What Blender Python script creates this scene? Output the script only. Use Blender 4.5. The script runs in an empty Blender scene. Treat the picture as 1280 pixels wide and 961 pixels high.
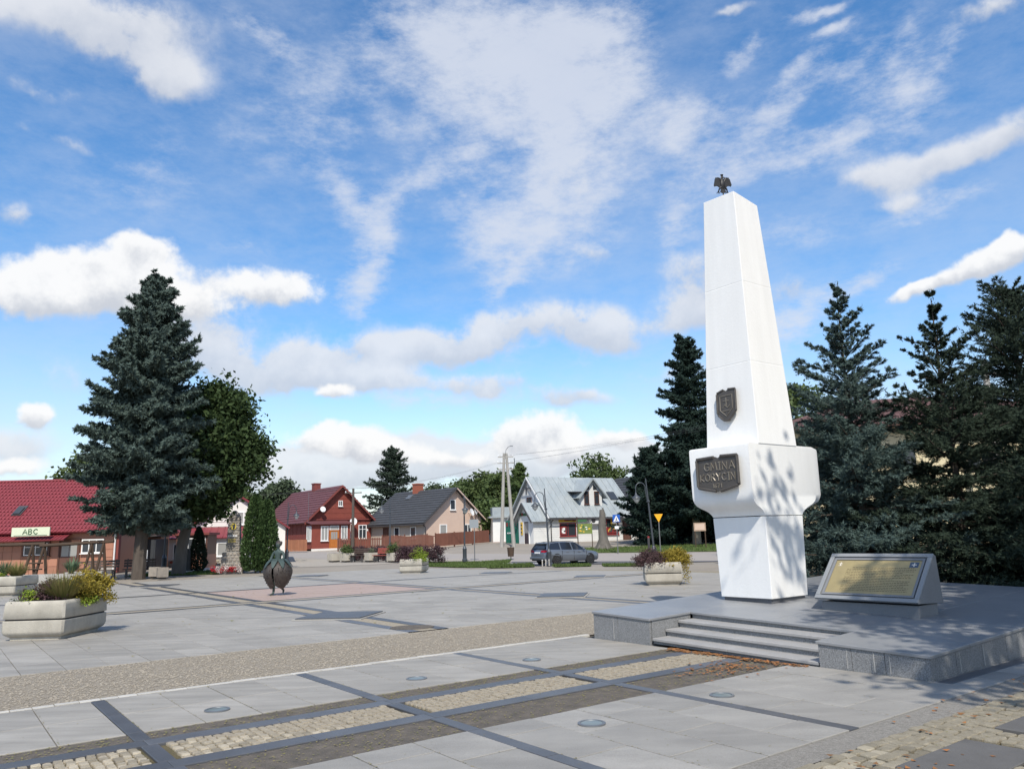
import bpy, bmesh, math, random
import numpy as np
from mathutils import Vector, Matrix
random.seed(7); rng = np.random.default_rng(11)
PI = math.pi; rad = math.radians
scn = bpy.context.scene; COL = scn.collection
# ------------------------------------------------------------------ camera
H = 1.65; PITCH = rad(11.1); ROLL = rad(1.6)
F = Vector((0, math.cos(PITCH), math.sin(PITCH)))
U0 = Vector((0, -math.sin(PITCH), math.cos(PITCH))); R0 = Vector((1, 0, 0))
RX = R0 * math.cos(ROLL) - U0 * math.sin(ROLL); UX = R0 * math.sin(ROLL) + U0 * math.cos(ROLL)
cd = bpy.data.cameras.new('camera'); cam = bpy.data.objects.new('camera', cd); COL.objects.link(cam)
cd.sensor_fit = 'HORIZONTAL'; cd.sensor_width = 36.0; cd.lens = 36.0 * 962 / 1280
cd.clip_start = 0.1; cd.clip_end = 4000
m = Matrix((RX, UX, -F)).transposed().to_4x4(); m.translation = (0, 0, H); cam.matrix_world = m
scn.camera = cam
# ------------------------------------------------------------------ sky + sun
SUN_EL = rad(48.5); SUN_AZ = rad(177)            # compass direction the light comes from (behind the camera)
sl = bpy.data.lights.new('sun', 'SUN'); sl.energy = 4.85; sl.angle = rad(0.53); sl.color = (1.0, 0.94, 0.83)
so = bpy.data.objects.new('sun', sl); COL.objects.link(so)
sd = Vector((math.sin(SUN_AZ) * math.cos(SUN_EL), math.cos(SUN_AZ) * math.cos(SUN_EL), math.sin(SUN_EL)))
so.rotation_euler = sd.to_track_quat('Z', 'Y').to_euler(); so.location = (0, -30, 40)
scn.view_settings.view_transform = 'Standard'; scn.view_settings.look = 'None'
scn.view_settings.exposure = 0.0; scn.view_settings.gamma = 1.0
W = bpy.data.worlds.new('World'); scn.world = W; W.use_nodes = True
wt = W.node_tree; wt.nodes.clear()
def wn(t, **k):
    n = wt.nodes.new(t)
    for a, v in k.items(): setattr(n, a, v)
    return n
def wl(a, b): wt.links.new(a, b)
def wm(op, a, b=None, c=None, clamp=False):
    n = wn('ShaderNodeMath', operation=op, use_clamp=clamp)
    for i, v in enumerate((a, b, c)):
        if v is None: continue
        if isinstance(v, (int, float)): n.inputs[i].default_value = v
        else: wl(v, n.inputs[i])
    return n.outputs[0]
def wstep(v, lo, hi, tl=0.0, th=1.0):
    n = wn('ShaderNodeMapRange', interpolation_type='SMOOTHSTEP'); wl(v, n.inputs[0])
    for i, q in enumerate((lo, hi, tl, th)): n.inputs[i + 1].default_value = q
    return n.outputs[0]
def wmix(f, a, b):
    n = wn('ShaderNodeMix', data_type='RGBA'); n.clamp_factor = True
    if isinstance(f, (int, float)): n.inputs[0].default_value = f
    else: wl(f, n.inputs[0])
    for i, v in ((6, a), (7, b)):
        if isinstance(v, tuple): n.inputs[i].default_value = (*v, 1)
        else: wl(v, n.inputs[i])
    return n.outputs[2]
tc = wn('ShaderNodeTexCoord'); DIR = tc.outputs['Generated']
sx = wn('ShaderNodeSeparateXYZ'); wl(DIR, sx.inputs[0])
AZ = wm('MULTIPLY', wm('ARCTAN2', sx.outputs[0], sx.outputs[1]), 57.2958)
EL = wm('MULTIPLY', wm('ARCSINE', sx.outputs[2]), 57.2958)
def wnoise(scale, detail, rough=0.55, stretch=None, rot=0.0, off=(0, 0, 0), color=False):
    n = wn('ShaderNodeTexNoise'); n.inputs['Scale'].default_value = scale; n.inputs['Detail'].default_value = detail
    n.inputs['Roughness'].default_value = rough
    mp = wn('ShaderNodeMapping'); wl(DIR, mp.inputs[0]); mp.inputs['Location'].default_value = off
    if stretch: mp.inputs['Scale'].default_value = stretch; mp.inputs['Rotation'].default_value = rot if isinstance(rot, tuple) else (0, rot, 0)
    wl(mp.outputs[0], n.inputs['Vector']); return n.outputs['Color' if color else 'Fac']
# angular coordinates (degrees), pushed about by noise so that no cloud keeps its ellipse
wv = wnoise(5.5, 5, 0.6, color=True)
cm = wn('ShaderNodeCombineXYZ'); wl(AZ, cm.inputs[0]); wl(EL, cm.inputs[1])
vs = wn('ShaderNodeVectorMath', operation='SUBTRACT'); wl(wv, vs.inputs[0]); vs.inputs[1].default_value = (0.5, 0.5, 0.5)
vm = wn('ShaderNodeVectorMath', operation='MULTIPLY_ADD'); wl(vs.outputs[0], vm.inputs[0])
vm.inputs[1].default_value = (7, 4.5, 0); wl(cm.outputs[0], vm.inputs[2])
fl = wn('ShaderNodeVectorMath', operation='MULTIPLY'); wl(vm.outputs[0], fl.inputs[0]); fl.inputs[1].default_value = (1, 1, 0)
ANG = fl.outputs[0]
def blob(az, el, sx_, sy_, rot, prev=None):
    ang = ANG
    if prev is not None:                       # chained, so that the blobs are worked out one after another
        ch = wn('ShaderNodeVectorMath', operation='MULTIPLY_ADD'); wl(prev, ch.inputs[0]); ch.inputs[1].default_value = (1e-6, 0, 0); wl(ANG, ch.inputs[2]); ang = ch.outputs[0]
    mp = wn('ShaderNodeMapping', vector_type='TEXTURE'); wl(ang, mp.inputs[0])
    mp.inputs['Location'].default_value = (az, el, 0); mp.inputs['Rotation'].default_value = (0, 0, rad(rot))
    mp.inputs['Scale'].default_value = (sx_, sy_, 1)
    d = wn('ShaderNodeVectorMath', operation='DOT_PRODUCT'); wl(mp.outputs[0], d.inputs[0]); wl(mp.outputs[0], d.inputs[1])
    return wm('POWER', 0.36788, d.outputs['Value']), mp.outputs[0]
CRISP = [(-29.17, 17.43, 4.38, 1.95, 0, 1.15), (-27.02, 20.02, 2.04, 1.24, 0, 1.0), (-32.63, 15.84, 1.99, 1.6, 0, 1.0), (-24.05, 16.02, 3.18, 1.4, 0, 0.75), (-17.58, 17.45, 3.81, 1.46, -5, 0.9), (-31.68, 8.5, 1.25, 1.12, 0, 0.95), (-33.19, 5.32, 1.88, 0.69, 0, 0.7), (1.1, 7.53, 3.35, 1.54, 0, 1.15), (3.66, 5.79, 2.01, 1.06, 0, 0.9), (-13.91, 7.03, 3.09, 1.04, 0, 0.9), (-11.05, 6.1, 2.9, 0.93, 0, 0.8), (-4.91, 5.43, 3.56, 0.94, 0, 0.75), (32.9, 16.15, 2.47, 1.18, 12, 1.1), (29.04, 15.16, 2.04, 0.52, 6, 0.75), (34.51, 16.91, 1.09, 0.97, 0, 0.8), (8.77, 6.53, 2.66, 0.82, 0, 0.75), (-13.57, 10.15, 1.85, 0.75, 0, 0.8)]
CUMULUS = [(-23.77, 15.5, 6.52, 2.17, -8, 0.8), (-22.01, 17.56, 1.63, 0.98, 0, 0.4), (-33.87, 27.97, 2.1, 0.59, 0, 0.8), (-32.26, 25.96, 2.15, 0.47, 0, 0.6), (-34.82, 20.56, 0.69, 0.96, 0, 0.7), (-34.84, 26.22, 0.89, 0.37, 0, 0.6), (-31.19, 32.72, 6.82, 1.67, 5, 0.85), (-26.01, 30.16, 3.06, 1.34, 10, 0.8), (-29.0, 31.14, 2.93, 1.2, 0, 0.5), (-29.42, 11.02, 1.89, 1.56, 0, 0.35), (3.68, 26.4, 4.06, 2.72, 0, 0.4), (1.35, 15.13, 9.1, 1.42, 3, 1.1), (-6.63, 13.6, 7.93, 1.18, 0, 1.0), (-17.41, 12.13, 6.3, 1.59, 0, 1.1), (-2.43, 11.07, 4.55, 0.71, 0, 0.9), (3.59, 9.94, 4.18, 0.77, 0, 0.9), (6.22, 14.45, 4.2, 1.18, 0, 0.8), (-12.55, 11.21, 4.11, 0.93, 0, 0.8), (-22.59, 13.11, 3.21, 1.1, 0, 0.6), (-4.91, 5.9, 7.73, 1.42, 0, 1.0), (-0.18, 4.61, 8.25, 1.3, 0, 0.9), (-10.17, 4.81, 9.99, 1.16, 0, 0.9), (-15.82, 5.15, 5.07, 1.36, 0, 0.9), (-19.62, 5.43, 3.79, 1.23, 0, 0.8), (8.7, 5.18, 4.58, 1.52, 0, 0.9), (-33.09, 6.71, 2.61, 1.49, 0, 0.6), (14.02, 18.8, 2.61, 1.58, 0, 0.85), (21.26, 16.96, 2.12, 0.87, 0, 0.85), (16.1, 15.72, 3.35, 1.02, 0, 0.55), (13.26, 16.57, 2.32, 1.37, 0, 0.6), (27.29, 23.11, 2.75, 1.2, -8, 0.8), (31.82, 23.47, 3.04, 0.86, 12, 0.75), (35.47, 24.02, 2.08, 1.0, 15, 0.85), (28.31, 21.13, 1.92, 0.61, 0, 0.45), (35.21, 30.93, 1.82, 0.85, 0, 0.8), (18.66, 35.69, 2.37, 0.35, 0, 0.6), (6.55, 20.86, 0.99, 0.69, 0, 0.5), (12.03, 11.73, 2.3, 0.7, 0, 0.6)]
CIRRUS = [(5.84, 30.86, 6.36, 5.54, 10, 0.28), (3.51, 22.75, 3.76, 3.37, 20, 0.5), (-4.56, 32.19, 7.86, 4.02, -20, 0.25), (-25.92, 25.07, 8.91, 3.0, 20, 0.22), (28.18, 27.87, 7.48, 3.74, 20, 0.3), (-14.69, 29.06, 7.51, 4.08, -30, 0.2), (25.17, 33.56, 1.93, 0.35, -5, 0.8), (25.87, 32.2, 1.27, 0.35, 0, 0.75), (23.29, 30.49, 1.42, 0.58, 15, 0.75), (19.32, 32.47, 1.28, 0.77, 20, 0.7), (23.43, 28.96, 2.69, 0.98, 10, 0.4), (20.52, 28.51, 2.24, 1.5, 0, 0.35), (0.73, 33.44, 8.49, 4.43, 10, 0.85), (6.91, 32.35, 4.48, 4.46, 0, 0.8), (-4.49, 36.45, 7.35, 2.38, 0, 0.55), (4.31, 26.37, 4.74, 4.05, 0, 0.6), (-0.94, 21.75, 2.83, 2.85, 20, 0.75), (0.24, 19.11, 3.43, 0.82, 45, 0.6), (-10.28, 20.54, 1.47, 2.72, -10, 0.75), (-11.46, 17.34, 1.32, 1.73, -40, 0.7), (-7.19, 25.7, 6.04, 1.21, 28, 0.75), (-13.38, 25.14, 3.06, 0.98, -35, 0.4), (-2.8, 23.49, 2.53, 1.69, 0, 0.4), (14.22, 28.44, 2.17, 2.33, -20, 0.7), (13.39, 22.26, 1.66, 1.77, 0, 0.8), (17.01, 25.92, 2.32, 2.1, 0, 0.5), (21.3, 25.23, 3.26, 1.14, 10, 0.6), (24.68, 25.63, 2.6, 0.7, 20, 0.6), (17.08, 29.61, 1.77, 1.01, 0, 0.5), (21.35, 15.12, 4.4, 1.21, 12, 0.75), (25.71, 16.41, 1.98, 0.74, 20, 0.6), (20.73, 19.92, 5.28, 1.62, 0, 0.25), (29.74, 27.96, 0.78, 2.78, -25, 0.4), (31.81, 28.36, 2.3, 0.64, 50, 0.3), (29.71, 20.42, 2.32, 0.6, 5, 0.5), (18.45, 13.48, 3.24, 1.12, 0, 0.5), (31.25, 21.09, 2.7, 0.59, 0, 0.4), (-19.11, 34.1, 3.65, 0.95, -20, 0.3), (-7.25, 10.06, 7.22, 0.83, 0, 0.4), (-20.21, 19.92, 3.4, 0.55, 0, 0.2), (23.8, 31.86, 3.23, 1.87, 0, 0.12), (3.73, 13.38, 7.2, 1.78, 0, 0.3)]

def total(lst, shade=False, prev=None):
    s = None; q = None
    for (az, el, a, b, r, w) in lst:
        g, v = blob(az, el, a, b, r, (q if shade else s) if s is not None else prev)
        s = wm('MULTIPLY', g, w) if s is None else wm('MULTIPLY_ADD', g, w, s)
        if shade:
            y = wn('ShaderNodeSeparateXYZ'); wl(v, y.inputs[0]); gy = wm('MULTIPLY', g, y.outputs[1])
            q = wm('MULTIPLY', gy, w) if q is None else wm('MULTIPLY_ADD', gy, w, q)
    return s, q
kr, kq = total(CRISP, True); cs, cq = total(CUMULUS, True, kq); ci, _ = total(CIRRUS, prev=cq)
n1 = wnoise(8.5, 9, 0.60); n3 = wnoise(21, 8, 0.62, off=(1, 5, 2)); n2 = wnoise(15, 9, 0.70, (1.0, 1.0, 2.4), (0.0, 0.5, 0.3), (3, 1, 2)); nb = wnoise(2.6, 5, 0.55, off=(4.2, 1.7, 0.3))
def cen(n, k): return wm('MULTIPLY', wm('SUBTRACT', n, 0.5), k)
far = wm('MULTIPLY', wstep(wm('ABSOLUTE', AZ), 40, 60), wstep(nb, 0.42, 0.62))          # the cloud field goes on all round
# heaped clouds: firm lumpy edges
kd = wm('ADD', wm('ADD', kr, cen(n1, 0.9)), cen(n3, 0.95)); kcov = wm('MULTIPLY', wstep(kd, 0.28, 0.66), wstep(kr, 0.10, 0.26))
kl = wm('ADD', wm('DIVIDE', kq, wm('ADD', kr, 0.05)), wm('ADD', cen(n3, 2.6), cen(n1, 1.4))); klit = wstep(kl, -0.85, 0.30)
# flat broken layers: soft, half transparent
cs2 = wm('ADD', cs, wm('MULTIPLY', far, 0.8))
cd_ = wm('MULTIPLY', cs2, wm('MULTIPLY_ADD', wstep(n1, 0.33, 0.66), 1.25, 0.40)); cd_ = wm('ADD', cd_, wm('ADD', cen(n3, 0.75), cen(n1, 0.4)))
cov = wm('MULTIPLY', wm('MULTIPLY', wstep(cd_, 0.16, 0.95), 0.86), wstep(cs2, 0.03, 0.22))
lit = wstep(wm('ADD', wm('DIVIDE', cq, wm('ADD', cs, 0.08)), wm('ADD', cen(n1, 2.4), cen(n3, 1.6))), -0.8, 0.7)
# high feathery ice cloud
cden = wm('ADD', ci, wm('ADD', cen(n2, 2.1), wm('ADD', cen(n1, 1.2), cen(n3, 0.8))))
ccov = wm('MULTIPLY', wm('MULTIPLY', wstep(cden, 0.02, 1.25), 0.78), wstep(ci, 0.02, 0.28))
sky = wn('ShaderNodeTexSky', sky_type='NISHITA'); sky.sun_disc = False
sky.sun_elevation = SUN_EL; sky.sun_rotation = SUN_AZ
sky.air_density = 1.0; sky.dust_density = 0.3; sky.ozone_density = 1.6; sky.altitude = 50
hsv = wn('ShaderNodeHueSaturation'); hsv.inputs['Saturation'].default_value = 1.30; hsv.inputs['Value'].default_value = 1.98
wl(sky.outputs[0], hsv.inputs['Color'])
HZ = (7.5, 8.0, 8.7)
hz = wm('MULTIPLY', wstep(EL, 15.0, -1.0), 0.70)
c0 = wmix(hz, hsv.outputs[0], HZ)
veil = wm('MULTIPLY', wstep(wm('ADD', nb, cen(n2, 0.6)), 0.28, 0.72), 0.29)
c0 = wmix(veil, c0, (6.6, 7.3, 8.6))
c1 = wmix(ccov, c0, (7.4, 7.8, 8.7))
c2 = wmix(cov, c1, wmix(lit, (6.0, 6.4, 7.2), (8.3, 8.45, 8.8)))
c2 = wmix(wm('MULTIPLY', kcov, 0.96), c2, wmix(klit, (6.2, 6.5, 7.1), (9.9, 9.9, 9.9)))
bg = wn('ShaderNodeBackground'); bg.inputs['Strength'].default_value = 0.1; wl(c2, bg.inputs['Color'])
W.cycles.sampling_method = 'MANUAL'; W.cycles.sample_map_resolution = 256
wo = wn('ShaderNodeOutputWorld'); wl(bg.outputs[0], wo.inputs['Surface'])
# ------------------------------------------------------------------ lie of the land
def S(t, lo, hi):
    t = np.clip((t - lo) / (hi - lo), 0, 1); return t * t * (3 - 2 * t)
LY = [(-100, 0), (42, 0), (49, .1), (66, .08), (80, .5), (90, .85), (120, 1.2), (300, 2), (900, 4)]
RY = [(-100, 0), (34, 0), (44, -.15), (54, -.36), (61, -.05), (70, .42), (79, .86), (90, 1.1), (120, 1.3), (300, 2), (900, 4)]
def G(x, y):
    l = np.interp(y, *zip(*LY)); r = np.interp(y, *zip(*RY)); t = S(x, -10., -2.); return l * (1 - t) + r * t
AX = (math.sin(rad(53)), math.cos(rad(53))); BX = (-math.cos(rad(53)), math.sin(rad(53)))
def XY(a, b): return (a * AX[0] + b * BX[0], a * AX[1] + b * BX[1])
def AB(a, b, z=0.0): return Vector((*XY(a, b), z))
ROTA = math.atan2(AX[1], AX[0])                # the square's grid, turned from world x
# ------------------------------------------------------------------ materials
MATS = {}
def mat(name, color, rough=0.7, var=0.0, nscale=6.0, bump=0.0, bscale=40.0, c2=None, spec=0.4, objvar=0.0, metal=0.0, stretch=None, attr=None, streak=None, spk=0.0, trans=0.0, detail=6, local=False, spks=150):
    M = bpy.data.materials.new(name); M.use_nodes = True; nt = M.node_tree; N = nt.nodes; L = nt.links
    b = N['Principled BSDF']; b.inputs['Roughness'].default_value = rough; b.inputs['Metallic'].default_value = metal
    b.inputs['Specular IOR Level'].default_value = spec
    def nn(t, **k):
        n = N.new(t)
        for a, v in k.items(): setattr(n, a, v)
        return n
    def noise(scale, det=detail, ro=0.6, vec=None):
        n = nn('ShaderNodeTexNoise'); n.inputs['Scale'].default_value = scale; n.inputs['Detail'].default_value = det; n.inputs['Roughness'].default_value = ro
        L.new(vec or pos, n.inputs['Vector']); return n.outputs['Fac']
    def mathn(op, a, b_=None, c_=None):
        n = nn('ShaderNodeMath', operation=op)
        for i, v in enumerate((a, b_, c_)):
            if v is None: continue
            if isinstance(v, (int, float)): n.inputs[i].default_value = v
            else: L.new(v, n.inputs[i])
        return n.outputs[0]
    if local: pos = nn('ShaderNodeTexCoord').outputs['Object']
    else: pos = nn('ShaderNodeNewGeometry').outputs['Position']
    if stretch:
        mp = nn('ShaderNodeMapping'); L.new(pos, mp.inputs[0]); mp.inputs['Scale'].default_value = stretch; mp.inputs['Rotation'].default_value = (0, 0, -ROTA); pos = mp.outputs[0]
    c2 = c2 or tuple(c * 0.55 for c in color)
    mx = nn('ShaderNodeMix', data_type='RGBA'); mx.inputs[6].default_value = (*color, 1); mx.inputs[7].default_value = (*c2, 1)
    out = None
    if var > 0:
        f = noise(nscale); mr = nn('ShaderNodeMapRange'); L.new(f, mr.inputs[0]); mr.inputs[1].default_value = 0.32; mr.inputs[2].default_value = 0.72
        mr.inputs[3].default_value = 0; mr.inputs[4].default_value = var; fac = mr.outputs[0]
    else: fac = None
    if attr:
        at = nn('ShaderNodeAttribute', attribute_name=attr); f2 = at.outputs['Fac']
        fac = f2 if fac is None else mathn('ADD', mathn('MULTIPLY', fac, 0.5), mathn('MULTIPLY', f2, 0.7))
    if fac is None: mx.inputs[0].default_value = 0
    else: L.new(fac, mx.inputs[0])
    colr = mx.outputs[2]
    if spk > 0:
        f = noise(spks, 2, 0.7); mr = nn('ShaderNodeMapRange'); L.new(f, mr.inputs[0]); mr.inputs[1].default_value = 0.3; mr.inputs[2].default_value = 0.7; mr.inputs[3].default_value = 1 - spk; mr.inputs[4].default_value = 1 + spk
        h = nn('ShaderNodeHueSaturation'); L.new(colr, h.inputs['Color']); L.new(mr.outputs[0], h.inputs['Value']); colr = h.outputs[0]
    if objvar > 0:
        oi = nn('ShaderNodeObjectInfo'); mr = nn('ShaderNodeMapRange'); L.new(oi.outputs['Random'], mr.inputs[0]); mr.inputs[3].default_value = 1 - objvar; mr.inputs[4].default_value = 1 + objvar
        h = nn('ShaderNodeHueSaturation'); L.new(colr, h.inputs['Color']); L.new(mr.outputs[0], h.inputs['Value']); colr = h.outputs[0]
    if streak:
        amt, st = streak
        mp = nn('ShaderNodeMapping'); L.new(pos, mp.inputs[0]); mp.inputs['Scale'].default_value = st; mp.inputs['Rotation'].default_value = (0, 0, -ROTA)
        f = noise(1.0, 5, 0.62, mp.outputs[0]); mr = nn('ShaderNodeMapRange'); L.new(f, mr.inputs[0]); mr.inputs[1].default_value = 0.35; mr.inputs[2].default_value = 0.66; mr.inputs[3].default_value = 1 - amt; mr.inputs[4].default_value = 1 + amt
        h = nn('ShaderNodeHueSaturation'); L.new(colr, h.inputs['Color']); L.new(mr.outputs[0], h.inputs['Value']); colr = h.outputs[0]
    L.new(colr, b.inputs['Base Color'])
    if bump > 0:
        bp = nn('ShaderNodeBump'); bp.inputs['Strength'].default_value = min(1, bump); bp.inputs['Distance'].default_value = 0.02
        L.new(noise(bscale, 5, 0.65), bp.inputs['Height']); L.new(bp.outputs[0], b.inputs['Normal'])
    if trans > 0:
        tr = nn('ShaderNodeBsdfTranslucent'); L.new(colr, tr.inputs['Color'])
        ms = nn('ShaderNodeMixShader'); ms.inputs[0].default_value = trans; L.new(b.outputs[0], ms.inputs[1]); L.new(tr.outputs[0], ms.inputs[2])
        L.new(ms.outputs[0], N['Material Output'].inputs['Surface'])
    MATS[name] = M; return M
def glass(name, col, rough=0.08):
    return mat(name, col, rough, spec=0.6)
# ------------------------------------------------------------------ mesh helpers
def link(name, me, parent=None, material=None, loc=None):
    o = bpy.data.objects.new(name, me); COL.objects.link(o)
    if parent is not None: o.parent = parent
    if material is not None:
        for m_ in (material if isinstance(material, (list, tuple)) else [material]): me.materials.append(m_)
    if loc is not None: o.location = loc
    return o
def tag(o, label=None, cat=None, group=None, kind=None):
    if label: o['label'] = label
    if cat: o['category'] = cat
    if group: o['group'] = group
    if kind: o['kind'] = kind
    return o
def empty(name, loc=(0, 0, 0), rot=0.0, label=None, cat=None, group=None, kind=None):
    o = bpy.data.objects.new(name, None); COL.objects.link(o); o.location = loc; o.rotation_euler = (0, 0, rot); o.empty_display_size = 0.2
    return tag(o, label, cat, group, kind)
def copy_tree(o, parent=None):
    c = o.copy(); COL.objects.link(c)
    if parent is not None: c.parent = parent
    for ch in list(o.children): copy_tree(ch, c)
    return c
class MB:
    def __init__(s): s.v = []; s.f = []; s.mi = []; s.cur = 0
    def add(s, vs, fs):
        k = len(s.v); s.v += [tuple(v) for v in vs]; s.f += [tuple(i + k for i in f) for f in fs]; s.mi += [s.cur] * len(fs); return s
    def box(s, c, d, rot=0.0, M=None):
        hx, hy, hz = d[0] / 2, d[1] / 2, d[2] / 2; vs = []
        for z in (-hz, hz):
            for x, y in ((-hx, -hy), (hx, -hy), (hx, hy), (-hx, hy)): vs.append(Vector((x, y, z)))
        if rot: vs = [Matrix.Rotation(rot, 3, 'Z') @ v for v in vs]
        if M is not None: vs = [M @ v for v in vs]
        vs = [v + Vector(c) for v in vs]
        return s.add(vs, [(3, 2, 1, 0), (4, 5, 6, 7), (0, 1, 5, 4), (1, 2, 6, 5), (2, 3, 7, 6), (3, 0, 4, 7)])
    def bb(s, x0, x1, y0, y1, z0, z1): return s.box(((x0 + x1) / 2, (y0 + y1) / 2, (z0 + z1) / 2), (abs(x1 - x0), abs(y1 - y0), abs(z1 - z0)))
    def prism(s, poly, z0, z1):
        n = len(poly); vs = [(x, y, z0) for x, y in poly] + [(x, y, z1) for x, y in poly]
        return s.add(vs, [tuple(range(n - 1, -1, -1)), tuple(range(n, 2 * n))] + [(i, (i + 1) % n, n + (i + 1) % n, n + i) for i in range(n)])
    def slab(s, pts, off):                                       # polygon in space, thickened along off
        n = len(pts); P = [Vector(p) for p in pts]; o = Vector(off)
        return s.add(P + [p + o for p in P], [tuple(range(n - 1, -1, -1)), tuple(range(n, 2 * n))] + [(i, (i + 1) % n, n + (i + 1) % n, n + i) for i in range(n)])
    def loft(s, rings, cap0=True, cap1=True, closed=True):
        n = len(rings[0]); vs = [p for r in rings for p in r]; fs = []
        for k in range(len(rings) - 1):
            for i in range(n if closed else n - 1):
                j = (i + 1) % n; fs.append((k * n + i, k * n + j, (k + 1) * n + j, (k + 1) * n + i))
        if cap0: fs.append(tuple(range(n - 1, -1, -1)))
        if cap1: q = (len(rings) - 1) * n; fs.append(tuple(range(q, q + n)))
        return s.add(vs, fs)
    def tube(s, pts, rs, n=8, cap=True):
        P = [Vector(p) for p in pts]
        if isinstance(rs, (int, float)): rs = [rs] * len(P)
        rings = []; up = None
        for i, p in enumerate(P):
            d = (P[min(i + 1, len(P) - 1)] - P[max(i - 1, 0)]).normalized()
            if up is None: up = d.orthogonal().normalized()
            up = (up - d * up.dot(d)).normalized(); w = d.cross(up)
            rings.append([p + (up * math.cos(2 * PI * k / n) + w * math.sin(2 * PI * k / n)) * rs[i] for k in range(n)])
        return s.loft(rings, cap, cap)
    def lathe(s, prof, c=(0, 0, 0), n=12, cap=True):
        rings = [[(c[0] + r * math.cos(2 * PI * k / n), c[1] + r * math.sin(2 * PI * k / n), c[2] + z) for k in range(n)] for r, z in prof]
        return s.loft(rings, cap, cap)
    def ball(s, c, r, n=8, m_=5, sc=(1, 1, 1)):
        rings = []
        for i in range(m_ + 1):
            t = PI * (i + 0.001) / (m_ + 0.002) - PI / 2
            rings.append([(c[0] + sc[0] * r * math.cos(t) * math.cos(2 * PI * k / n), c[1] + sc[1] * r * math.cos(t) * math.sin(2 * PI * k / n), c[2] + sc[2] * r * math.sin(t)) for k in range(n)])
        return s.loft(rings)
    def mesh(s, name, smooth=False, bevel=0.0, seg=2):
        me = bpy.data.meshes.new(name); me.from_pydata(s.v, [], s.f); me.update()
        if any(s.mi):
            me.polygons.foreach_set('material_index', s.mi)
        if bevel > 0:
            bm = bmesh.new(); bm.from_mesh(me); bmesh.ops.remove_doubles(bm, verts=bm.verts, dist=1e-5)
            ed = [e for e in bm.edges if len(e.link_faces) == 2 and e.calc_face_angle(0) > 0.5]
            bmesh.ops.bevel(bm, geom=ed, offset=bevel, segments=seg, affect='EDGES', profile=0.5, clamp_overlap=True)
            bmesh.ops.recalc_face_normals(bm, faces=bm.faces); bm.to_mesh(me); bm.free()
        else:
            bm = bmesh.new(); bm.from_mesh(me); bmesh.ops.recalc_face_normals(bm, faces=bm.faces); bm.to_mesh(me); bm.free()
        if smooth:
            me.polygons.foreach_set('use_smooth', [True] * len(me.polygons))
            try: me.set_sharp_from_angle(angle=rad(38 if smooth is True else smooth))
            except Exception: pass
        return me
    def build(s, name, material, parent=None, smooth=False, bevel=0.0, loc=None, seg=2):
        return link(name, s.mesh(name, smooth, bevel, seg), parent, material, loc)
def tri_mesh(name, V, T=None, var=None):
    """V (n,3) with consecutive triples as triangles (or T index array); var one value per triangle"""
    me = bpy.data.meshes.new(name); n = len(V); T = np.arange(n, dtype=np.int32).reshape(-1, 3) if T is None else T.astype(np.int32)
    me.vertices.add(n); me.vertices.foreach_set('co', np.ascontiguousarray(V, dtype=np.float32).ravel())
    me.loops.add(T.size); me.loops.foreach_set('vertex_index', T.ravel())
    me.polygons.add(len(T)); me.polygons.foreach_set('loop_start', np.arange(0, T.size, T.shape[1], dtype=np.int32))
    try: me.polygons.foreach_set('loop_total', np.full(len(T), T.shape[1], dtype=np.int32))
    except Exception: pass
    if var is not None:
        a = me.attributes.new('var', 'FLOAT', 'FACE'); a.data.foreach_set('value', np.asarray(var, dtype=np.float32))
    me.update(); me.validate(); return me
def quad_mesh(name, V, var=None):
    return tri_mesh(name, V, np.arange(len(V), dtype=np.int32).reshape(-1, 4), var)
# ------------------------------------------------------------------ setting materials
mat('ground_tan', (.30, .265, .225), .9, .6, .35, .5, 60, (.22, .20, .175), .2, spk=.12)
mat('joint', (.12, .107, .09), .95, .8, 3, .6, 90, (.10, .09, .075), .1)
mat('slab', (.325, .305, .274), .62, .9, 1.1, .25, 120, (.258, .242, .216), .35, objvar=.09, spk=.10, streak=(.13, (.7, 5.0, 1)))
mat('slab_near', (.31, .294, .268), .6, .95, 1.3, .3, 120, (.25, .238, .22), .35, objvar=.12, spk=.20, streak=(.10, (.9, 3.5, 1)))
mat('red_slab', (.385, .295, .255), .7, .5, .8, .25, 90, (.33, .25, .215), .3, spk=.08, streak=(.07, (.7, 4, 1)))
mat('dark_granite', (.092, .095, .105), .42, .8, 2.2, .15, 140, (.06, .062, .07), .45, objvar=.2, spk=.25)
mat('granite', (.22, .222, .225), .55, .5, 1.6, .2, 160, (.15, .152, .155), .45, spk=.6, spks=85)
mat('granite_top', (.27, .272, .275), .36, .75, .9, .12, 130, (.165, .175, .195), .45, spk=.12)
mat('granite_step', (.36, .35, .34), .6, .6, 2.2, .2, 150, (.25, .245, .24), .4, spk=.2)
mat('cobble', (.37, .325, .25), .85, .5, 9, .5, 90, (.27, .225, .165), .25, objvar=.34, spk=.2)
mat('cobble_grey', (.315, .28, .215), .85, .6, 7, .5, 90, (.20, .175, .125), .25, objvar=.34, spk=.2)
mat('dirt', (.17, .147, .125), .95, .95, 7, .9, 55, (.095, .088, .08), .1, spk=.2)
mat('moss', (.16, .135, .085), .95, .9, 6, .8, 70, (.085, .08, .04), .1)
mat('gravel', (.40, .355, .29), .9, .8, 14, .6, 80, (.235, .205, .165), .2, attr='var', spk=.1)
mat('gravel_bed', (.34, .30, .245), .95, .8, 30, .8, 110, (.25, .22, .18), .1, spk=.3)
mat('kerb_stone', (.50, .48, .44), .8, .5, 8, .4, 60, (.38, .36, .33), .3, objvar=.1)
mat('asphalt', (.115, .115, .125), .9, .5, .5, .4, 120, (.09, .09, .10), .2, spk=.1)
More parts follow.
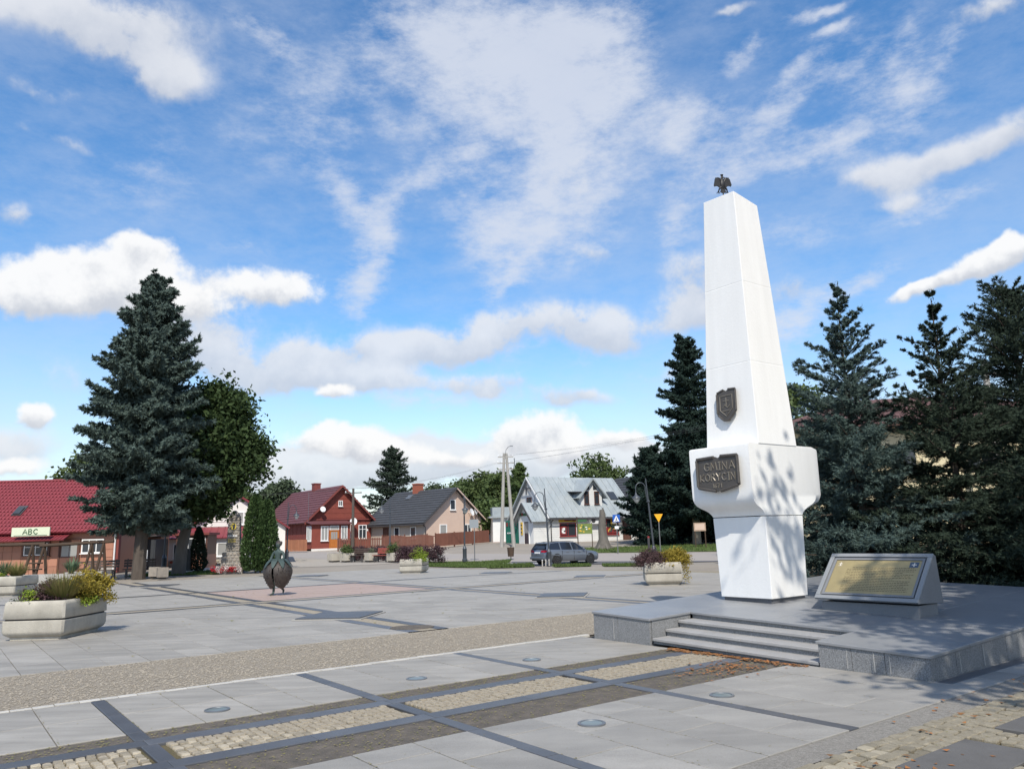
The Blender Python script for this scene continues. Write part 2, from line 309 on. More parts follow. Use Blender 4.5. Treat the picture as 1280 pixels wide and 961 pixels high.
mat('road', (.33, .30, .275), .9, .5, .25, .3, 90, (.27, .25, .235), .2, spk=.08)
mat('white_paint', (.82, .815, .80), .55, .5, 1.1, .15, 25, (.77, .76, .74), .4, local=True, streak=(.03, (4, 4, .3)))
mat('steel', (.24, .245, .25), .45, metal=.7)
mat('lens', (.15, .18, .18), .3, spec=.4)
mat('leaf_orange', (.40, .165, .055), .8, spec=.2, attr='var', c2=(.17, .10, .05))
mat('weed', (.16, .17, .06), .8, spec=.2, attr='var', c2=(.30, .24, .11))
# ------------------------------------------------------------------ ground sheet (reaches the horizon)
def axis(a, b, n, far, k):
    c = list(np.linspace(a, b, n)); s = (b - a) / (n - 1)
    lo, hi = [], []; v, d = a, s
    while v > -far: d *= k; v -= d; lo.append(v)
    v, d = b, s
    while v < far: d *= k; v += d; hi.append(v)
    return np.array(lo[::-1] + c + hi)
gx = axis(-45, 35, 81, 1400, 1.35); gy = axis(-8, 112, 121, 1600, 1.35)
X, Y = np.meshgrid(gx, gy); Z = G(X, Y) - 0.07
nx, ny = len(gx), len(gy); V = np.stack([X.ravel(), Y.ravel(), Z.ravel()], 1)
i = np.arange(nx - 1)[None, :] + nx * np.arange(ny - 1)[:, None]
Q = np.stack([i, i + 1, i + nx + 1, i + nx], -1).reshape(-1, 4)
gme = tri_mesh('ground', V, Q); gme.polygons.foreach_set('use_smooth', [True] * len(gme.polygons))
ground = tag(link('ground', gme, None, MATS['ground_tan']), kind='structure')
def sheet(name, poly, z, material, parent=None, kind='structure', step=2.0):
    """flat or ground-hugging surface over a world polygon, z above the lie of the land"""
    bm = bmesh.new(); vs = [bm.verts.new((x, y, 0)) for x, y in poly]; bm.faces.new(vs)
    xs = [p[0] for p in poly]; ys = [p[1] for p in poly]
    for ax, lo, hi in ((0, min(xs), max(xs)), (1, min(ys), max(ys))):
        t = math.ceil(lo / step) * step
        while t < hi:
            no = (1, 0, 0) if ax == 0 else (0, 1, 0); co = (t, 0, 0) if ax == 0 else (0, t, 0)
            bmesh.ops.bisect_plane(bm, geom=bm.verts[:] + bm.edges[:] + bm.faces[:], plane_co=co, plane_no=no); t += step
    for v in bm.verts: v.co.z = float(G(v.co.x, v.co.y)) + z
    bmesh.ops.recalc_face_normals(bm, faces=bm.faces)
    for f in bm.faces:
        if f.normal.z < 0: f.normal_flip()
    me = bpy.data.meshes.new(name); bm.to_mesh(me); bm.free()
    o = link(name, me, parent, material)
    if parent is None: tag(o, kind=kind)
    return o
def abpoly(a0, a1, b0, b1): return [XY(a0, b0), XY(a1, b0), XY(a1, b1), XY(a0, b1)]
# ------------------------------------------------------------------ the square: slab fields, bands, cobbles
TH = 0.05
PIECE = {}
def piece_mesh(key, da, db, th=TH, bev=0.004, mk=''):
    k = (key, mk, round(da, 3), round(db, 3))
    if k not in PIECE:
        b = MB(); x, y = da / 2, db / 2
        b.loft([[(-x, -y, -th), (x, -y, -th), (x, y, -th), (-x, y, -th)], [(-x, -y, -bev), (x, -y, -bev), (x, y, -bev), (-x, y, -bev)],
                [(-x + bev, -y + bev, 0), (x - bev, -y + bev, 0), (x - bev, y - bev, 0), (-x + bev, y - bev, 0)]], cap0=False)
        PIECE[k] = b.mesh(key)
    return PIECE[k]
COUNT = {}
def piece(name, a0, a1, b0, b1, material, parent, gap=0.009, dz=0.0, th=TH):
    me = piece_mesh(name, a1 - a0 - gap, b1 - b0 - gap, th, mk=material.name)
    if not me.materials: me.materials.append(material)
    o = bpy.data.objects.new(name, me); COL.objects.link(o); o.parent = parent
    x, y = XY((a0 + a1) / 2, (b0 + b1) / 2); o.location = (x, y, float(G(x, y)) + dz); o.rotation_euler = (0, 0, ROTA); return o
fore = empty('forecourt_paving', kind='structure'); plaza = empty('plaza_paving', kind='structure')
bed = sheet('bedding', abpoly(-14, 24.6, 3.5, 12.7), -0.030, MATS['joint'], fore)
bed2 = sheet('bedding', abpoly(-16, 24.4, 12.66, 40.2), -0.030, MATS['joint'], plaza)
STRIPS = [(-5.33, -5.19), (-3.02, -2.88), (-.71, -.57), (1.60, 1.74), (3.91, 4.05), (6.26, 6.40)]
def columns(a0, a1):
    """slab columns between dark strips"""
    out = []; ed = [s for s in STRIPS if a0 - 3 < s[0] < a1]
    x = a0
    stops = [s for s in STRIPS if a0 <= s[0] < a1]
    spans = []
    for s in stops: spans.append((x, s[0])); x = s[1]
    spans.append((x, a1))
    for p, q in spans:
        n = max(1, round((q - p) / 0.54)); w = (q - p) / n
        out += [(p + k * w, p + (k + 1) * w) for k in range(n)]
    return out
def inside_platform(a0, a1, b0, b1): return a0 > 8.7 and b0 < 9.7 and b1 > 4.2
for (a0, a1) in columns(-1.8, 8.75):
    for (b0, b1) in ((8.0, 8.97), (8.97, 9.93)):
        jz = random.uniform(-.0025, .0025); piece('paving_slab', a0, a1, b0, b1, MATS['slab'], fore, dz=jz)
off = 0
for (a0, a1) in columns(1.2, 8.75):
    off += 1
    cuts = [3.80, 4.28, 5.25, 5.97] if off % 2 else [3.80, 4.72, 5.60, 5.97]
    for b0, b1 in zip(cuts, cuts[1:]):
        piece('paving_slab', a0, a1, b0, b1, MATS['slab_near'], fore, dz=random.uniform(-.003, .003))
for k in range(9):                                                   # the slabs running on along the platform's side
    a0 = 8.75 + k * .54; piece('paving_slab', a0, a0 + .54, 3.80, 4.30, MATS['slab_near'], fore, dz=random.uniform(-.003, .003))
for s0, s1 in STRIPS[2:]:
    for b0, b1 in ((9.0, 9.93), (8.0, 9.0), (7.66, 8.0), (6.82, 7.45), (5.97, 6.6), (4.9, 5.97), (3.80, 4.9)):
        if b0 < 6 and s0 < 1: continue
        piece('granite_strip', s0, s1, b0, b1, MATS['dark_granite'], fore, .004, .001)
for (b0, b1) in ((6.60, 6.82), (7.45, 7.66)):                        # granite lines on both sides of the cobbles
    x = -1.8
    while x < 8.72:
        x1 = min(8.72, x + 1.155); piece('granite_strip', x, x1, b0, b1, MATS['dark_granite'], fore, .004, .0015); x = x1
piece('granite_strip', 8.75, 10.9, 4.10, 4.26, MATS['dark_granite'], fore, .004, .003)
sheet('earth_strip', abpoly(-1.8, 8.75, 5.97, 6.60), -0.012, MATS['dirt'], fore); sheet('earth_strip', abpoly(-1.8, 8.75, 7.66, 8.0), -0.012, MATS['dirt'], fore)
for (a0, a1, b0, b1) in ((8.70, 8.82, 5.6, 6.6), (8.70, 8.82, 7.45, 8.3)): pass
# cobbles: small setts in the band, larger ones along the right-hand path; a few outlines shared by all
def sett_meshes(key, sx_, sy_, hgt, mt, n=6):
    out = []
    for k in range(n):
        r = random.Random(100 + k); ring = []
        for (x, y) in ((-.5, -.5), (0, -.54), (.5, -.5), (.54, 0), (.5, .5), (0, .54), (-.5, .5), (-.54, 0)):
            ring.append((x * sx_ * r.uniform(.90, 1.02), y * sy_ * r.uniform(.90, 1.02)))
        b = MB(); b.loft([[(x * 1.0, y * 1.0, -.05) for x, y in ring], [(x, y, -.009) for x, y in ring], [(x * .90, y * .90, r.uniform(-.002, .003)) for x, y in ring]], cap0=False)
        me = b.mesh(key); me.materials.append(mt); out.append(me)
    return out
def cobble_field(parent, cells, meshes, hid, limit=296, stuffname='far_cobbles', smat=None):
    cells.sort(key=lambda c: c[0] ** 2 + c[1] ** 2)
    for (x, y, r, s) in cells[:limit]:
        o = bpy.data.objects.new('cobble', random.choice(meshes)); COL.objects.link(o); o.parent = parent
        o.location = (x, y, random.uniform(-.006, .006)); o.rotation_euler = (random.uniform(-.04, .04), random.uniform(-.04, .04), ROTA + r + random.choice((0, PI))); o.scale = (s, s * random.uniform(.92, 1.05), 1)
    rest = cells[limit:]
    if rest:
        b = MB()
        for (x, y, r, s) in rest:
            me = random.choice(meshes); M_ = Matrix.Translation((x, y, random.uniform(-.006, .006))) @ Matrix.Rotation(ROTA + r, 4, 'Z') @ Matrix.Scale(s, 4)
            b.add([M_ @ v.co for v in me.vertices], [tuple(p.vertices) for p in me.polygons])
        o = b.build(stuffname, smat, parent); o['kind'] = 'stuff'
band = empty('cobble_band', kind='structure')
sheet('moss_bed', abpoly(-1.8, 8.75, 6.82, 7.45), -0.022, MATS['moss'], band)
mat('cobble_mix', (.37, .325, .25), .85, .9, 14, .5, 90, (.24, .20, .15), .25, spk=.18)
small = sett_meshes('cobble', .068, .070, .05, MATS['cobble'])
cells = []
a = -.55
while a < 8.70:
    if not any(s0 - .040 < a < s1 + .040 for s0, s1 in STRIPS):
        for k in range(8):
            x, y = XY(a + random.uniform(-.006, .006), 6.862 + k * .0785 + random.uniform(-.006, .006)); cells.append((x, y, random.uniform(-.12, .12), random.uniform(.9, 1.04)))
    a += .077
cobble_field(band, cells, small, None, smat=MATS['cobble_mix'])
path = empty('cobbled_path', kind='structure')
sheet('moss_bed', abpoly(2.5, 14, -2.5, 3.52), -0.024, MATS['moss'], path)
sheet('gravel_margin', abpoly(2.5, 14, 3.50, 3.80), -0.010, mat('gravel_grey', (.34, .32, .29), .95, .8, 30, .9, 110, (.22, .205, .185), .1, spk=.35), path)
PL = [(5.55, 6.62, 2.52, 3.06), (7.15, 8.2, 2.45, 3.06)]
for q in PL: piece('paving_plate', *q, mat('plate_dark', (.135, .13, .125), .7, .8, 3, .3, 60, (.10, .095, .09), .3, spk=.15), path, .004, .006)
big = sett_meshes('cobble', .110, .101, .05, MATS['cobble_grey'])
cells = []; b_ = 3.445; row = 0
while b_ > 0.2:
    a = 3.0 + (row % 2) * .08
    while a < 12:
        if not any(p0 - .055 < a < p1 + .055 and q0 - .055 < b_ < q1 + .055 for p0, p1, q0, q1 in PL):
            aa = a + random.uniform(-.02, .02); bb_ = b_ + random.uniform(-.014, .014) + .012 * math.sin(a * 2.1)
            x, y = XY(aa, bb_)
            if y > 4.6 and x / max(y, .1) < .85 and bb_ < 3.50: cells.append((x, y, random.uniform(-.16, .16), random.uniform(.9, 1.08)))
        a += .1185
    b_ -= .109; row += 1
mat('cobble_grey_mix', (.315, .28, .215), .85, .9, 11, .5, 90, (.19, .165, .12), .25, spk=.18)
cobble_field(path, cells, big, None, smat=MATS['cobble_grey_mix'])
# gravel strip with its pale edging stones
gs = empty('gravel_strip', kind='structure')
sheet('gravel_bed', abpoly(-14, 24.4, 10.02, 12.70), -0.012, MATS['gravel_bed'], gs)
n = 24000
A_ = rng.uniform(-2.5, 15, n); B_ = rng.uniform(10.05, 12.66, n)
px_ = A_ * AX[0] + B_ * BX[0]; py_ = A_ * AX[1] + B_ * BX[1]
oc = np.array([(1, 0, 0), (-1, 0, 0), (0, 1, 0), (0, -1, 0), (0, 0, 1), (0, 0, -.6)], float); of = np.array([(0, 2, 4), (2, 1, 4), (1, 3, 4), (3, 0, 4)])
def pebbles(px, py, z, r0, r1):
    n = len(px); s = rng.uniform(r0, r1, (n, 1, 1)) * rng.uniform(.6, 1.25, (n, 1, 3)); s[:, :, 2] *= .6
    th = rng.uniform(0, 2 * PI, n); c, q = np.cos(th)[:, None], np.sin(th)[:, None]
    v = oc[None] * s; x = v[:, :, 0] * c - v[:, :, 1] * q; y = v[:, :, 0] * q + v[:, :, 1] * c
    P = np.stack([x + px[:, None], y + py[:, None], v[:, :, 2] + z], -1).reshape(-1, 3)
    T = (of[None] + 6 * np.arange(n)[:, None, None]).reshape(-1, 3); return P, T, np.repeat(rng.uniform(0, 1, n) ** 1.3, 4)
P, T, vv = pebbles(px_, py_, -.008, .010, .022)
o = link('pebbles', tri_mesh('pebbles', P, T, vv), gs, MATS['gravel']); o['kind'] = 'stuff'
x = -2.6
while x < 8.8:
    w = random.uniform(.16, .3); piece('edging_stone', x, x + w, 9.945 + random.uniform(0, .012), 10.05 + random.uniform(-.012, .012), MATS['kerb_stone'], gs, .008, random.uniform(.002, .008)); x += w
# the plaza beyond: near slabs one by one, the far ones joined
BANDA = (7.08, 7.94); BANDB = (13.55, 14.25); BANDX = (21.85, 22.65); LINE = (28.55, 28.85)
acuts = []; x = -8.0
while x < 24.4:
    nx_ = x + .54
    acuts.append((x, nx_)); x = nx_
acuts = [(p, q) for p, q in acuts]
def split(p, q, bands):
    out = [(p, q)]
    for b0, b1 in bands:
        nxt = []
        for s, e in out:
            if e <= b0 or s >= b1: nxt.append((s, e)); continue
            if s < b0 - .03: nxt.append((s, b0))
            if e > b1 + .03: nxt.append((b1, e))
        out = nxt
    return out
farb = MB(); redb = MB(); nslab = 0
cand = []
b0 = 12.68
while b0 < 40.0:
    for (s, e) in split(b0, b0 + .98, (BANDX, LINE)):
        for (p, q) in acuts:
            for (p2, q2) in split(p, q, (BANDA, BANDB)):
                x, y = XY((p2 + q2) / 2, (s + e) / 2)
                if y < 2 or abs(x) > .8 * y + 2: continue
                red = p2 > BANDA[1] - .01 and q2 < BANDB[0] + .01 and s > BANDX[1] - .01 and e < LINE[0] + .01
                hidden = 8.9 < p2 and s < 12.7 and x > 2.5
                cand.append((math.hypot(x, y), p2, q2, s, e, red))
    b0 += .98
cand.sort()
for i, (d, p, q, s, e, red) in enumerate(cand):
    if i < 250 and not red:
        piece('paving_slab', p, q, s, e, MATS['slab'], plaza, dz=random.uniform(-.003, .003))
    else:
        g = .004; tgt = redb if red else farb; z = random.uniform(-.002, .002)
        c = [XY(p + g, s + g), XY(q - g, s + g), XY(q - g, e - g), XY(p + g, e - g)]
        tgt.add([(x, y, float(G(x, y)) + z) for x, y in c] + [(x, y, float(G(x, y)) - .02) for x, y in c], [(0, 1, 2, 3), (0, 1, 5, 4), (1, 2, 6, 5), (2, 3, 7, 6), (3, 0, 4, 7)])
o = farb.build('paving_slabs', MATS['slab'], plaza); o['kind'] = 'stuff'
o = redb.build('red_paving_slabs', MATS['red_slab'], plaza); o['kind'] = 'stuff'
for (p, q) in (BANDA, BANDB):
    w = .24
    sheet('granite_band', abpoly(p, p + w, 12.7, 39.9), .003, MATS['dark_granite'], plaza); sheet('granite_band', abpoly(q - w, q, 12.7, 39.9), .003, MATS['dark_granite'], plaza)
    sheet('sett_band', abpoly(p + w + .01, q - w - .01, 12.7, 39.9), .002, MATS['cobble_mix'], plaza)
sheet('granite_band', abpoly(-14, 24.4, BANDX[0], BANDX[0] + .2), .0075, MATS['dark_granite'], plaza); sheet('granite_band', abpoly(-14, 24.4, BANDX[1] - .2, BANDX[1]), .0075, MATS['dark_granite'], plaza)
sheet('sett_band', abpoly(-14, 24.4, BANDX[0] + .21, BANDX[1] - .21), .0065, MATS['cobble_mix'], plaza)
sheet('granite_band', abpoly(-14, 24.4, *LINE), .0075, MATS['dark_granite'], plaza)
# low dark corner plinths set diagonally on the bands
def diamond(ca, cb, r, r2):
    return [XY(ca - r, cb), XY(ca, cb - r2), XY(ca + r, cb), XY(ca, cb + r2)]
mat('plinth_rim', (.36, .345, .32), .7, .4, 3, .2, 60, (.3, .29, .27), spk=.1)
def plinth(ca, cb, r, label):
    x, y = XY(ca, cb); z = float(G(x, y))
    t = empty('granite_plinth', (x, y, z), 0, label, 'plinth', 'flat dark stone plinths set into the square')
    k = [(px - x, py - y) for px, py in diamond(ca, cb, r, r * .92)]; k2 = [(u * .93, v * .93) for u, v in k]
    MB().prism(k, .004, .02).build('rim', MATS['plinth_rim'], t); MB().prism(k2, .02, .042).build('cover', MATS['dark_granite'], t)
plinth(7.5, 16.5, 1.12, 'flat dark stone plinth nearest the gravel, beside the round dark patch in the paving')
plinth(14.05, 16.6, .98, 'flat dark stone plinth behind the left end of the grey granite platform')
plinth(20.7, 22.8, .9, 'flat dark stone plinth to the left of the planter by the white obelisk')
plinth(21.2, 29.8, 1.0, 'flat dark stone plinth to the right of the far middle planter')
plinth(7.75, 35.2, 1.05, 'flat dark stone plinth at the edge of the square in front of the big spruce')
plinth(14.85, 36.2, 1.0, 'flat dark stone plinth behind the bronze woman')
x, y = XY(7.5, 13.3)
b = MB(); b.prism([(x + .42 * math.cos(t * PI / 8), y + .36 * math.sin(t * PI / 8)) for t in range(16)], -.02, .012)
tag(b.build('manhole_cover', MATS['dirt']), 'round dark cover half sunk at the edge of the gravel strip', 'cover')
# ground lights
LIGHTS = [(2.52, 8.46, 'round glass ground light in the paving nearest the left dark strip'), (4.86, 8.51, 'round glass ground light in the pale slabs just right of the middle dark strip'),
          (6.69, 8.61, 'small looking round ground light farthest off, near the platform corner'), (4.87, 5.43, 'round glass ground light in the grey slabs nearest the camera'),
          (6.62, 5.39, 'round glass ground light in the grey slabs in front of the steps')]
for a, b_, lab in LIGHTS:
    x, y = XY(a, b_)
    t = empty('ground_light', (x, y, 0), 0, lab, 'ground light', 'round lights sunk into the paving')
    MB().lathe([(.10, -.01), (.125, -.01), (.125, .009), (.118, .012), (.10, .012), (.098, .006)], n=28, cap=False).build('ring', MATS['steel'], t, True)
    MB().lathe([(.101, .0), (.099, .007), (.06, .012), (.001, .014)], n=28, cap=False).build('lens', MATS['lens'], t, True)
# fallen leaves and weeds
def scatter(name, A_, B_, r0, r1, zs, material, kindlab=None):
    n = len(A_); px = A_ * AX[0] + B_ * BX[0]; py = A_ * AX[1] + B_ * BX[1]
    s = rng.uniform(r0, r1, n); th = rng.uniform(0, 2 * PI, n); tilt = rng.uniform(-.6, .6, (n, 2)); q = []
    for (ux, uy) in ((-1, -.1), (0, -.6), (1, .05), (.1, .6)):
        x = s * (ux * np.cos(th) - uy * np.sin(th)); y = s * (ux * np.sin(th) + uy * np.cos(th))
        q.append(np.stack([px + x, py + y, zs + .004 + np.abs(tilt[:, 0] * ux + tilt[:, 1] * uy) * s], -1))
    V = np.stack(q, 1).reshape(-1, 3); o = link(name, quad_mesh(name, V, rng.uniform(0, 1, n)), None, material); o['kind'] = 'stuff'; return o
n = 620
A_ = np.concatenate([8.68 - np.abs(rng.normal(0, .07, n)), 8.3 - np.abs(rng.normal(0, .5, 190)), rng.uniform(6.5, 10, 40)])
B_ = np.concatenate([5.7 + rng.uniform(0, 1, n) ** .8 * 2.2, rng.normal(6.35, .2, 190), rng.uniform(3.2, 3.8, 40)])
scatter('fallen_leaves', A_, B_, .012, .038, np.full(len(A_), 0.0), MATS['leaf_orange'])
A_ = np.concatenate([rng.uniform(4, 11, 90), rng.normal(5.2, .35, 70)]); B_ = np.concatenate([rng.uniform(1.2, 3.5, 90), rng.normal(3.0, .18, 70)])
scatter('fallen_leaves', A_, B_, .014, .035, np.full(len(A_), 0.004), MATS['leaf_orange'])
n = 1700
A_ = rng.uniform(-.6, 8.6, n * 2); B_ = np.concatenate([rng.uniform(5.98, 6.6, n), rng.uniform(7.66, 8.0, n)])
scatter('weeds', A_, B_, .005, .016, np.full(len(A_), -0.010), MATS['weed'])
cb_ = [p for p, q in columns(-.5, 8.75)] ; A_ = np.array([random.choice(cb_) for _ in range(900)]) + rng.normal(0, .006, 900); B_ = np.concatenate([rng.uniform(8.0, 9.93, 450), rng.uniform(3.8, 5.97, 450)]); scatter('joint_weeds', A_, B_, .004, .011, np.full(900, -.004), MATS['weed'])
A_ = rng.uniform(3.5, 11, 900); B_ = rng.uniform(.8, 3.45, 900); scatter('moss_tufts', A_, B_, .006, .016, np.full(900, -.012), MATS['weed'])
A_ = rng.uniform(0, 8.6, 420); B_ = rng.uniform(3.8, 9.9, 420); scatter('litter', A_, B_, .003, .010, np.full(420, .001), MATS['weed'])
A_ = rng.uniform(-2, 20, 260); B_ = rng.uniform(13, 34, 260); scatter('litter', A_, B_, .02, .05, np.full(260, .004), MATS['weed'])
# ------------------------------------------------------------------ platform with steps
def ZT(a, b): return .265 + .0285 * (b - 4.3) + .033 * (a - 8.75)
plat = empty('granite_platform', AB(8.75, 4.3), 0, 'low grey granite platform with four steps carrying the white obelisk', 'platform')
PO = Vector(plat.location)
def pl(a, b, z): return AB(a, b, z) - PO
PB1, PA1 = 9.64, 15.4; TT = .035
def wallseg(name, p, q, nrm, cuts):
    """stone facing from p to q in separate panels with open joints"""
    for s0, s1 in zip(cuts, cuts[1:]):
        a0, b0 = p[0] + (q[0] - p[0]) * s0, p[1] + (q[1] - p[1]) * s0; a1, b1 = p[0] + (q[0] - p[0]) * s1, p[1] + (q[1] - p[1]) * s1
        L_ = math.hypot(q[0] - p[0], q[1] - p[1]); g = .0035 / L_; da, db = (q[0] - p[0]) * g, (q[1] - p[1]) * g
        a0 += da; b0 += db; a1 -= da; b1 -= db; th = .04
        v = [pl(a0, b0, -.03), pl(a1, b1, -.03), pl(a1 + nrm[0] * th, b1 + nrm[1] * th, -.03), pl(a0 + nrm[0] * th, b0 + nrm[1] * th, -.03),
             pl(a0, b0, ZT(a0, b0) - TT - .002), pl(a1, b1, ZT(a1, b1) - TT - .002), pl(a1 + nrm[0] * th, b1 + nrm[1] * th, ZT(a1, b1) - TT - .002), pl(a0 + nrm[0] * th, b0 + nrm[1] * th, ZT(a0, b0) - TT - .002)]
        bb_ = MB(); bb_.add(v, [(3, 2, 1, 0), (4, 5, 6, 7), (0, 1, 5, 4), (1, 2, 6, 5), (2, 3, 7, 6), (3, 0, 4, 7)]); bb_.build('facing_panel', MATS['granite'], plat)
wallseg('w', (8.75, 8.38), (8.75, 9.60), (1, 0), [0, .55, 1]); wallseg('w', (8.75, 4.3), (8.75, 5.62), (1, 0), [0, .38, .68, 1])
wallseg('w', (8.75, 4.3), (PA1, 4.3), (0, 1), [0, .09, .19, .29, .40, .55, .7, .85, 1]); wallseg('w', (8.75, 9.60), (PA1, 9.60), (0, -1), [0, .2, .4, .6, .8, 1])
wallseg('w', (8.80, 8.38), (9.68, 8.38), (0, 1), [0, 1]); wallseg('w', (8.80, 5.62), (9.68, 5.62), (0, -1), [0, 1])
wallseg('w', (PA1, 4.35), (PA1, 9.55), (-1, 0), [0, .2, .4, .6, .8, 1])
for (a_, b_, w_, h_) in ((8.709, 4.90, .012, .22), (8.709, 4.72, .008, .16), (8.709, 5.23, .006, .20), (8.709, 9.1, .008, .2)):
    MB().slab([pl(a_, b_, .03), pl(a_, b_ + w_, .03), pl(a_, b_ + w_ * .7, ZT(8.75, b_) - .05), pl(a_, b_ + w_ * .2, ZT(8.75, b_) - .05)], pl(.0015, 0, 0) - pl(0, 0, 0)).build('lime_streak', MATS['kerb_stone'], plat)
for a_ in (9.35, 9.95, 11.0, 12.1):
    MB().slab([pl(a_, 4.259, .03), pl(a_ + .012, 4.259, .03), pl(a_ + .008, 4.259, ZT(a_, 4.3) - .05), pl(a_ + .003, 4.259, ZT(a_, 4.3) - .05)], pl(0, .0015, 0) - pl(0, 0, 0)).build('lime_streak', MATS['kerb_stone'], plat)
def topslab(a0, a1, b0, b1, name='top_slab'):
    c = [(a0, b0), (a1, b0), (a1, b1), (a0, b1)]
    MB().slab([pl(a, b, ZT(a, b) - TT) for a, b in c], (0, 0, TT)).build(name, MATS['granite_top'], plat, bevel=.006)
oh = .022; g = .0025
bc = [4.3 - oh, 5.62 + oh, 7.0, 8.38 - oh, 9.60 + oh]
for j in range(4):
    b0, b1 = bc[j] + g, bc[j + 1] - g
    if j in (0, 3): ac = [8.75 - oh, 9.68, 11.1, 12.6, 14.0, PA1 + oh]
    else: ac = [9.66, 11.1, 12.6, 14.0, PA1 + oh]
    for a0, a1 in zip(ac, ac[1:]): topslab(a0 + g, a1 - g, b0, b1)
core = MB(); core.add([pl(a, b, z) for z in (-.03, .2) for a, b in ((9.75, 4.4), (15.3, 4.4), (15.3, 9.5), (9.75, 9.5))], [(3, 2, 1, 0), (4, 5, 6, 7), (0, 1, 5, 4), (1, 2, 6, 5), (2, 3, 7, 6), (3, 0, 4, 7)]); core.build('core', MATS['granite'], plat)
for k, a0 in enumerate((8.80, 9.10, 9.39)):
    zz = lambda b: (.104, .207, .312)[k] + .020 * (b - 8.38)
    bl, br = 5.645, 8.355; a1 = a0 + .31
    nos = .03
    for (s0, s1) in ((bl, (bl + br) / 2 - .002), ((bl + br) / 2 + .002, br)):
        MB().slab([pl(a0 - nos, s0, zz(s0) - .04), pl(a1, s0, zz(s0) - .04), pl(a1, s1, zz(s1) - .04), pl(a0 - nos, s1, zz(s1) - .04)], (0, 0, .04)).build('tread', MATS['granite_step'], plat, bevel=.007)
    MB().slab([pl(a0, bl, -.03), pl(a0 + .05, bl, -.03), pl(a0 + .05, bl, zz(bl) - .042), pl(a0, bl, zz(bl) - .042)], pl(0, br - bl, .02 * (br - bl)) - pl(0, 0, 0)).build('riser', MATS['granite'], plat)
MB().slab([pl(9.70, 5.645, .15), pl(9.75, 5.645, .15), pl(9.75, 5.645, ZT(9.7, 5.645) - TT - .002), pl(9.70, 5.645, ZT(9.7, 5.645) - TT - .002)], AB(0, 2.71, .0285 * 2.71)).build('riser', MATS['granite'], plat)
# ------------------------------------------------------------------ the white obelisk
CA, CB = 11.575, 8.355
ob = empty('obelisk', AB(CA, CB, ZT(CA, CB)), 0, 'tall white tapering obelisk with crosspiece and bronze plaques on granite platform', 'obelisk')
OO = Vector(ob.location)
def ol(a, b, z): return AB(a, b, z) - OO
MB().loft([[ol(CA + s * .47, CB + t * .47, z) for s, t in ((-1, -1), (1, -1), (1, 1), (-1, 1))] for z in (.36, .535)]).build('plinth', MATS['dark_granite'], ob, bevel=.006)
def ring(w, z, dz=(0, 0, 0, 0)): return [ol(CA + s * w, CB + t * w, z + d) for (s, t), d in zip(((-1, -1), (1, -1), (1, 1), (-1, 1)), dz)]
MB().loft([ring(.505, .525), ring(.535, 1.852)]).build('pedestal', MATS['white_paint'], ob, bevel=.008)
# crosspiece: rings from the joint outward and up
def xring(z, am, ar, ae_, bx):
    b0 = CB - .533; b1 = CB + .533 + bx; q = min(.2, max(0.001, (ae_ - ar) * .55))
    return [ol(am, b0, z), ol(ar, b0, z), ol(ae_, b0 + q, z), ol(ae_, b1 - q, z), ol(ar, b1, z), ol(am, b1, z)]
prof = [(1.866, 11.045, 12.108, 12.112, 0.0), (1.90, 11.035, 12.13, 12.16, .02), (1.95, 11.00, 12.19, 12.28, .05), (1.985, 10.95, 12.26, 12.43, .085), (2.02, 10.88, 12.35, 12.60, .12), (2.06, 10.82, 12.46, 12.76, .15), (2.11, 10.785, 12.54, 12.96, .175),
        (2.17, 10.765, 12.585, 13.02, .185), (2.23, 10.76, 12.60, 13.06, .19), (3.02, 10.752, 12.61, 13.07, .19), (3.05, 10.76, 12.60, 13.06, .185), (3.062, 10.785, 12.58, 13.04, .17)]
MB().loft([xring(*p) for p in prof]).build('crosspiece', MATS['white_paint'], ob, 24)
def sw(z): return .545 + (.345 - .545) * (z - 3.055) / (7.72 - 3.055)
segs = [(3.055, 4.497), (4.503, 5.965), (5.971, 7.72)]
for k, (z0, z1) in enumerate(segs):
    dz = (0, -.12, -.10, .03) if k == 2 else (0, 0, 0, 0)
    MB().loft([ring(sw(z0), z0), ring(sw(z1), z1, dz)]).build('shaft_section', MATS['white_paint'], ob, bevel=.008)
    if k: MB().loft([ring(sw(z0) - .002, z0 - .02), ring(sw(z0) - .002, z0 + .02)]).build('joint', MATS['white_paint'], ob)
# bronze plaques
mat('bronze_dark', (.105, .094, .085), .5, .5, 9, .3, 30, (.065, .06, .056), .4, metal=.35)
mat('bronze_letter', (.24, .215, .18), .45, .4, 20, metal=.4)
def face_pt(a, b, z, out=0.0): return ol(a - out, b, z)
def plate(name, parent_name, pts, a_of, thick, material, parent, out0=0.0):
    v0 = [face_pt(a_of(z), b, z, out0) for b, z in pts]; v1 = [face_pt(a_of(z), b, z, out0 + thick) for b, z in pts]
    b_ = MB(); n = len(pts); b_.add(v0 + v1, [tuple(range(n)), tuple(range(2 * n - 1, n - 1, -1))] + [(i, (i + 1) % n, n + (i + 1) % n, n + i) for i in range(n)]); return b_.build(name, material, parent)
fa = lambda z: 10.754
bc_, zc_ = CB + .075, 2.60
def O(u, v): return (bc_ - u * .93, zc_ + v * .83)           # u to the viewer's right, v up, on the crosspiece face
outl = [O(-.47, .30), O(-.47, -.29), O(-.03, -.38), O(.0, -.36), O(.05, -.375), O(.47, -.27), O(.47, .33), O(.08, .335), O(.03, .30), O(-.04, .335)]
mp = plate('name_plaque', None, outl, fa, .03, MATS['bronze_dark'], ob, .055)
mp['label'] = 'dark bronze name plaque on the crosspiece with raised lettering'
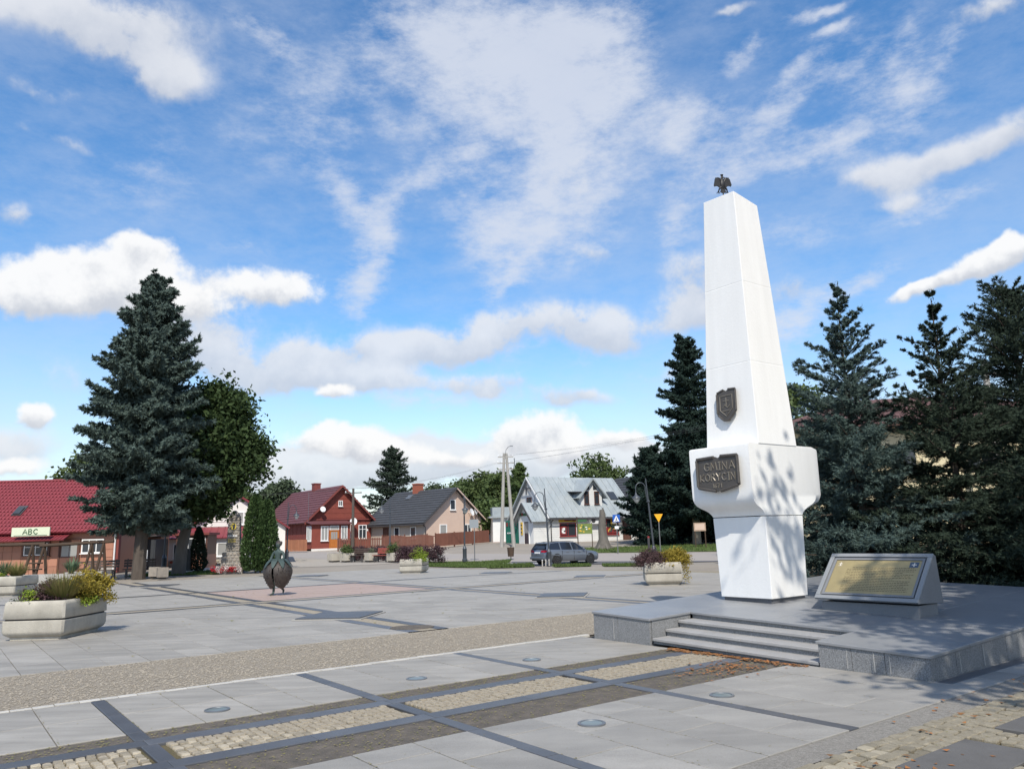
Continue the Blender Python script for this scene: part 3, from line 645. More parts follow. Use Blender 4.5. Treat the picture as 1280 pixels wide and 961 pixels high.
def roll(parent, uv, r, nm='rolled_edge', F_=O, fa_=fa, mt='bronze_dark', o_=.088):
    MB().tube([face_pt(fa_(F_(u, v)[1]), *F_(u, v), o_) for u, v in uv], r, 7).build(nm, MATS[mt], parent, True)
roll(mp, [(-.45, .31), (-.06, .325)], .028); roll(mp, [(.1, .335), (.46, .325)], .028); roll(mp, [(-.455, .29), (-.455, -.26)], .026); roll(mp, [(.462, .31), (.462, -.24)], .026)
roll(mp, [(-.44, -.285), (-.05, -.37)], .024); roll(mp, [(.06, -.37), (.45, -.27)], .024)
# letters drawn with strokes
GLY = {'G': [[(.82, .82), (.5, .98), (.15, .8), (.05, .45), (.2, .1), (.5, 0), (.8, .12), (.82, .45), (.55, .45)]], 'M': [[(.0, 0), (.12, 1), (.45, .25), (.78, 1), (.95, 0)]],
       'I': [[(.3, 0), (.3, 1)], [(.12, 0), (.48, 0)], [(.12, 1), (.48, 1)]], 'N': [[(.08, 0), (.08, 1), (.75, 0), (.75, 1)]], 'A': [[(0, 0), (.42, 1), (.84, 0)], [(.16, .36), (.68, .36)]],
       'K': [[(.1, 0), (.1, 1)], [(.75, 1), (.12, .45), (.8, 0)]], 'O': [[(.45, 0), (.12, .2), (.04, .5), (.14, .82), (.45, 1), (.76, .82), (.86, .5), (.78, .2), (.45, 0)]],
       'R': [[(.1, 0), (.1, 1), (.55, .98), (.7, .75), (.55, .52), (.1, .5)], [(.42, .5), (.8, 0)]], 'Y': [[(.02, 1), (.4, .5), (.4, 0)], [(.78, 1), (.4, .5)]],
       'C': [[(.78, .82), (.5, .99), (.18, .85), (.04, .5), (.18, .15), (.5, 0), (.8, .17)]], 'B': [[(.1, 0), (.1, 1), (.5, .98), (.66, .77), (.5, .54), (.1, .52)], [(.5, .52), (.74, .28), (.55, .02), (.1, 0)]],
       '1': [[(.12, .8), (.35, 1), (.35, 0)]], '6': [[(.7, .95), (.3, .7), (.08, .3), (.3, 0), (.62, .06), (.7, .35), (.4, .52), (.12, .34)]], '7': [[(.05, 1), (.7, 1), (.3, 0)]], '.': [[(.1, .0), (.12, .06)]]}
def letters(parent, text, u0, v0, h, wfac, sp, r, F_, fa_, out, mtl, name='letter'):
    u = u0
    for ch in text:
        if ch != ' ':
            b_ = MB()
            for st in GLY[ch]: b_.tube([face_pt(fa_(F_(0, 0)[1]), *F_(u + x * h * wfac, v0 + y * h), out) for x, y in st], [r] * len(st), 5)
            b_.build(name, MATS[mtl], parent)
        u += h * wfac * (sp if ch not in 'I1.' else sp * .62)
letters(mp, 'GMINA', -.29, .06, .155, .92, 1.10, .012, O, fa, .088, 'bronze_letter'); letters(mp, 'KORYCIN', -.40, -.155, .145, .84, 1.02, .012, O, fa, .088, 'bronze_letter')
letters(mp, '1671', -.12, -.30, .085, .75, 1.05, .009, O, fa, .088, 'bronze_letter')
# coat of arms on the shaft
fs = lambda z: CA - sw(z)
def Q(u, v): return (CB + .02 - u, 3.80 + v)
sh = [Q(-.2, .23), Q(-.2, -.17), Q(-.08, -.29), Q(.04, -.30), Q(.2, -.13), Q(.2, .25), Q(.04, .26), Q(.0, .235), Q(-.06, .27)]
cp = plate('coat_of_arms', None, sh, fs, .03, MATS['bronze_dark'], ob, .04)
cp['label'] = 'small dark bronze shield with a coat of arms on the shaft'
for uv in ([(-.19, .22), (-.05, .265)], [(.05, .265), (.2, .255)], [(-.195, .2), (-.195, -.15)], [(.2, .23), (.2, -.12)], [(-.18, -.18), (-.07, -.275), (.04, -.285), (.18, -.14)]): roll(cp, uv, .018, 'rolled_edge', Q, fs, 'bronze_dark', .07)
for uv in ([(-.13, .15), (.13, .16)], [(-.13, .15), (-.13, -.1), (.0, -.21), (.13, -.08), (.13, .16)], [(0, .12), (0, -.02)], [(-.06, .06), (.06, .06)], [(-.08, -.06), (-.03, -.01), (.03, -.06), (.08, -.01)], [(-.08, -.12), (.08, -.11)]): roll(cp, uv, .008, 'relief', Q, fs, 'bronze_letter', .073)
# eagle on top
mat('iron_black', (.020, .021, .024), .5, metal=.2)
ez = 7.88
eg = empty('eagle', AB(CA - .10, CB + .06, ez), ROTA + PI / 2 + rad(58), 'small black crowned metal eagle with spread wings perched on top of the obelisk', 'eagle'); eg.scale = (.86, .86, .92)
def flat(pts, th=.03):
    b_ = MB(); b_.slab([(x, -th / 2, z) for x, z in pts], (0, th, 0)); return b_
bd = MB(); bd.loft([[(r * math.cos(t * PI / 4) + dx, .7 * r * math.sin(t * PI / 4), z) for t in range(8)] for z, r, dx in ((.10, .02, 0), (.14, .045, 0), (.20, .062, 0), (.26, .05, 0), (.30, .03, 0), (.34, .026, .004), (.365, .032, .0), (.385, .02, -.006))])
bd.tube([(-.01, 0, .37), (-.055, 0, .362), (-.065, 0, .345)], [.016, .009, .003], 6)
bd.build('body', MATS['iron_black'], eg, True)
MB().loft([[(.03 * s * math.cos(t * PI / 4), .024 * s * math.sin(t * PI / 4), z) for t in range(8)] for z, s in ((.385, .8), (.40, .9), (.425, 1.25))]).build('crown', MATS['iron_black'], eg)
for s in (-1, 1):
    wg = MB()
    for k in range(7):
        t = k / 6; x0 = .045 + .10 * t; zt = .285 + .07 * math.sin(PI * (.25 + .6 * t)); ln = .19 - .06 * t
        wg.slab([(s * (x0 - .018), -.012, zt), (s * (x0 + .02), -.012, zt + .006), (s * (x0 + .035 + .02 * t), -.012, zt - ln), (s * (x0 + .012 + .02 * t), -.012, zt - ln - .03)], (0, .022 + .002 * k, 0))
    wg.tube([(s * .03, 0, .255), (s * .08, 0, .335), (s * .14, 0, .345), (s * .165, 0, .30)], [.02, .024, .02, .012], 6)
    wg.build('wing', MATS['iron_black'], eg)
    lg = MB(); lg.tube([(s * .035, 0, .15), (s * .085, 0, .10), (s * .10, -.01, .06)], [.028, .018, .013], 6)
    for q in (-.03, 0, .03): lg.tube([(s * .10, -.01, .06), (s * .10 + q, -.03, .035), (s * .10 + q * 1.2, -.04, .02)], [.010, .008, .004], 5)
    lg.build('leg', MATS['iron_black'], eg, True)
tl = MB()
for q in (-2, -1, 0, 1, 2): tl.slab([(q * .012 - .012, -.01, .13), (q * .012 + .012, -.01, .13), (q * .028 + .014, -.01, .015 - abs(q) * -.01), (q * .028 - .012, -.01, .01 + abs(q) * .012)], (0, .02 + .001 * (q + 2), 0))
tl.tube([(0, 0, .12), (0, 0, -.34)], .014, 6); tl.build('tail', MATS['iron_black'], eg)
# ------------------------------------------------------------------ sloping information desk on the platform
mat('panel_stone', (.20, .205, .215), .5, .5, 3, .15, 120, (.15, .155, .165), .45, spk=.2)
mat('panel_frame', (.25, .26, .27), .4, .3, 5, .1, 90, (.2, .21, .22), .5, spk=.06)
mat('gilt', (.37, .30, .15), .38, .7, 3.5, .05, 30, (.27, .22, .12), .5, metal=.2)
mat('print', (.13, .10, .05), .6); mat('emblem_white', (.65, .6, .52), .5); mat('emblem_blue', (.06, .09, .14), .5)
ip = empty('information_desk', AB(11.35, 6.25, ZT(11.35, 6.25)), 0, 'sloping granite information desk with a gilt text panel under a grey frame', 'information desk')
IO = Vector(ip.location)
def il(a, b, z): return AB(a, b, z) - IO
MB().add([il(a, b, z) for z in (.28, .545) for a, b in ((11.06, 5.50), (11.62, 5.50), (11.62, 6.96), (11.06, 6.96))], [(3, 2, 1, 0), (4, 5, 6, 7), (0, 1, 5, 4), (1, 2, 6, 5), (2, 3, 7, 6), (3, 0, 4, 7)]).build('base', MATS['panel_stone'], ip, bevel=.008)
wd = MB(); tri = [(10.98, .575), (11.70, .545), (11.64, 1.205), (11.60, 1.215)]
wd.add([il(a, 5.45, z) for a, z in tri] + [il(a, 7.02, z) for a, z in tri], [(0, 1, 2, 3), (7, 6, 5, 4), (0, 4, 5, 1), (1, 5, 6, 2), (2, 6, 7, 3), (3, 7, 4, 0)]); wd.build('body', MATS['panel_stone'], ip, bevel=.006)
p0 = il(10.98, 7.02, .578); ub = (il(10.98, 5.45, .578) - p0); uz = (il(11.60, 7.02, 1.215) - p0); un = ub.cross(uz).normalized(); un = un if un.y < 0 else -un
LB, LZ = ub.length, uz.length; ub.normalize(); uz.normalize()
def IP(u, v, o=0.0): return p0 + ub * u + uz * v + un * o
def rect(mb, u0, u1, v0, v1, o0, o1): mb.slab([IP(u0, v0, o0), IP(u1, v0, o0), IP(u1, v1, o0), IP(u0, v1, o0)], un * (o1 - o0)); return mb
fr = MB(); w = .065
rect(fr, 0, LB, 0, w, 0.002, .03); rect(fr, 0, LB, LZ - w, LZ, .002, .03); rect(fr, 0, w, w + .001, LZ - w - .001, .002, .03); rect(fr, LB - w, LB, w + .001, LZ - w - .001, .002, .03)
fr.build('frame', MATS['panel_frame'], ip, bevel=.006)
f2 = MB(); w2 = w + .022; w3 = w2 + .035
rect(f2, w2, LB - w2, w2, w3, .004, .022); rect(f2, w2, LB - w2, LZ - w3, LZ - w2, .004, .022); rect(f2, w2, w3, w3 + .001, LZ - w3 - .001, .004, .022); rect(f2, LB - w3, LB - w2, w3 + .001, LZ - w3 - .001, .004, .022)
f2.build('inner_frame', MATS['panel_stone'], ip)
tp = rect(MB(), w3 + .002, LB - w3 - .002, w3 + .002, LZ - w3 - .002, .004, .010).build('text_panel', MATS['gilt'], ip)
tx = MB(); rr = random.Random(5); L0, L1 = w3 + .22, LB - w3 - .05; nl = 17
for k in range(nl):
    v = LZ - w3 - .15 - k * .031; u = L0 + (0.0 if k % 5 else .08)
    end = L1 - rr.uniform(0, .35 if k % 4 == 3 else .06)
    if v < w3 + .03: break
    while u < end:
        l = rr.uniform(.012, .05); rect(tx, u, min(end, u + l), v, v + .009, .0105, .0115); u += l + .011
tx.build('print', MATS['print'], tp)
em = rect(MB(), LB - w3 - .17, LB - w3 - .04, LZ - w3 - .13, LZ - w3 - .03, .0102, .0112).build('emblem', MATS['emblem_blue'], tp)
ew = MB(); cu, cv = LB - w3 - .105, LZ - w3 - .08
rect(ew, cu - .035, cu + .035, cv - .008, cv + .008, .0115, .0125); rect(ew, cu - .008, cu + .008, cv - .035, cv + .035, .0116, .0126); ew.build('emblem', MATS['emblem_white'], tp)
ew = MB(); cu, cv = w3 + .085, LZ - w3 - .075
rect(ew, cu - .028, cu + .028, cv - .006, cv + .006, .0115, .0125); rect(ew, cu - .007, cu + .007, cv - .035, cv + .03, .0116, .0126); rect(ew, cu - .03, cu + .03, cv - .042, cv - .034, .0115, .0125); ew.build('emblem', MATS['emblem_white'], tp)
# ------------------------------------------------------------------ vegetation
mat('bark', (.115, .095, .08), .9, .8, 5, .9, 22, (.06, .05, .043), .15, stretch=(1, 1, .3))
mat('bark_grey', (.16, .145, .13), .9, .8, 4, .9, 22, (.085, .078, .07), .15, stretch=(1, 1, .3))
mat('bark_pale', (.30, .25, .20), .9, .6, 4, .6, 22, (.2, .165, .13), .15)
mat('spruce_blue', (.110, .150, .130), .8, spec=.15, attr='var', c2=(.040, .062, .052), trans=.12, var=.3, nscale=.7)
mat('spruce_dark', (.046, .067, .046), .8, spec=.15, attr='var', c2=(.020, .031, .022), trans=.12, var=.3, nscale=.7)
mat('spruce_teal', (.098, .142, .128), .8, spec=.15, attr='var', c2=(.034, .056, .050), trans=.12, var=.3, nscale=1.2)
mat('yew', (.032, .055, .043), .8, spec=.15, attr='var', c2=(.016, .029, .024), trans=.12, var=.3, nscale=.5)
mat('maple', (.062, .098, .034), .75, spec=.2, attr='var', c2=(.026, .045, .018), trans=.25, var=.3, nscale=.6)
mat('leaf_mid', (.105, .145, .045), .7, spec=.3, attr='var', c2=(.050, .078, .030), trans=.25, var=.4, nscale=.35)
mat('leaf_fresh', (.115, .165, .052), .7, spec=.3, attr='var', c2=(.060, .095, .035), trans=.25, var=.3, nscale=.4)
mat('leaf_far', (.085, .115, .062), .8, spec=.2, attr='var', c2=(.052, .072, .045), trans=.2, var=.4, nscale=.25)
mat('thuja', (.075, .125, .040), .75, spec=.25, attr='var', c2=(.032, .060, .024), trans=.15, var=.4, nscale=1.5)
mat('thuja_dark', (.040, .062, .040), .75, spec=.25, attr='var', c2=(.022, .035, .025), trans=.12)
mat('grass', (.110, .155, .045), .85, spec=.2, attr='var', c2=(.060, .092, .028), trans=.2, var=.4, nscale=.5)
mat('lawn', (.100, .140, .045), .95, .8, 1.2, .8, 40, (.065, .085, .032), .1)
def unit(v): return v / np.maximum(np.linalg.norm(v, axis=-1, keepdims=True), 1e-9)
def needles(S_, D_, Ln, K, nl, nw, seed=0):
    """K needle-like triangles along every twig"""
    r = np.random.default_rng(seed); N = len(S_); D_ = unit(D_)
    ref = np.where(np.abs(D_[:, 2:3]) < .9, np.array([[0, 0, 1.]]), np.array([[1., 0, 0]]))
    e1 = unit(np.cross(D_, ref)); e2 = np.cross(D_, e1)
    t = (np.arange(K)[None] + r.uniform(.1, .9, (N, K))) / K
    ph = r.uniform(0, 2 * PI, (N, K)); c, s = np.cos(ph)[..., None], np.sin(ph)[..., None]
    rad_ = e1[:, None] * c + e2[:, None] * s; tan_ = -e1[:, None] * s + e2[:, None] * c
    B = S_[:, None] + D_[:, None] * (t * Ln[:, None])[..., None]
    l = nl * r.uniform(.7, 1.25, (N, K, 1)); f = r.uniform(.45, 1.0, (N, K, 1))
    tip = B + unit(rad_ + D_[:, None] * f * 1.3) * l
    V = np.stack([B - tan_ * nw / 2, B + tan_ * nw / 2, tip], 2).reshape(-1, 3)
    var = np.repeat(np.clip(r.normal(.4, .28, N), 0, 1), K) + r.uniform(-.2, .2, N * K)
    return V, np.clip(var, 0, 1)
def conifer(name, label, x, y, h, R, mtl, seed, clear=.08, K=9, nl=.10, nw=.022, dens=1.0, prof=.85, whorl=.42, nb=7, droop=-.05, up=.9, trunk=.16, bm='bark', group=None, tw=1.0, irregular=.18, tips=0, fill=1, asym=None, cat='tree', leaders=1, round_=0.0, open_=0.0):
    r = np.random.default_rng(seed); z0 = float(G(x, y))
    root = empty(name, (x, y, z0 - .05), 0, label, cat, group)
    t = MB(); t.tube([(0, 0, 0), (.02 * h * .3, 0, h * .3), (0, .01 * h, h * .65), (0, 0, h * .985)], [trunk, trunk * .75, trunk * .42, trunk * .06], 9); t.build('trunk', MATS[bm], root, True)
    SS, DD, LL = [], [], []; wood = MB()
    z = h * clear; 
    while z < h * .985:
        u = (z - h * clear) / (h * (1 - clear))
        Rz = R * min(1.0, (1 - u) ** prof * (1.0 if u > .12 else .80 + .2 * u / .12) * (1 - round_ * max(0, 1 - u / .30) ** 1.4)) + .05
        op = 1 - open_ * float(S(u, .45, .9)); n = max(4, int(nb * (.75 + .25 * (1 - u)) * (.5 + .5 * op))); ph0 = r.uniform(0, 2 * PI)
        for k in range(n):
            ph = ph0 + 2 * PI * k / n + r.normal(0, .2); L = Rz * r.uniform(1 - irregular * 2, 1 + irregular) * (1 + .45 * (1 - op))
            if asym is not None: L *= 1 + asym[0] * math.cos(ph - asym[1])
            el = droop + (up - droop) * u ** 1.6 + r.normal(0, .09); zz = z + r.uniform(-.5, .5) * whorl
            if L < .06 or zz > h * .99: continue
            hd = np.array([math.cos(ph), math.sin(ph), 0.0]); m_ = max(4, int(L / .22 * dens))
            tt = (np.arange(m_) + r.uniform(.2, .8, m_)) / m_; tt = .06 + .94 * tt
            sag = .16 * (1 - u)
            def pt(q): return np.stack([hd[0] * L * q * math.cos(el), hd[1] * L * q * math.cos(el), zz + L * (q * math.sin(el) - sag * q ** 1.5 + sag * .85 * q ** 3)], -1)
            Pq = pt(tt); dq = unit(pt(tt + .02) - Pq); side = np.array([-hd[1], hd[0], 0.0])
            if L > .5:
                wp = [pt(np.array([q]))[0] for q in (0, .35, .7, .97)]; wood.tube([tuple(p) for p in wp], [.006 + .010 * L, .005 + .007 * L, .004 + .004 * L, .003], 4)
            for sgn in (-1, 1):
                ln = tw * (.45 + .55 * op) * np.minimum(.62, .30 * L + .05) * (1.05 - .72 * tt) * r.uniform(.6, 1.25, m_)
                d2 = unit(dq * r.uniform(.5, .95, (m_, 1)) + side[None] * sgn * r.uniform(.6, 1.0, (m_, 1)) + np.array([0, 0, 1.0]) * r.normal(-.08 if u < .7 else .15, .22, (m_, 1)))
                SS.append(Pq); DD.append(d2); LL.append(ln)
                for j in range(fill):                                 # shoots on the side twigs
                    q = r.uniform(.25, .9, (m_, 1)); s2 = Pq + d2 * ln[:, None] * q
                    d3 = unit(d2 + dq * r.uniform(-.2, 1.2, (m_, 1)) + r.normal(0, .45, (m_, 3)))
                    SS.append(s2); DD.append(d3); LL.append(ln * r.uniform(.4, .75, m_))
            SS.append(pt(np.array([.72]))); DD.append(unit(pt(np.array([1.0])) - pt(np.array([.72])))); LL.append(np.array([L * .30 + .05]))
        z += whorl * ((.55 + .45 * (1 - u)) if open_ == 0 else (1 + .35 * (1 - op)))
    for q in range(leaders):                                          # leading shoots
        a = q * 2.1; SS.append(np.array([[.03 * q, 0, h * .955]])); DD.append(np.array([[.12 * math.cos(a) * (leaders > 1), .12 * math.sin(a) * (leaders > 1), 1.0]])); LL.append(np.array([h * .05 + .1]))
    S_ = np.concatenate(SS); D_ = np.concatenate(DD); Ln = np.concatenate(LL)
    V, var = needles(S_, D_, Ln, K, nl, nw, seed + 1)
    if wood.v: wood.build('limbs', MATS[bm], root)
    link('crown', tri_mesh('crown', V, None, var), root, MATS[mtl]); return root
def leaf_cloud(C_, n_per, spread, size, r, upbias=.5, flat=1.0):
    """leaf quads round clump centres C_ (m,3)"""
    m_ = len(C_); n = m_ * n_per
    P = np.repeat(C_, n_per, 0) + r.normal(0, 1, (n, 3)) * np.array([1, 1, .7 * flat]) * (np.repeat(spread, n_per)[:, None] if np.ndim(spread) else spread)
    nrm = unit(r.normal(0, 1, (n, 3)) + np.array([0, 0, upbias])); ref = unit(r.normal(0, 1, (n, 3)))
    e1 = unit(np.cross(nrm, ref)); e2 = np.cross(nrm, e1); s = (size * r.uniform(.6, 1.3, n))[:, None]
    V = np.stack([P - e1 * s, P - e2 * s * .55 + nrm * s * .1, P + e1 * s, P + e2 * s * .55 + nrm * s * .1], 1).reshape(-1, 3)
    var = np.repeat(np.clip(r.normal(.4, .3, m_), 0, 1), n_per) * .6 + r.uniform(0, .5, n); return V, np.clip(var, 0, 1)
def broadleaf(name, label, x, y, lobes, mtl, seed, clumps=220, per=60, size=.12, spread=.35, trunk=.25, th=2.5, bm='bark_grey', group=None, shell=.55, lean=(0, 0), cat='tree', limbs=True):
    """lobes: (dx, dy, z, rx, ry, rz) ellipsoids of foliage"""
    r = np.random.default_rng(seed); z0 = float(G(x, y)); root = empty(name, (x, y, z0 - .05), 0, label, cat, group)
    top = max(l[2] for l in lobes); t = MB()
    t.tube([(0, 0, 0), (lean[0] * .3, lean[1] * .3, th * .5), (lean[0], lean[1], th), (lean[0] * 1.3, lean[1] * 1.3, top * .9)], [trunk * 1.25, trunk, trunk * .85, trunk * .2], 10)
    t.build('trunk', MATS[bm], root, True)
    if limbs:
        lb = MB()
        for l in lobes:
            e = Vector((l[0], l[1], l[2])); s = Vector((lean[0], lean[1], th * r.uniform(.75, 1.0))); mid = s.lerp(e, .5) + Vector((0, 0, .12 * (e - s).length))
            lb.tube([s, mid, e], [trunk * .45, trunk * .3, trunk * .10], 6)
            for q in range(4):
                d = Vector(r.normal(0, 1, 3)); d.z = abs(d.z) * .6; d.normalize(); e2 = e + Vector((d.x * l[3], d.y * l[4], d.z * l[5])) * .8
                lb.tube([mid.lerp(e, .6), e.lerp(e2, .5) + Vector((0, 0, .1)), e2], [trunk * .16, trunk * .1, trunk * .03], 5)
        lb.build('limbs', MATS[bm], root)
    vol = np.array([l[3] * l[4] * l[5] for l in lobes]) ** .67; vol = vol / vol.sum(); CC = []
    for l, v in zip(lobes, vol):
        k = max(3, int(clumps * v)); d = unit(r.normal(0, 1, (k, 3))); rr_ = (shell + (1 - shell) * r.uniform(0, 1, (k, 1))) * r.uniform(.86, 1.08, (k, 1))
        CC.append(np.array(l[:3]) + d * rr_ * np.array(l[3:]))
    C_ = np.concatenate(CC); V, var = leaf_cloud(C_, per, r.uniform(.7, 1.3, len(C_)) * spread, size, r)
    link('crown', quad_mesh('crown', V, var), root, MATS[mtl]); return root
def column(name, label, x, y, h, rx, ry, mtl, seed, n=9000, size=.07, tops=((0, 0, 1.0),), cat='shrub', group=None, base=.03, sharp=.5):
    """clipped or columnar evergreen: small upright sprays over one or more spindles"""
    r = np.random.default_rng(seed); z0 = float(G(x, y)); root = empty(name, (x, y, z0 - .03), 0, label, cat, group)
    Vs, vs_ = [], []; st = MB()
    for (dx, dy, hs) in tops:
        st.tube([(dx * .4, dy * .4, 0), (dx, dy, h * hs * .5), (dx, dy, h * hs * .9)], [.07, .05, .01], 6)
        k = n // len(tops); u = r.uniform(0, 1, k) ** .9; zz = (base + (1 - base) * u) * h * hs
        f = np.minimum(1.0, .55 + 3.0 * u) * np.clip(1 - u, 0, 1) ** sharp; f = np.maximum(f, .02)
        ph = r.uniform(0, 2 * PI, k); bumps = 1 + .10 * np.sin(ph * 5 + zz * 3.1 + seed) * np.sin(zz * 4.3 + seed) + r.normal(0, .05, k); rr_ = f * bumps * np.where(r.uniform(0, 1, k) < .8, 1.0, r.uniform(.4, 1, k))
        P = np.stack([dx + rx * rr_ * np.cos(ph), dy + ry * rr_ * np.sin(ph), zz], -1)
        out = np.stack([np.cos(ph), np.sin(ph), np.full(k, .9)], -1); d = unit(out + r.normal(0, .45, (k, 3)))
        nrm = unit(np.cross(d, r.normal(0, 1, (k, 3)))); s = (size * r.uniform(.6, 1.4, k))[:, None]
        Vs.append(np.stack([P - d * s, P + nrm * s * .5, P + d * s * 1.1, P - nrm * s * .5], 1).reshape(-1, 3))
        vs_.append(np.clip(.45 + .4 * np.sin(ph * 9 + zz * 7) * np.sin(zz * 9 + ph * 3) + r.normal(0, .2, k), 0, 1))
        inn = 24                                                      # dark wood and twigs inside
    st.build('stem', MATS['bark'], root)
    link('foliage', quad_mesh('foliage', np.concatenate(Vs), np.concatenate(vs_)), root, MATS[mtl]); return root
def grass_patch(name, poly, n, hgt, seed, mtl='grass'):
    sheet('lawn' if name == 'grass' else name, poly, -.035, MATS['lawn'], step=3.0)
    r = np.random.default_rng(seed); xs = [p[0] for p in poly]; ys = [p[1] for p in poly]
    P = r.uniform((min(xs), min(ys)), (max(xs), max(ys)), (n * 3, 2)); ins = np.zeros(len(P), bool); j = len(poly) - 1
    for i in range(len(poly)):
        xi, yi = poly[i]; xj, yj = poly[j]
        c = ((yi > P[:, 1]) != (yj > P[:, 1])) & (P[:, 0] < (xj - xi) * (P[:, 1] - yi) / (yj - yi + 1e-9) + xi); ins ^= c; j = i
    P = P[ins][:n]; k = len(P); z = G(P[:, 0], P[:, 1]) - .04; th = r.uniform(0, 2 * PI, k); hh = hgt * r.uniform(.4, 1.3, k); w = .02 + hgt * .10
    dx, dy = np.cos(th) * w, np.sin(th) * w; lx, ly = r.normal(0, .4, k) * hh, r.normal(0, .4, k) * hh
    V = np.stack([np.stack([P[:, 0] - dx, P[:, 1] - dy, z], -1), np.stack([P[:, 0] + dx, P[:, 1] + dy, z], -1), np.stack([P[:, 0] + lx, P[:, 1] + ly, z + hh], -1)], 1).reshape(-1, 3)
    o = link('grass', tri_mesh('grass', V, None, r.uniform(0, 1, k)), None, MATS[mtl]); o['kind'] = 'stuff'
# -- the big blue spruce and the maple on the left
conifer('blue_spruce', 'huge blue green spruce standing at the left edge of the square', -19.9, 41.5, 16.6, 3.95, 'spruce_blue', 21, clear=.17, K=7, nl=.20, nw=.085, dens=1.5, prof=.60, whorl=.42, nb=11, droop=.02, up=.8, trunk=.36, tw=1.15, irregular=.26, fill=3, round_=.35)
broadleaf('maple_tree', 'dark green maple with a thick trunk at the right of the big blue spruce', -19.4, 45.2,
          [tuple(.95 * q for q in l) for l in [(1.2, -.5, 8.0, 2.6, 2.6, 2.2), (3.1, .2, 6.4, 2.0, 2.0, 1.5), (4.2, .3, 7.4, 1.1, 1.2, .8), (1.6, .4, 10.4, 1.9, 2.0, 1.5), (2.9, 0, 10.2, 1.1, 1.2, 1.0), (-1.6, 0, 6.5, 2.4, 2.4, 1.9), (.6, -1, 5.0, 2.4, 2.2, 1.3), (2.2, -.6, 4.9, 1.4, 1.4, .8), (-.5, .6, 9.2, 2.2, 2.2, 1.8), (2.6, .4, 8.3, 1.8, 1.8, 1.4), (.2, -.8, 3.9, 2.2, 1.8, .9), (1.6, -.6, 3.9, 1.4, 1.4, .7), (-2.2, -.5, 4.4, 1.6, 1.6, 1.0)]],
          'maple', 31, clumps=820, per=80, size=.15, spread=.34, trunk=.33, th=3.2, lean=(.45, 0), shell=.4)
conifer('spruce_tree', 'dark spruce rising between the red house and the beige house', -17.0, 108, 13.0, 5.4, 'spruce_dark', 41, clear=.06, K=5, nl=.34, nw=.14, dens=.75, prof=.62, whorl=.7, nb=9, up=.8, trunk=.3, tw=1.5, fill=1)
# -- the spruces to the right of the obelisk
conifer('spruce_tree', 'blue green spruce with open pointed top right behind the obelisk', 8.05, 18.2, 7.5, 2.75, 'spruce_teal', 51, clear=.02, K=13, nl=.070, nw=.021, dens=1.7, prof=1.0, whorl=.27, nb=9, droop=-.02, up=1.0, trunk=.11, tw=.95, irregular=.26, fill=5, leaders=3, open_=.6)
conifer('spruce_tree', 'dark spruce with several leading shoots between the two taller trees on the right', 10.0, 17.6, 7.05, 2.9, 'spruce_dark', 61, clear=.02, K=13, nl=.070, nw=.021, dens=1.7, prof=1.05, whorl=.28, nb=9, droop=0, up=1.0, trunk=.11, tw=.95, irregular=.28, fill=5, leaders=3, open_=.6)
conifer('spruce_tree', 'tallest drooping dark spruce cut by the right edge of the photo', 15.2, 22.6, 8.75, 3.0, 'spruce_dark', 71, clear=.04, K=11, nl=.09, nw=.028, dens=1.4, prof=.5, whorl=.32, nb=9, droop=-.2, up=.8, trunk=.16, tw=1.1, irregular=.28, fill=3)
conifer('spruce_tree', 'low broad spruce filling the dark corner behind the information desk', 11.6, 16.6, 3.9, 2.5, 'spruce_dark', 81, clear=.02, K=11, nl=.08, nw=.025, dens=1.4, prof=.5, whorl=.26, nb=9, droop=.05, up=.7, trunk=.09, fill=3)
conifer('spruce_tree', 'low spruce at the far right edge beside the platform', 14.2, 17.4, 4.6, 2.9, 'spruce_dark', 83, clear=.02, K=11, nl=.08, nw=.025, dens=1.3, prof=.5, whorl=.28, nb=9, droop=.05, up=.7, trunk=.09, fill=3)
conifer('spruce_tree', 'low dense spruce between the obelisk pedestal and the information desk', 8.3, 20.4, 4.4, 2.2, 'spruce_dark', 85, clear=.02, K=11, nl=.08, nw=.025, dens=1.3, prof=.5, whorl=.28, nb=9, droop=.05, up=.7, trunk=.09, fill=3)
# -- tall conifer and broad dark yews left of the obelisk
conifer('spruce_tree', 'tall narrow dark spruce partly hidden by the left side of the obelisk', 17.4, 75, 20.0, 4.0, 'yew', 91, clear=.12, K=7, nl=.28, nw=.12, dens=1.1, prof=.5, whorl=.8, nb=9, droop=-.1, up=.8, trunk=.40, tw=1.4, irregular=.3, fill=2)
conifer('yew_tree', 'broad dark evergreen with a bare pale trunk beside the yellow triangle sign', 16.3, 71, 10.2, 4.0, 'yew', 93, clear=.24, K=7, nl=.26, nw=.12, dens=1.1, prof=.45, whorl=.45, nb=10, droop=.12, up=.8, trunk=.42, tw=1.5, irregular=.3, fill=3, bm='bark_pale')
conifer('yew_tree', 'broad dark evergreen bush next to the right end of the white shop', 13.0, 73, 8.6, 3.4, 'yew', 95, clear=.02, K=7, nl=.26, nw=.12, dens=1.1, prof=.42, whorl=.42, nb=10, droop=.15, up=.9, trunk=.2, tw=1.5, irregular=.3, fill=2)
conifer('yew_tree', 'dark evergreen right behind the lower part of the obelisk', 19.6, 74, 8.4, 3.8, 'yew', 97, clear=.02, K=7, nl=.26, nw=.12, dens=1.1, prof=.42, whorl=.45, nb=10, droop=.15, up=.9, trunk=.2, tw=1.5, irregular=.3, fill=2)
conifer('yew_tree', 'low dark evergreen closing the gap behind the pale trunk', 16.6, 78, 7.0, 4.2, 'yew', 98, clear=.02, K=7, nl=.28, nw=.13, dens=1.0, prof=.4, whorl=.45, nb=10, droop=.15, up=.9, trunk=.2, tw=1.5, irregular=.3, fill=2)
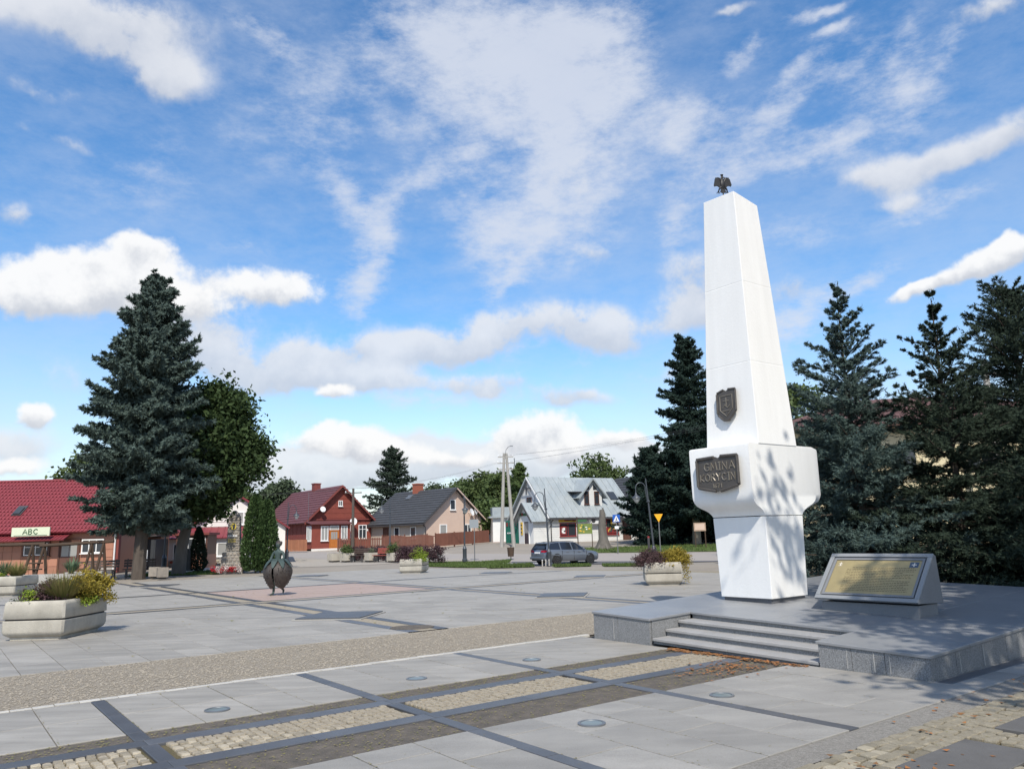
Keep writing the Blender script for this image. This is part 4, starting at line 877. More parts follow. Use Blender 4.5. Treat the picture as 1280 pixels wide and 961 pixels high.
# -- thujas
column('thuja', 'bright green tall twin topped thuja beside the stone monument', -14.7, 44.6, 4.35, .78, .78, 'thuja', 101, 15000, .085, ((-.18, 0, 1.0), (.42, .1, .93)), sharp=.42)
column('thuja', 'small dark cone shaped thuja left of the stone monument', -19.3, 47.6, 2.65, .58, .58, 'thuja_dark', 103, 6000, .06, sharp=.55)
# -- trees behind the houses
FG = 'trees behind the houses'
for (x, y, hh, rr_, lab, mt_, sd) in ((-47, 82, 7.3, 3.2, 'grey green tree over the red shop roof at the left edge', 'leaf_far', 1), (-42.5, 84, 8.2, 2.4, 'rounded grey green tree standing above the middle of the red shop roof', 'leaf_far', 2),
        (-39, 80, 6.9, 2.6, 'low grey green tree above the red shop roof next to the spruce', 'leaf_far', 3), (-36.5, 66, 9.6, 3.0, 'green leafy tree showing at the left side of the big blue spruce', 'leaf_mid', 4),
        (-31.5, 104, 9.0, 2.8, 'round green tree behind the red house beside the twin thuja', 'leaf_far', 5), (-33, 92, 7.2, 2.0, 'small green tree between the white gable and the twin thuja', 'leaf_mid', 6),
        (-8.0, 112, 8.4, 3.6, 'low green tree right behind the beige house ridge', 'leaf_mid', 7), (-4.6, 103, 8.8, 3.6, 'leafy green tree behind the right side of the beige house', 'leaf_mid', 8),
        (-1.9, 99, 8.3, 2.8, 'green tree behind the leaning concrete poles', 'leaf_mid', 9), (-3.5, 92, 4.4, 2.6, 'bushy green tree at the end of the brown fence', 'leaf_fresh', 10), (-13, 122, 8.6, 2.2, 'small far tree showing above the beige house roof', 'leaf_far', 12),
        (11.6, 108, 11.3, 4.4, 'dark rounded tree behind the grey roof of the white shop', 'leaf_mid', 11)):
    lob = [(0, 0, hh * .62, rr_, rr_, hh * .36), (-rr_ * .5, 0, hh * .5, rr_ * .7, rr_ * .7, hh * .3), (rr_ * .5, .2, hh * .52, rr_ * .7, rr_ * .7, hh * .3), (rr_ * .1, 0, hh * .8, rr_ * .6, rr_ * .6, hh * .2)]
    broadleaf('leafy_tree', lab, x, y, lob, mt_, 200 + sd, clumps=230, per=46, size=.24, spread=.42, trunk=.25, th=hh * .3, group=FG, shell=.6)
conifer('cypress_tree', 'bright green pointed tree at the left gable of the white shop', .6, 93, 9.0, 3.0, 'leaf_fresh', 221, clear=.05, K=6, nl=.28, nw=.13, dens=.95, prof=.7, whorl=.5, nb=9, droop=.5, up=1.0, trunk=.2, tw=1.4, fill=2)
broadleaf('leafy_tree', 'green tree seen between the obelisk shaft and the nearer spruce', 19.5, 52, [(0, 0, 9.0, 3.4, 3, 2.6), (-2, 0, 7.6, 2.2, 2.2, 2.0), (2, 0, 7.8, 2.4, 2.2, 2.2)], 'leaf_mid', 231, clumps=200, per=50, size=.17, spread=.36, trunk=.3, th=4)
# -- the trees beside the camera whose shade falls over the right-hand side
broadleaf('linden_tree', 'tall linden at the right of the square whose shade falls on platform and obelisk', 10.4, 4.6,
          [(-1.5, -.6, 9.2, 2.6, 2.0, 1.2), (.6, -.6, 11.2, 3.2, 2.8, 2.4), (1.7, 1.2, 9.0, 3.2, 2.8, 2.2), (.4, 2.4, 7.8, 2.2, 2.2, 1.6), (-.6, -2.6, 10.5, 3, 2.6, 2.0), (-4.25, .3, 11.0, 1.2, .9, .7), (-4.0, -1.4, 9.2, 1.7, 1.4, .9), (-4.9, -3.2, 8.6, 1.3, 1.2, .8), (1.8, 3.4, 6.2, 2.2, 1.8, 1.4), (2.5, -1, 13, 3, 3, 2)],
          'maple', 301, clumps=640, per=60, size=.13, spread=.34, trunk=.34, th=5, shell=.35)
broadleaf('linden_tree', 'second linden along the cobbled path to the right of the platform', 16.0, 9.5,
          [(-1.6, 0, 9.5, 3.2, 3.0, 2.4), (1.0, 0, 11, 3.4, 3.2, 2.6), (0, 1.5, 8, 3.4, 3.0, 2.2), (0, -2, 12, 3, 3, 2.4), (-1.8, -1, 6.6, 2.2, 2.4, 1.5)], 'maple', 303, clumps=420, per=60, size=.14, spread=.36, trunk=.34, th=4.5, shell=.35)
# -- lawns
grass_patch('grass', [(-7.2, 50.5), (-.8, 53.5), (-.4, 60), (-6.8, 57.5)], 5200, .10, 1)
for q, poly in enumerate(([(-1.9, 49.2), (1.1, 49.4), (1.0, 51.2), (-1.6, 51.4)], [(2.3, 47.2), (4.4, 47.0), (4.6, 49.6), (2.2, 50.2)], [(5.0, 45.2), (7.8, 42.4), (8.3, 45.2), (5.2, 48.6)], [(10.6, 36.0), (13.0, 35.4), (13.4, 38.6), (10.9, 39.2)], [(-1.6, 53), (1.2, 53.6), (1.0, 55.5), (-1.4, 55)])):
    grass_patch('grass', poly, 1500, .16, 10 + q)
grass_patch('grass', [(2.2, 65.5), (24, 61), (25, 70.5), (14, 71), (3.2, 70)], 5200, .14, 3)
grass_patch('grass', [(-22, 44.2), (-16.8, 44.4), (-17.2, 48.5), (-22.2, 48.2)], 2600, .09, 4, 'grass')
# ------------------------------------------------------------------ roads and pavements beyond the square
sheet('road', [(-40, 88), (-14, 66), (-2.5, 58.8), (12, 54.5), (40, 46), (42, 54), (14, 62.2), (1, 65.2), (-8, 70), (-30, 92)], -.050, MATS['road'], step=3)
sheet('parking_lane', [(-.4, 55.6), (10.5, 51.5), (40, 42), (40.5, 46), (12, 54.4), (-.4, 58.2)], -.044, MATS['asphalt'], step=3)
sheet('sett_edge', [XY(24.5, 12), XY(26.8, 12), XY(26.8, 40.5), XY(24.5, 40.3)], -.040, MATS['cobble_grey_mix'], step=3)
sheet('sett_edge', [XY(-8, 40.3), XY(24.5, 40.3), XY(26.8, 40.5), XY(26.8, 41.2), XY(-8, 41.3)], -.038, MATS['cobble_grey_mix'], step=3)
mat('yard', (.36, .325, .28), .9, .6, .4, .3, 60, (.29, .26, .22), .2, spk=.08)
sheet('yard', [(-30, 50), (-17, 49.5), (-9.5, 52), (-7.4, 58), (-2, 60.5), (0, 62), (-6, 70), (-9, 82), (-26, 86), (-36, 62)], -.056, MATS['yard'], step=3)
# ------------------------------------------------------------------ building materials
mat('roof_red', (.225, .036, .045), .55, .75, 1.6, c2=(.17, .032, .04), spec=.4); mat('roof_maroon', (.13, .05, .052), .6, .8, 1.6, c2=(.12, .045, .05), spec=.35)
mat('roof_black', (.062, .064, .07), .6, .8, 1.6, c2=(.045, .046, .05), spec=.35); mat('roof_zinc', (.335, .365, .375), .5, .9, .9, c2=(.27, .31, .33), spec=.5, streak=(.08, (3, .4, 1)))
mat('roof_brown', (.13, .065, .055), .7, .4, 1.0)
mat('tile_orange', (.40, .19, .125), .6, .4, 1.5, c2=(.33, .155, .105), objvar=.08); mat('wood_red', (.235, .06, .043), .7, .6, 1.4, .2, 30, (.17, .045, .034), .3, objvar=.05)
mat('wood_dark_red', (.20, .05, .042), .7, .3, 1.5); mat('plaster_peach', (.60, .455, .37), .85, .7, 1.3, .1, 60, (.55, .41, .335), .2)
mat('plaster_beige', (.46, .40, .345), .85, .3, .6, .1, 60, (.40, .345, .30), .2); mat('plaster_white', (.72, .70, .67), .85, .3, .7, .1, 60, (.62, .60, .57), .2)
mat('plaster_cream', (.62, .54, .36), .85, .3, .5, .1, 60, (.54, .47, .31), .2); mat('siding_white', (.70, .70, .685), .65, .8, 1.6, c2=(.64, .645, .64), spec=.3, objvar=.03)
mat('white_frame', (.78, .78, .77), .5); mat('brown_frame', (.10, .045, .032), .55); glass('window_glass', (.035, .042, .052)); glass('curtain_glass', (.30, .30, .29), .2)
mat('door_orange', (.46, .16, .035), .5, .5, 3, c2=(.36, .12, .03)); mat('door_dark', (.055, .042, .05), .5); mat('door_brown', (.115, .055, .04), .55); mat('gate_green', (.012, .145, .105), .5, .3, 2)
mat('fence_brown', (.155, .062, .042), .75, .5, 2.0, c2=(.11, .045, .032), objvar=.1); mat('fence_wood', (.30, .125, .065), .75, .5, 2.0, c2=(.22, .09, .05), objvar=.12)
mat('brick', (.33, .10, .06), .85, .6, 6, c2=(.24, .075, .05)); mat('stone_base', (.40, .37, .34), .85, .8, 3, .6, 12, (.24, .20, .18)); mat('dish', (.72, .72, .72), .5); mat('gutter', (.06, .058, .062), .45); mat('concrete', (.42, .405, .385), .85, .6, 2.5, .3, 50, (.34, .33, .31), .2, spk=.06)
mat('wood_old', (.085, .058, .042), .85, .6, 4, .4, 20, (.05, .036, .028), .2); mat('sign_cream', (.62, .66, .50), .5); mat('sign_letter', (.045, .12, .055), .5); mat('sign_white', (.74, .74, .74), .5); mat('ink', (.06, .06, .065), .6)
mat('dark_shed', (.042, .048, .058), .6, .3, 1); mat('banner_yellow', (.66, .43, .06), .5); mat('banner_red', (.22, .03, .032), .5); mat('banner_green', (.16, .21, .06), .5); mat('pole_grey', (.36, .345, .32), .85, .6, 3, .3, 20, (.27, .26, .24)); mat('pole_brown', (.10, .082, .07), .85, .6, 3)
def house(name, label, loc, ang, cat='house'): return empty(name, loc, ang, label, cat)
def gable_wall(mb, w, l, he, hp, y0=0.0):
    """closed gabled body: x across the gable, y along the ridge"""
    pr = [(0, -.6), (w, -.6), (w, he), (w / 2, hp), (0, he)]
    mb.add([(x, y0, z) for x, z in pr] + [(x, y0 + l, z) for x, z in pr], [(0, 1, 2, 3, 4), (9, 8, 7, 6, 5)] + [(i, 5 + i, 5 + (i + 1) % 5, (i + 1) % 5) for i in range(5)]); return mb
def roof_pair(root, w, l, he, hp, over, ends, th, material, ribs=0.0, course=0.0, y0=0.0, name='roof'):
    """two roof planes, with tile courses or standing seams standing proud"""
    sl = (hp - he) / (w / 2); out = []
    for s in (0, 1):
        mb = MB(); ex = -over if s == 0 else w + over; ez = he - over * sl
        A = (ex, y0 - ends[0], ez + .03); B = (w / 2, y0 - ends[0], hp + .03); C = (w / 2, y0 + l + ends[1], hp + .03); D = (ex, y0 + l + ends[1], ez + .03)
        n = Vector((-sl if s == 0 else sl, 0, 1)).normalized()
        mb.slab([A, B, C, D], n * th)
        L_ = l + ends[0] + ends[1]; run = Vector(B) - Vector(A)
        if course:
            k = int(run.length / course)
            for i in range(k):
                p = Vector(A) + run * (i / k); q = Vector(A) + run * ((i + .55) / k)
                mb.slab([p + n * th, q + n * th, q + n * th + Vector((0, L_, 0)), p + n * th + Vector((0, L_, 0))], n * .045)
        if ribs:
            k = int(L_ / ribs)
            for i in range(k + 1):
                y = i * L_ / k - .02; p = Vector(A) + Vector((0, y, 0)) + n * th; mb.slab([p, p + run, p + run + Vector((0, .05, 0)), p + Vector((0, .05, 0))], n * .045)
        out.append(mb.build(name, MATS[material], root))
    return out
def window(root, o, ux, n, w, h, frame='white_frame', gl='window_glass', bars=(1, 0), fw=.07, d=.06, name='window', sill=True):
    """framed window: o lower left corner on the wall, ux along the wall, n out of it"""
    o, ux, n = Vector(o), Vector(ux).normalized(), Vector(n).normalized(); uz = Vector((0, 0, 1)); fr = MB()
    def bar(u0, u1, v0, v1, dd=d): fr.slab([o + ux * u0 + uz * v0 - n * .02, o + ux * u1 + uz * v0 - n * .02, o + ux * u1 + uz * v1 - n * .02, o + ux * u0 + uz * v1 - n * .02], n * (dd + .02))
    bar(0, w, 0, fw); bar(0, w, h - fw, h); bar(0, fw, fw, h - fw); bar(w - fw, w, fw, h - fw)
    for i in range(bars[0]): u = w * (i + 1) / (bars[0] + 1); bar(u - fw * .4, u + fw * .4, fw, h - fw, d - .006)
    for i in range(bars[1]): v = h * (i + 1) / (bars[1] + 1) if bars[1] > 1 else h * .68; bar(fw, w - fw, v - fw * .35, v + fw * .35, d - .012)
    if sill: fr.slab([o + ux * -.06 + uz * -.05, o + ux * (w + .06) + uz * -.05, o + ux * (w + .06) + uz * -.003, o + ux * -.06 + uz * -.003], n * (d + .08))
    f = fr.build(name, MATS[frame], root); pn = MB(); pn.slab([o + ux * fw * .5 + uz * fw * .5, o + ux * (w - fw * .5) + uz * fw * .5, o + ux * (w - fw * .5) + uz * (h - fw * .5), o + ux * fw * .5 + uz * (h - fw * .5)], n * (d * .35))
    pn.build('pane', MATS[gl], f); return f
def door(root, o, ux, n, w, h, mtl='door_brown', frame='brown_frame', panes=0, transom=0.0):
    o, ux, n = Vector(o), Vector(ux).normalized(), Vector(n).normalized(); uz = Vector((0, 0, 1))
    def q(mb, u0, u1, v0, v1, d0, d1): mb.slab([o + ux * u0 + uz * v0 + n * d0, o + ux * u1 + uz * v0 + n * d0, o + ux * u1 + uz * v1 + n * d0, o + ux * u0 + uz * v1 + n * d0], n * (d1 - d0))
    lf = MB(); q(lf, .08, w - .08, 0, h - .08, -.02, .03)
    for i in range(2):
        for v0, v1 in ((.12, h * .42), (h * .48, h - .2)):
            if panes and v0 > .3: continue
            u0 = .14 + i * (w - .28) / 2; q(lf, u0 + .02, u0 + (w - .28) / 2 - .02, v0, v1, .03, .05)
    d = lf.build('door', MATS[mtl], root)
    fr = MB(); q(fr, 0, .08, 0, h, -.02, .07); q(fr, w - .08, w, 0, h, -.02, .07); q(fr, .08, w - .08, h - .08, h, -.02, .07); fr.build('frame', MATS[frame], d)
    for i in range(panes):
        m_ = MB(); u0 = .16 + i * (w - .32) / panes; q(m_, u0 + .02, u0 + (w - .32) / panes - .02, h * .5, h - .2, .03, .045); m_.build('pane', MATS['curtain_glass'], d)
    m_ = MB(); q(m_, w - .2, w - .16, h * .45, h * .53, .05, .10); m_.build('handle', MATS['steel'], d)
    if transom:
        t = MB(); q(t, 0, w, h + .02, h + transom, -.02, .05); t = t.build('transom', MATS['white_frame'], root); g_ = MB(); q(g_, .07, w - .07, h + .09, h + transom - .07, .05, .06); g_.build('pane', MATS['curtain_glass'], t)
    return d
def panels(root, o, ux, n, us, vs, material, name='panel', skip=(), th=.03, gap=.012):
    """cladding panels one by one: shared mesh per size"""
    o, ux, n = Vector(o), Vector(ux).normalized(), Vector(n).normalized(); uz = Vector((0, 0, 1)); cache = {}
    for u0, u1 in zip(us, us[1:]):
        for v0, v1 in zip(vs, vs[1:]):
            if any(u0 < s[1] - .05 and u1 > s[0] + .05 and v0 < s[3] - .05 and v1 > s[2] + .05 for s in skip): continue
            k = (round(u1 - u0, 3), round(v1 - v0, 3))
            if k not in cache:
                mb = MB(); mb.slab([ux * gap + uz * gap, ux * (u1 - u0 - gap) + uz * gap, ux * (u1 - u0 - gap) + uz * (v1 - v0 - gap), ux * gap + uz * (v1 - v0 - gap)], n * th); cache[k] = mb.mesh(name); cache[k].materials.append(material)
            ob_ = bpy.data.objects.new(name, cache[k]); COL.objects.link(ob_); ob_.parent = root; ob_.location = o + ux * u0 + uz * v0
def dish(root, p, r, aim, arm):
    p = Vector(p); q = Vector(aim).normalized().to_track_quat('Z', 'Y').to_matrix(); mb = MB()
    rings = [[p + q @ Vector((rr_ * math.cos(t * PI / 8), rr_ * 1.08 * math.sin(t * PI / 8), rr_ * rr_ * .35)) for t in range(16)] for rr_ in (r * .02, r * .5, r)]
    mb.loft(rings, True, False); rings = [[v + q @ Vector((0, 0, -.03)) for v in rg] for rg in rings]; mb.loft(rings, True, False); mb.tube([p, p + Vector(arm)], .03, 6); mb.tube([p + q @ Vector((0, -r * .9, .1)), p + q @ Vector((0, 0, r * .9))], .015, 5)
    return mb.build('satellite_dish', MATS['dish'], root, True)
X_, Y_, Z_ = Vector((1, 0, 0)), Vector((0, 1, 0)), Vector((0, 0, 1))
# ------------------------------------------------------------------ shop with the red tiled roof, far left (front faces the square)
sh_ = house('shop_building', 'orange brown shop with wide red tiled roof and cream sign at the left edge', (-25.14, 49.0, .10), rad(2), 'shop')
WL, DP = 16.0, 8.4
mb = MB(); pr = [(0, -.5), (DP, -.5), (DP, 2.75), (DP / 2, 5.95), (0, 2.75)]
mb.add([(0, y, z) for y, z in pr] + [(-WL, y, z) for y, z in pr], [(0, 1, 2, 3, 4), (9, 8, 7, 6, 5)] + [(i, 5 + i, 5 + (i + 1) % 5, (i + 1) % 5) for i in range(5)]); mb.build('wall', MATS['tile_orange'], sh_)
for s in (0, 1):
    rb = MB(); sl = 3.2 / (DP / 2); e = -.45 if s == 0 else DP + .45; ez = 2.75 - .45 * sl + .05
    A = Vector((.35, e, ez)); B = Vector((.35, DP / 2, 5.98)); n = Vector((0, -sl if s == 0 else sl, 1)).normalized(); W_ = Vector((-WL - .7, 0, 0)); run = B - A
    rb.slab([A, B, B + W_, A + W_], n * .06)
    for i in range(15):
        p, q = A + run * (i / 15), A + run * ((i + .8) / 15); rb.slab([p + n * .06, q + n * .06, q + n * .06 + W_, p + n * .06 + W_], n * .05)
    for i in range(72):
        p = A + n * .11 + W_ * (i / 72); rb.slab([p, p + run, p + run + W_ * (.42 / 72), p + W_ * (.42 / 72)], n * .03)
    rb.build('roof', MATS['roof_red'], sh_)
MB().tube([(.35, DP / 2, 6.12), (-WL - .3, DP / 2, 6.12)], .09, 8).build('ridge_cap', MATS['roof_red'], sh_)
pe = MB(); A = Vector((-2.6, -1.0, 2.02)); B = Vector((-2.6, 0, 2.42)); n = Vector((0, -.37, 1)).normalized(); W_ = Vector((-WL + 2.4, 0, 0)); pe.slab([A, B, B + W_, A + W_], n * .06)
for i in range(60): p = A + n * .06 + W_ * (i / 60); pe.slab([p, p + B - A, p + B - A + W_ * (.4 / 60), p + W_ * (.4 / 60)], n * .03)
pe.build('porch_roof', MATS['roof_red'], sh_)
MB().bb(-WL, .05, -.12, -.02, 2.44, 2.68).build('fascia', MATS['wood_dark_red'], sh_)
sg = MB().bb(-5.7, -3.42, -1.12, -1.02, 2.32, 2.86).build('shop_sign', MATS['sign_cream'], sh_)
def flat_letters(parent, text, x0, z0, h, y, r, mt, wf=.85, sp=1.15):
    x = x0
    for ch in text:
        if ch != ' ':
            b_ = MB()
            for st in GLY[ch]: b_.tube([(x + u * h * wf, y, z0 + v * h) for u, v in st], r, 5)
            b_.build('letter', MATS[mt], parent)
        x += h * wf * sp
flat_letters(sg, 'ABC', -5.02, 2.45, .30, -1.13, .028, 'sign_letter', 1.05, 1.0)
MB().bb(-5.55, -3.55, -1.135, -1.121, 2.36, 2.385).build('underline', MATS['sign_letter'], sg)
sk = MB().slab([Vector((-7.05, .95, 3.62)), Vector((-6.45, .95, 3.62)), Vector((-6.45, 1.75, 4.23)), Vector((-7.05, 1.75, 4.23))], Vector((0, -.6, .8)) * .12).build('roof_window', MATS['gutter'], sh_)
MB().slab([Vector((-6.96, .96, 3.72)), Vector((-6.54, .96, 3.72)), Vector((-6.54, 1.5, 4.13)), Vector((-6.96, 1.5, 4.13))], Vector((0, -.6, .8)) * .12).build('pane', MATS['window_glass'], sk)
SK = [(WL - 5.55, WL - 3.85, 1.1, 2.1), (WL - 3.35, WL - 2.05, 0, 2.12), (WL - 2.0, WL - .6, 1.2, 2.1)]
panels(sh_, (-WL, -.002, 0), X_, -Y_, [WL - 9 + k * .56 for k in range(17)], [0.0, .46, .93, 1.4, 1.87, 2.34], MATS['tile_orange'], 'wall_tile', SK)
window(sh_, (-5.55, -.03, 1.12), X_, -Y_, 1.66, .92, 'brown_frame', 'window_glass', (1, 0), .09, .08); window(sh_, (-5.42, -.12, 1.16), X_, -Y_, 1.40, .74, 'white_frame', 'window_glass', (1, 1), .05, .06, sill=False)
door(sh_, (-3.35, -.03, 0.0), X_, -Y_, 1.3, 2.1, 'door_brown', 'brown_frame', 2); window(sh_, (-1.95, -.03, 1.2), X_, -Y_, 1.35, .86, 'white_frame', 'window_glass', (2, 0), .07, .08)
MB().bb(-1.25, .04, -.06, -.01, -.3, .34).build('base', MATS['stone_base'], sh_)
MB().tube([(.10, -.12, 2.6), (.10, -.12, 0.0)], .055, 8).build('downpipe', MATS['dish'], sh_)
MB().bb(.02, .30, -.05, .25, 0, 2.4).build('corner_board', MATS['wood_dark_red'], sh_)
rl = MB(); rl.bb(-2.1, -.1, -1.3, -1.24, .62, .72); rl.bb(-2.1, -.1, -1.3, -1.24, .25, .33)
for x in (-2.05, -1.1, -.2): rl.bb(x, x + .07, -1.3, -1.24, -.1, .72)
rl.build('railing', MATS['wood_old'], sh_)
MB().bb(-2.2, 0, -1.35, -.06, -.3, .12).build('step', MATS['concrete'], sh_)
MB().bb(-11.2, -10.8, 4.0, 4.4, 5.6, 6.7).build('chimney', MATS['concrete'], sh_)
# dark kiosk between the shop and the spruce
kq = empty('shed', (-26.2, 53.6, .10), rad(3), 'dark grey shed between the red roofed shop and the spruce trunk', 'shed')
MB().bb(-1.2, 1.5, 0, 2.2, -.2, 2.0).build('wall', MATS['dark_shed'], kq); MB().slab([(-1.35, -.2, 2.0), (1.65, -.2, 2.18), (1.65, 2.4, 2.18), (-1.35, 2.4, 2.0)], (0, 0, .08)).build('roof', MATS['gutter'], kq)
for k in range(6): MB().bb(-1.18 + k * .44, -.78 + k * .44, -.03, -.001, 0, 1.95).build('panel', MATS['dark_shed'], kq)
# ------------------------------------------------------------------ white house with red roofs behind the stone monument
wh = house('white_house', 'white house with red metal roofs behind the stone monument', (-25.6, 61.0, .1), rad(17))
gable_wall(MB(), 7.3, 9, 2.75, 5.2).build('wall', MATS['plaster_white'], wh); roof_pair(wh, 7.3, 9, 2.75, 5.2, .3, (.35, .3), .09, 'roof_red', ribs=.5)
lt = MB(); lt.add([(x, y, z) for x in (-2.6, 4.4) for y, z in ((-2.6, -.5), (0, -.5), (0, 2.6), (-2.6, 1.95))], [(0, 1, 2, 3), (7, 6, 5, 4), (0, 4, 5, 1), (1, 5, 6, 2), (2, 6, 7, 3), (3, 7, 4, 0)]); lt.build('annex', MATS['plaster_white'], wh)
lr = MB(); A = Vector((-2.8, -2.95, 1.95)); B = Vector((-2.8, .0, 2.78)); n = Vector((0, -.27, 1)).normalized(); lr.slab([A, B, B + X_ * 7.3, A + X_ * 7.3], n * .07)
for k in range(15): lr.slab([A + n * .07 + X_ * k * .5, B + n * .07 + X_ * k * .5, B + n * .07 + X_ * (k * .5 + .05), A + n * .07 + X_ * (k * .5 + .05)], n * .04)
lr.build('annex_roof', MATS['roof_red'], wh)
MB().bb(-2.65, 4.45, -2.68, -2.60, -.4, .42).build('stone_base', MATS['stone_base'], wh)
for k in range(44):
    r_ = random.Random(k); x0 = -2.6 + (k % 22) * .32 + (.16 if k >= 22 else 0); z0 = .01 + (k // 22) * .2
    MB().ball((x0 + .1, -2.69, z0 + .1), .12, 6, 4, (1.1, .35, .8)).build('stone', MATS['cobble_grey' if k % 3 else 'brick'], wh)
window(wh, (2.35, -2.61, .62), X_, -Y_, 1.0, 1.05, 'white_frame', 'curtain_glass', (0, 0), .09); window(wh, (-.7, -2.61, .55), X_, -Y_, .5, 1.1, 'white_frame', 'window_glass', (0, 0), .07); window(wh, (.6, -2.61, .55), X_, -Y_, .5, 1.1, 'white_frame', 'window_glass', (0, 0), .07)
window(wh, (3.2, -.01, 3.0), X_, -Y_, .9, 1.0, 'white_frame', 'curtain_glass', (1, 0), .07)
for z in (2.9, 3.25, 3.6, 3.95): MB().bb(.4 + (z - 2.8) * 1.5, 6.9 - (z - 2.8) * 1.5, -.03, -.001, z, z + .03).build('siding_joint', MATS['plaster_white'], wh)
# brown kiosk seen between the trunks
bk = empty('kiosk', (-23.9, 55.0, .1), rad(3), 'small brown kiosk with white window frames seen between the tree trunks', 'kiosk')
MB().bb(0, 2.2, 0, 2, -.2, .85).build('base_wall', MATS['tile_orange'], bk); MB().bb(.02, 2.18, .02, 1.98, .85, 2.2).build('wall', MATS['brown_frame'], bk); MB().bb(-.15, 2.35, -.2, 2.1, 2.2, 2.36).build('roof', MATS['wood_dark_red'], bk)
for k in range(3): window(bk, (.15 + k * .68, .015, .95), X_, -Y_, .55, 1.05, 'white_frame', 'window_glass', (0, 0), .07, .05, sill=False)
# ------------------------------------------------------------------ red wooden house
A37 = rad(37); rh = house('red_house', 'red wooden house with maroon tiled roof and orange front door', (-22.95, 86.0, .70), A37)
W1, L1_ = 7.7, 14.0
gable_wall(MB(), W1, L1_, 3.35, 7.0).build('wall', MATS['wood_red'], rh); roof_pair(rh, W1, L1_, 3.35, 7.0, .55, (.55, .4), .10, 'roof_maroon', course=.42)
vg = MB()
for s in (0, 1):
    ex = -.55 if s == 0 else W1 + .55; ez = 3.35 - .55 * 3.65 / (W1 / 2); vg.slab([(ex, -.58, ez - .12), (W1 / 2, -.58, 6.9), (W1 / 2, -.58, 7.13), (ex, -.58, ez + .12)], (0, -.05, 0))
vg.build('bargeboard', MATS['wood_dark_red'], rh)
MB().bb(-.1, W1 + .1, -.22, -.002, 3.22, 3.36).build('cornice', MATS['wood_dark_red'], rh)
for k in range(12): MB().bb(.05 + k * .635, .62 + k * .635, -.025, -.001, .3, 3.2).build('board', MATS['wood_red'], rh)
for k in range(6):
    z = 3.42 + k * .55; x0 = (z + .5 - 3.35) * (W1 / 2) / 3.65; 
    if W1 - 2 * x0 > .5: MB().bb(x0, W1 - x0, -.022, -.001, z, z + .5).build('board', MATS['wood_red'], rh)
window(rh, (W1 / 2 - .25, -.03, 4.75), X_, -Y_, .5, .65, 'white_frame', 'window_glass', (1, 0), .07)
window(rh, (4.55, -.03, 1.05), X_, -Y_, .55, 1.6, 'white_frame', 'window_glass', (0, 1), .07); window(rh, (6.1, -.03, 1.1), X_, -Y_, 1.0, 1.55, 'white_frame', 'window_glass', (1, 1), .08)
vd = empty('veranda', (0, 0, 0)); vd.parent = rh
MB().bb(-.15, 4.3, -1.7, -.03, .12, 2.75).build('wall', MATS['wood_red'], vd)
MB().slab([(-.45, -2.05, 2.72), (4.55, -2.05, 2.72), (4.55, 0, 3.1), (-.45, 0, 3.1)], (0, 0, .1)).build('roof', MATS['roof_maroon'], vd)
MB().bb(-.2, 4.35, -1.78, -1.7, -.4, .14).build('base', MATS['plaster_white'], vd)
window(vd, (.85, -1.71, .95), X_, -Y_, .85, 1.6, 'white_frame', 'curtain_glass', (1, 0), .08); window(vd, (3.2, -1.71, 1.0), X_, -Y_, .75, 1.55, 'white_frame', 'curtain_glass', (1, 0), .08)
window(vd, (-.17, -.35, .95), -Y_, -X_, 1.2, 1.6, 'white_frame', 'curtain_glass', (2, 0), .08)
d_ = door(vd, (1.85, -1.71, .14), X_, -Y_, 1.1, 1.95, 'door_orange', 'door_orange', 3, .48)
MB().tube([(3.6, -1.8, .75), (3.6, -1.8, .98)], .14, 8).build('basket', MATS['gutter'], vd)
MB().bb(-.1, .0, 1, 8, 2.9, 3.1).build('eave_board', MATS['wood_dark_red'], rh)
for k in range(10): MB().bb(-.03, -.001, .4 + k * 1.3, 1.62 + k * 1.3, .3, 3.0).build('board', MATS['wood_dark_red'], rh)
dish(rh, (1.45, -.75, 4.4), .30, (-.1, -1, .35), (0, .7, -.1)); dish(rh, (5.1, -.85, 3.0), .40, (-.6, -1, .35), (.1, .8, 0))
ch = MB(); ch.bb(W1 / 2 - .4, W1 / 2 + .4, 6.6, 7.4, 6.4, 7.7); ch.bb(W1 / 2 - .46, W1 / 2 + .46, 6.54, 7.46, 7.7, 7.82); ch.build('chimney', MATS['wood_dark_red'], rh)
MB().bb(7.15, 7.32, -.05, -.001, 1.95, 2.2).build('number_plate', MATS['dish'], rh)
MB().tube([(-.2, -.7, 3.0), (-.2, -.7, 6.2)], .022, 5).build('aerial_mast', MATS['steel'], rh)
# ------------------------------------------------------------------ beige house with the black roof
bh = house('beige_house', 'peach and beige house with black tiled roof behind a brown board fence', (-9.75, 84.0, .88), rad(46))
W2, L2_ = 8.4, 10.2
gable_wall(MB(), W2, L2_, 2.75, 6.15).build('wall', MATS['plaster_peach'], bh); roof_pair(bh, W2, L2_, 2.75, 6.15, .6, (.5, .4), .10, 'roof_black', course=.42)
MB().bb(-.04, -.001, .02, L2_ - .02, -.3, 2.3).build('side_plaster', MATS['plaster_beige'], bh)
for s in (0, 1):
    ex = -.6 if s == 0 else W2 + .6; ez = 2.75 - .6 * 3.4 / (W2 / 2); MB().slab([(ex, -.52, ez - .06), (W2 / 2, -.52, 6.05), (W2 / 2, -.52, 6.22), (ex, -.52, ez + .1)], (0, -.05, 0)).build('bargeboard', MATS['gutter' if s == 0 else 'plaster_peach'], bh)
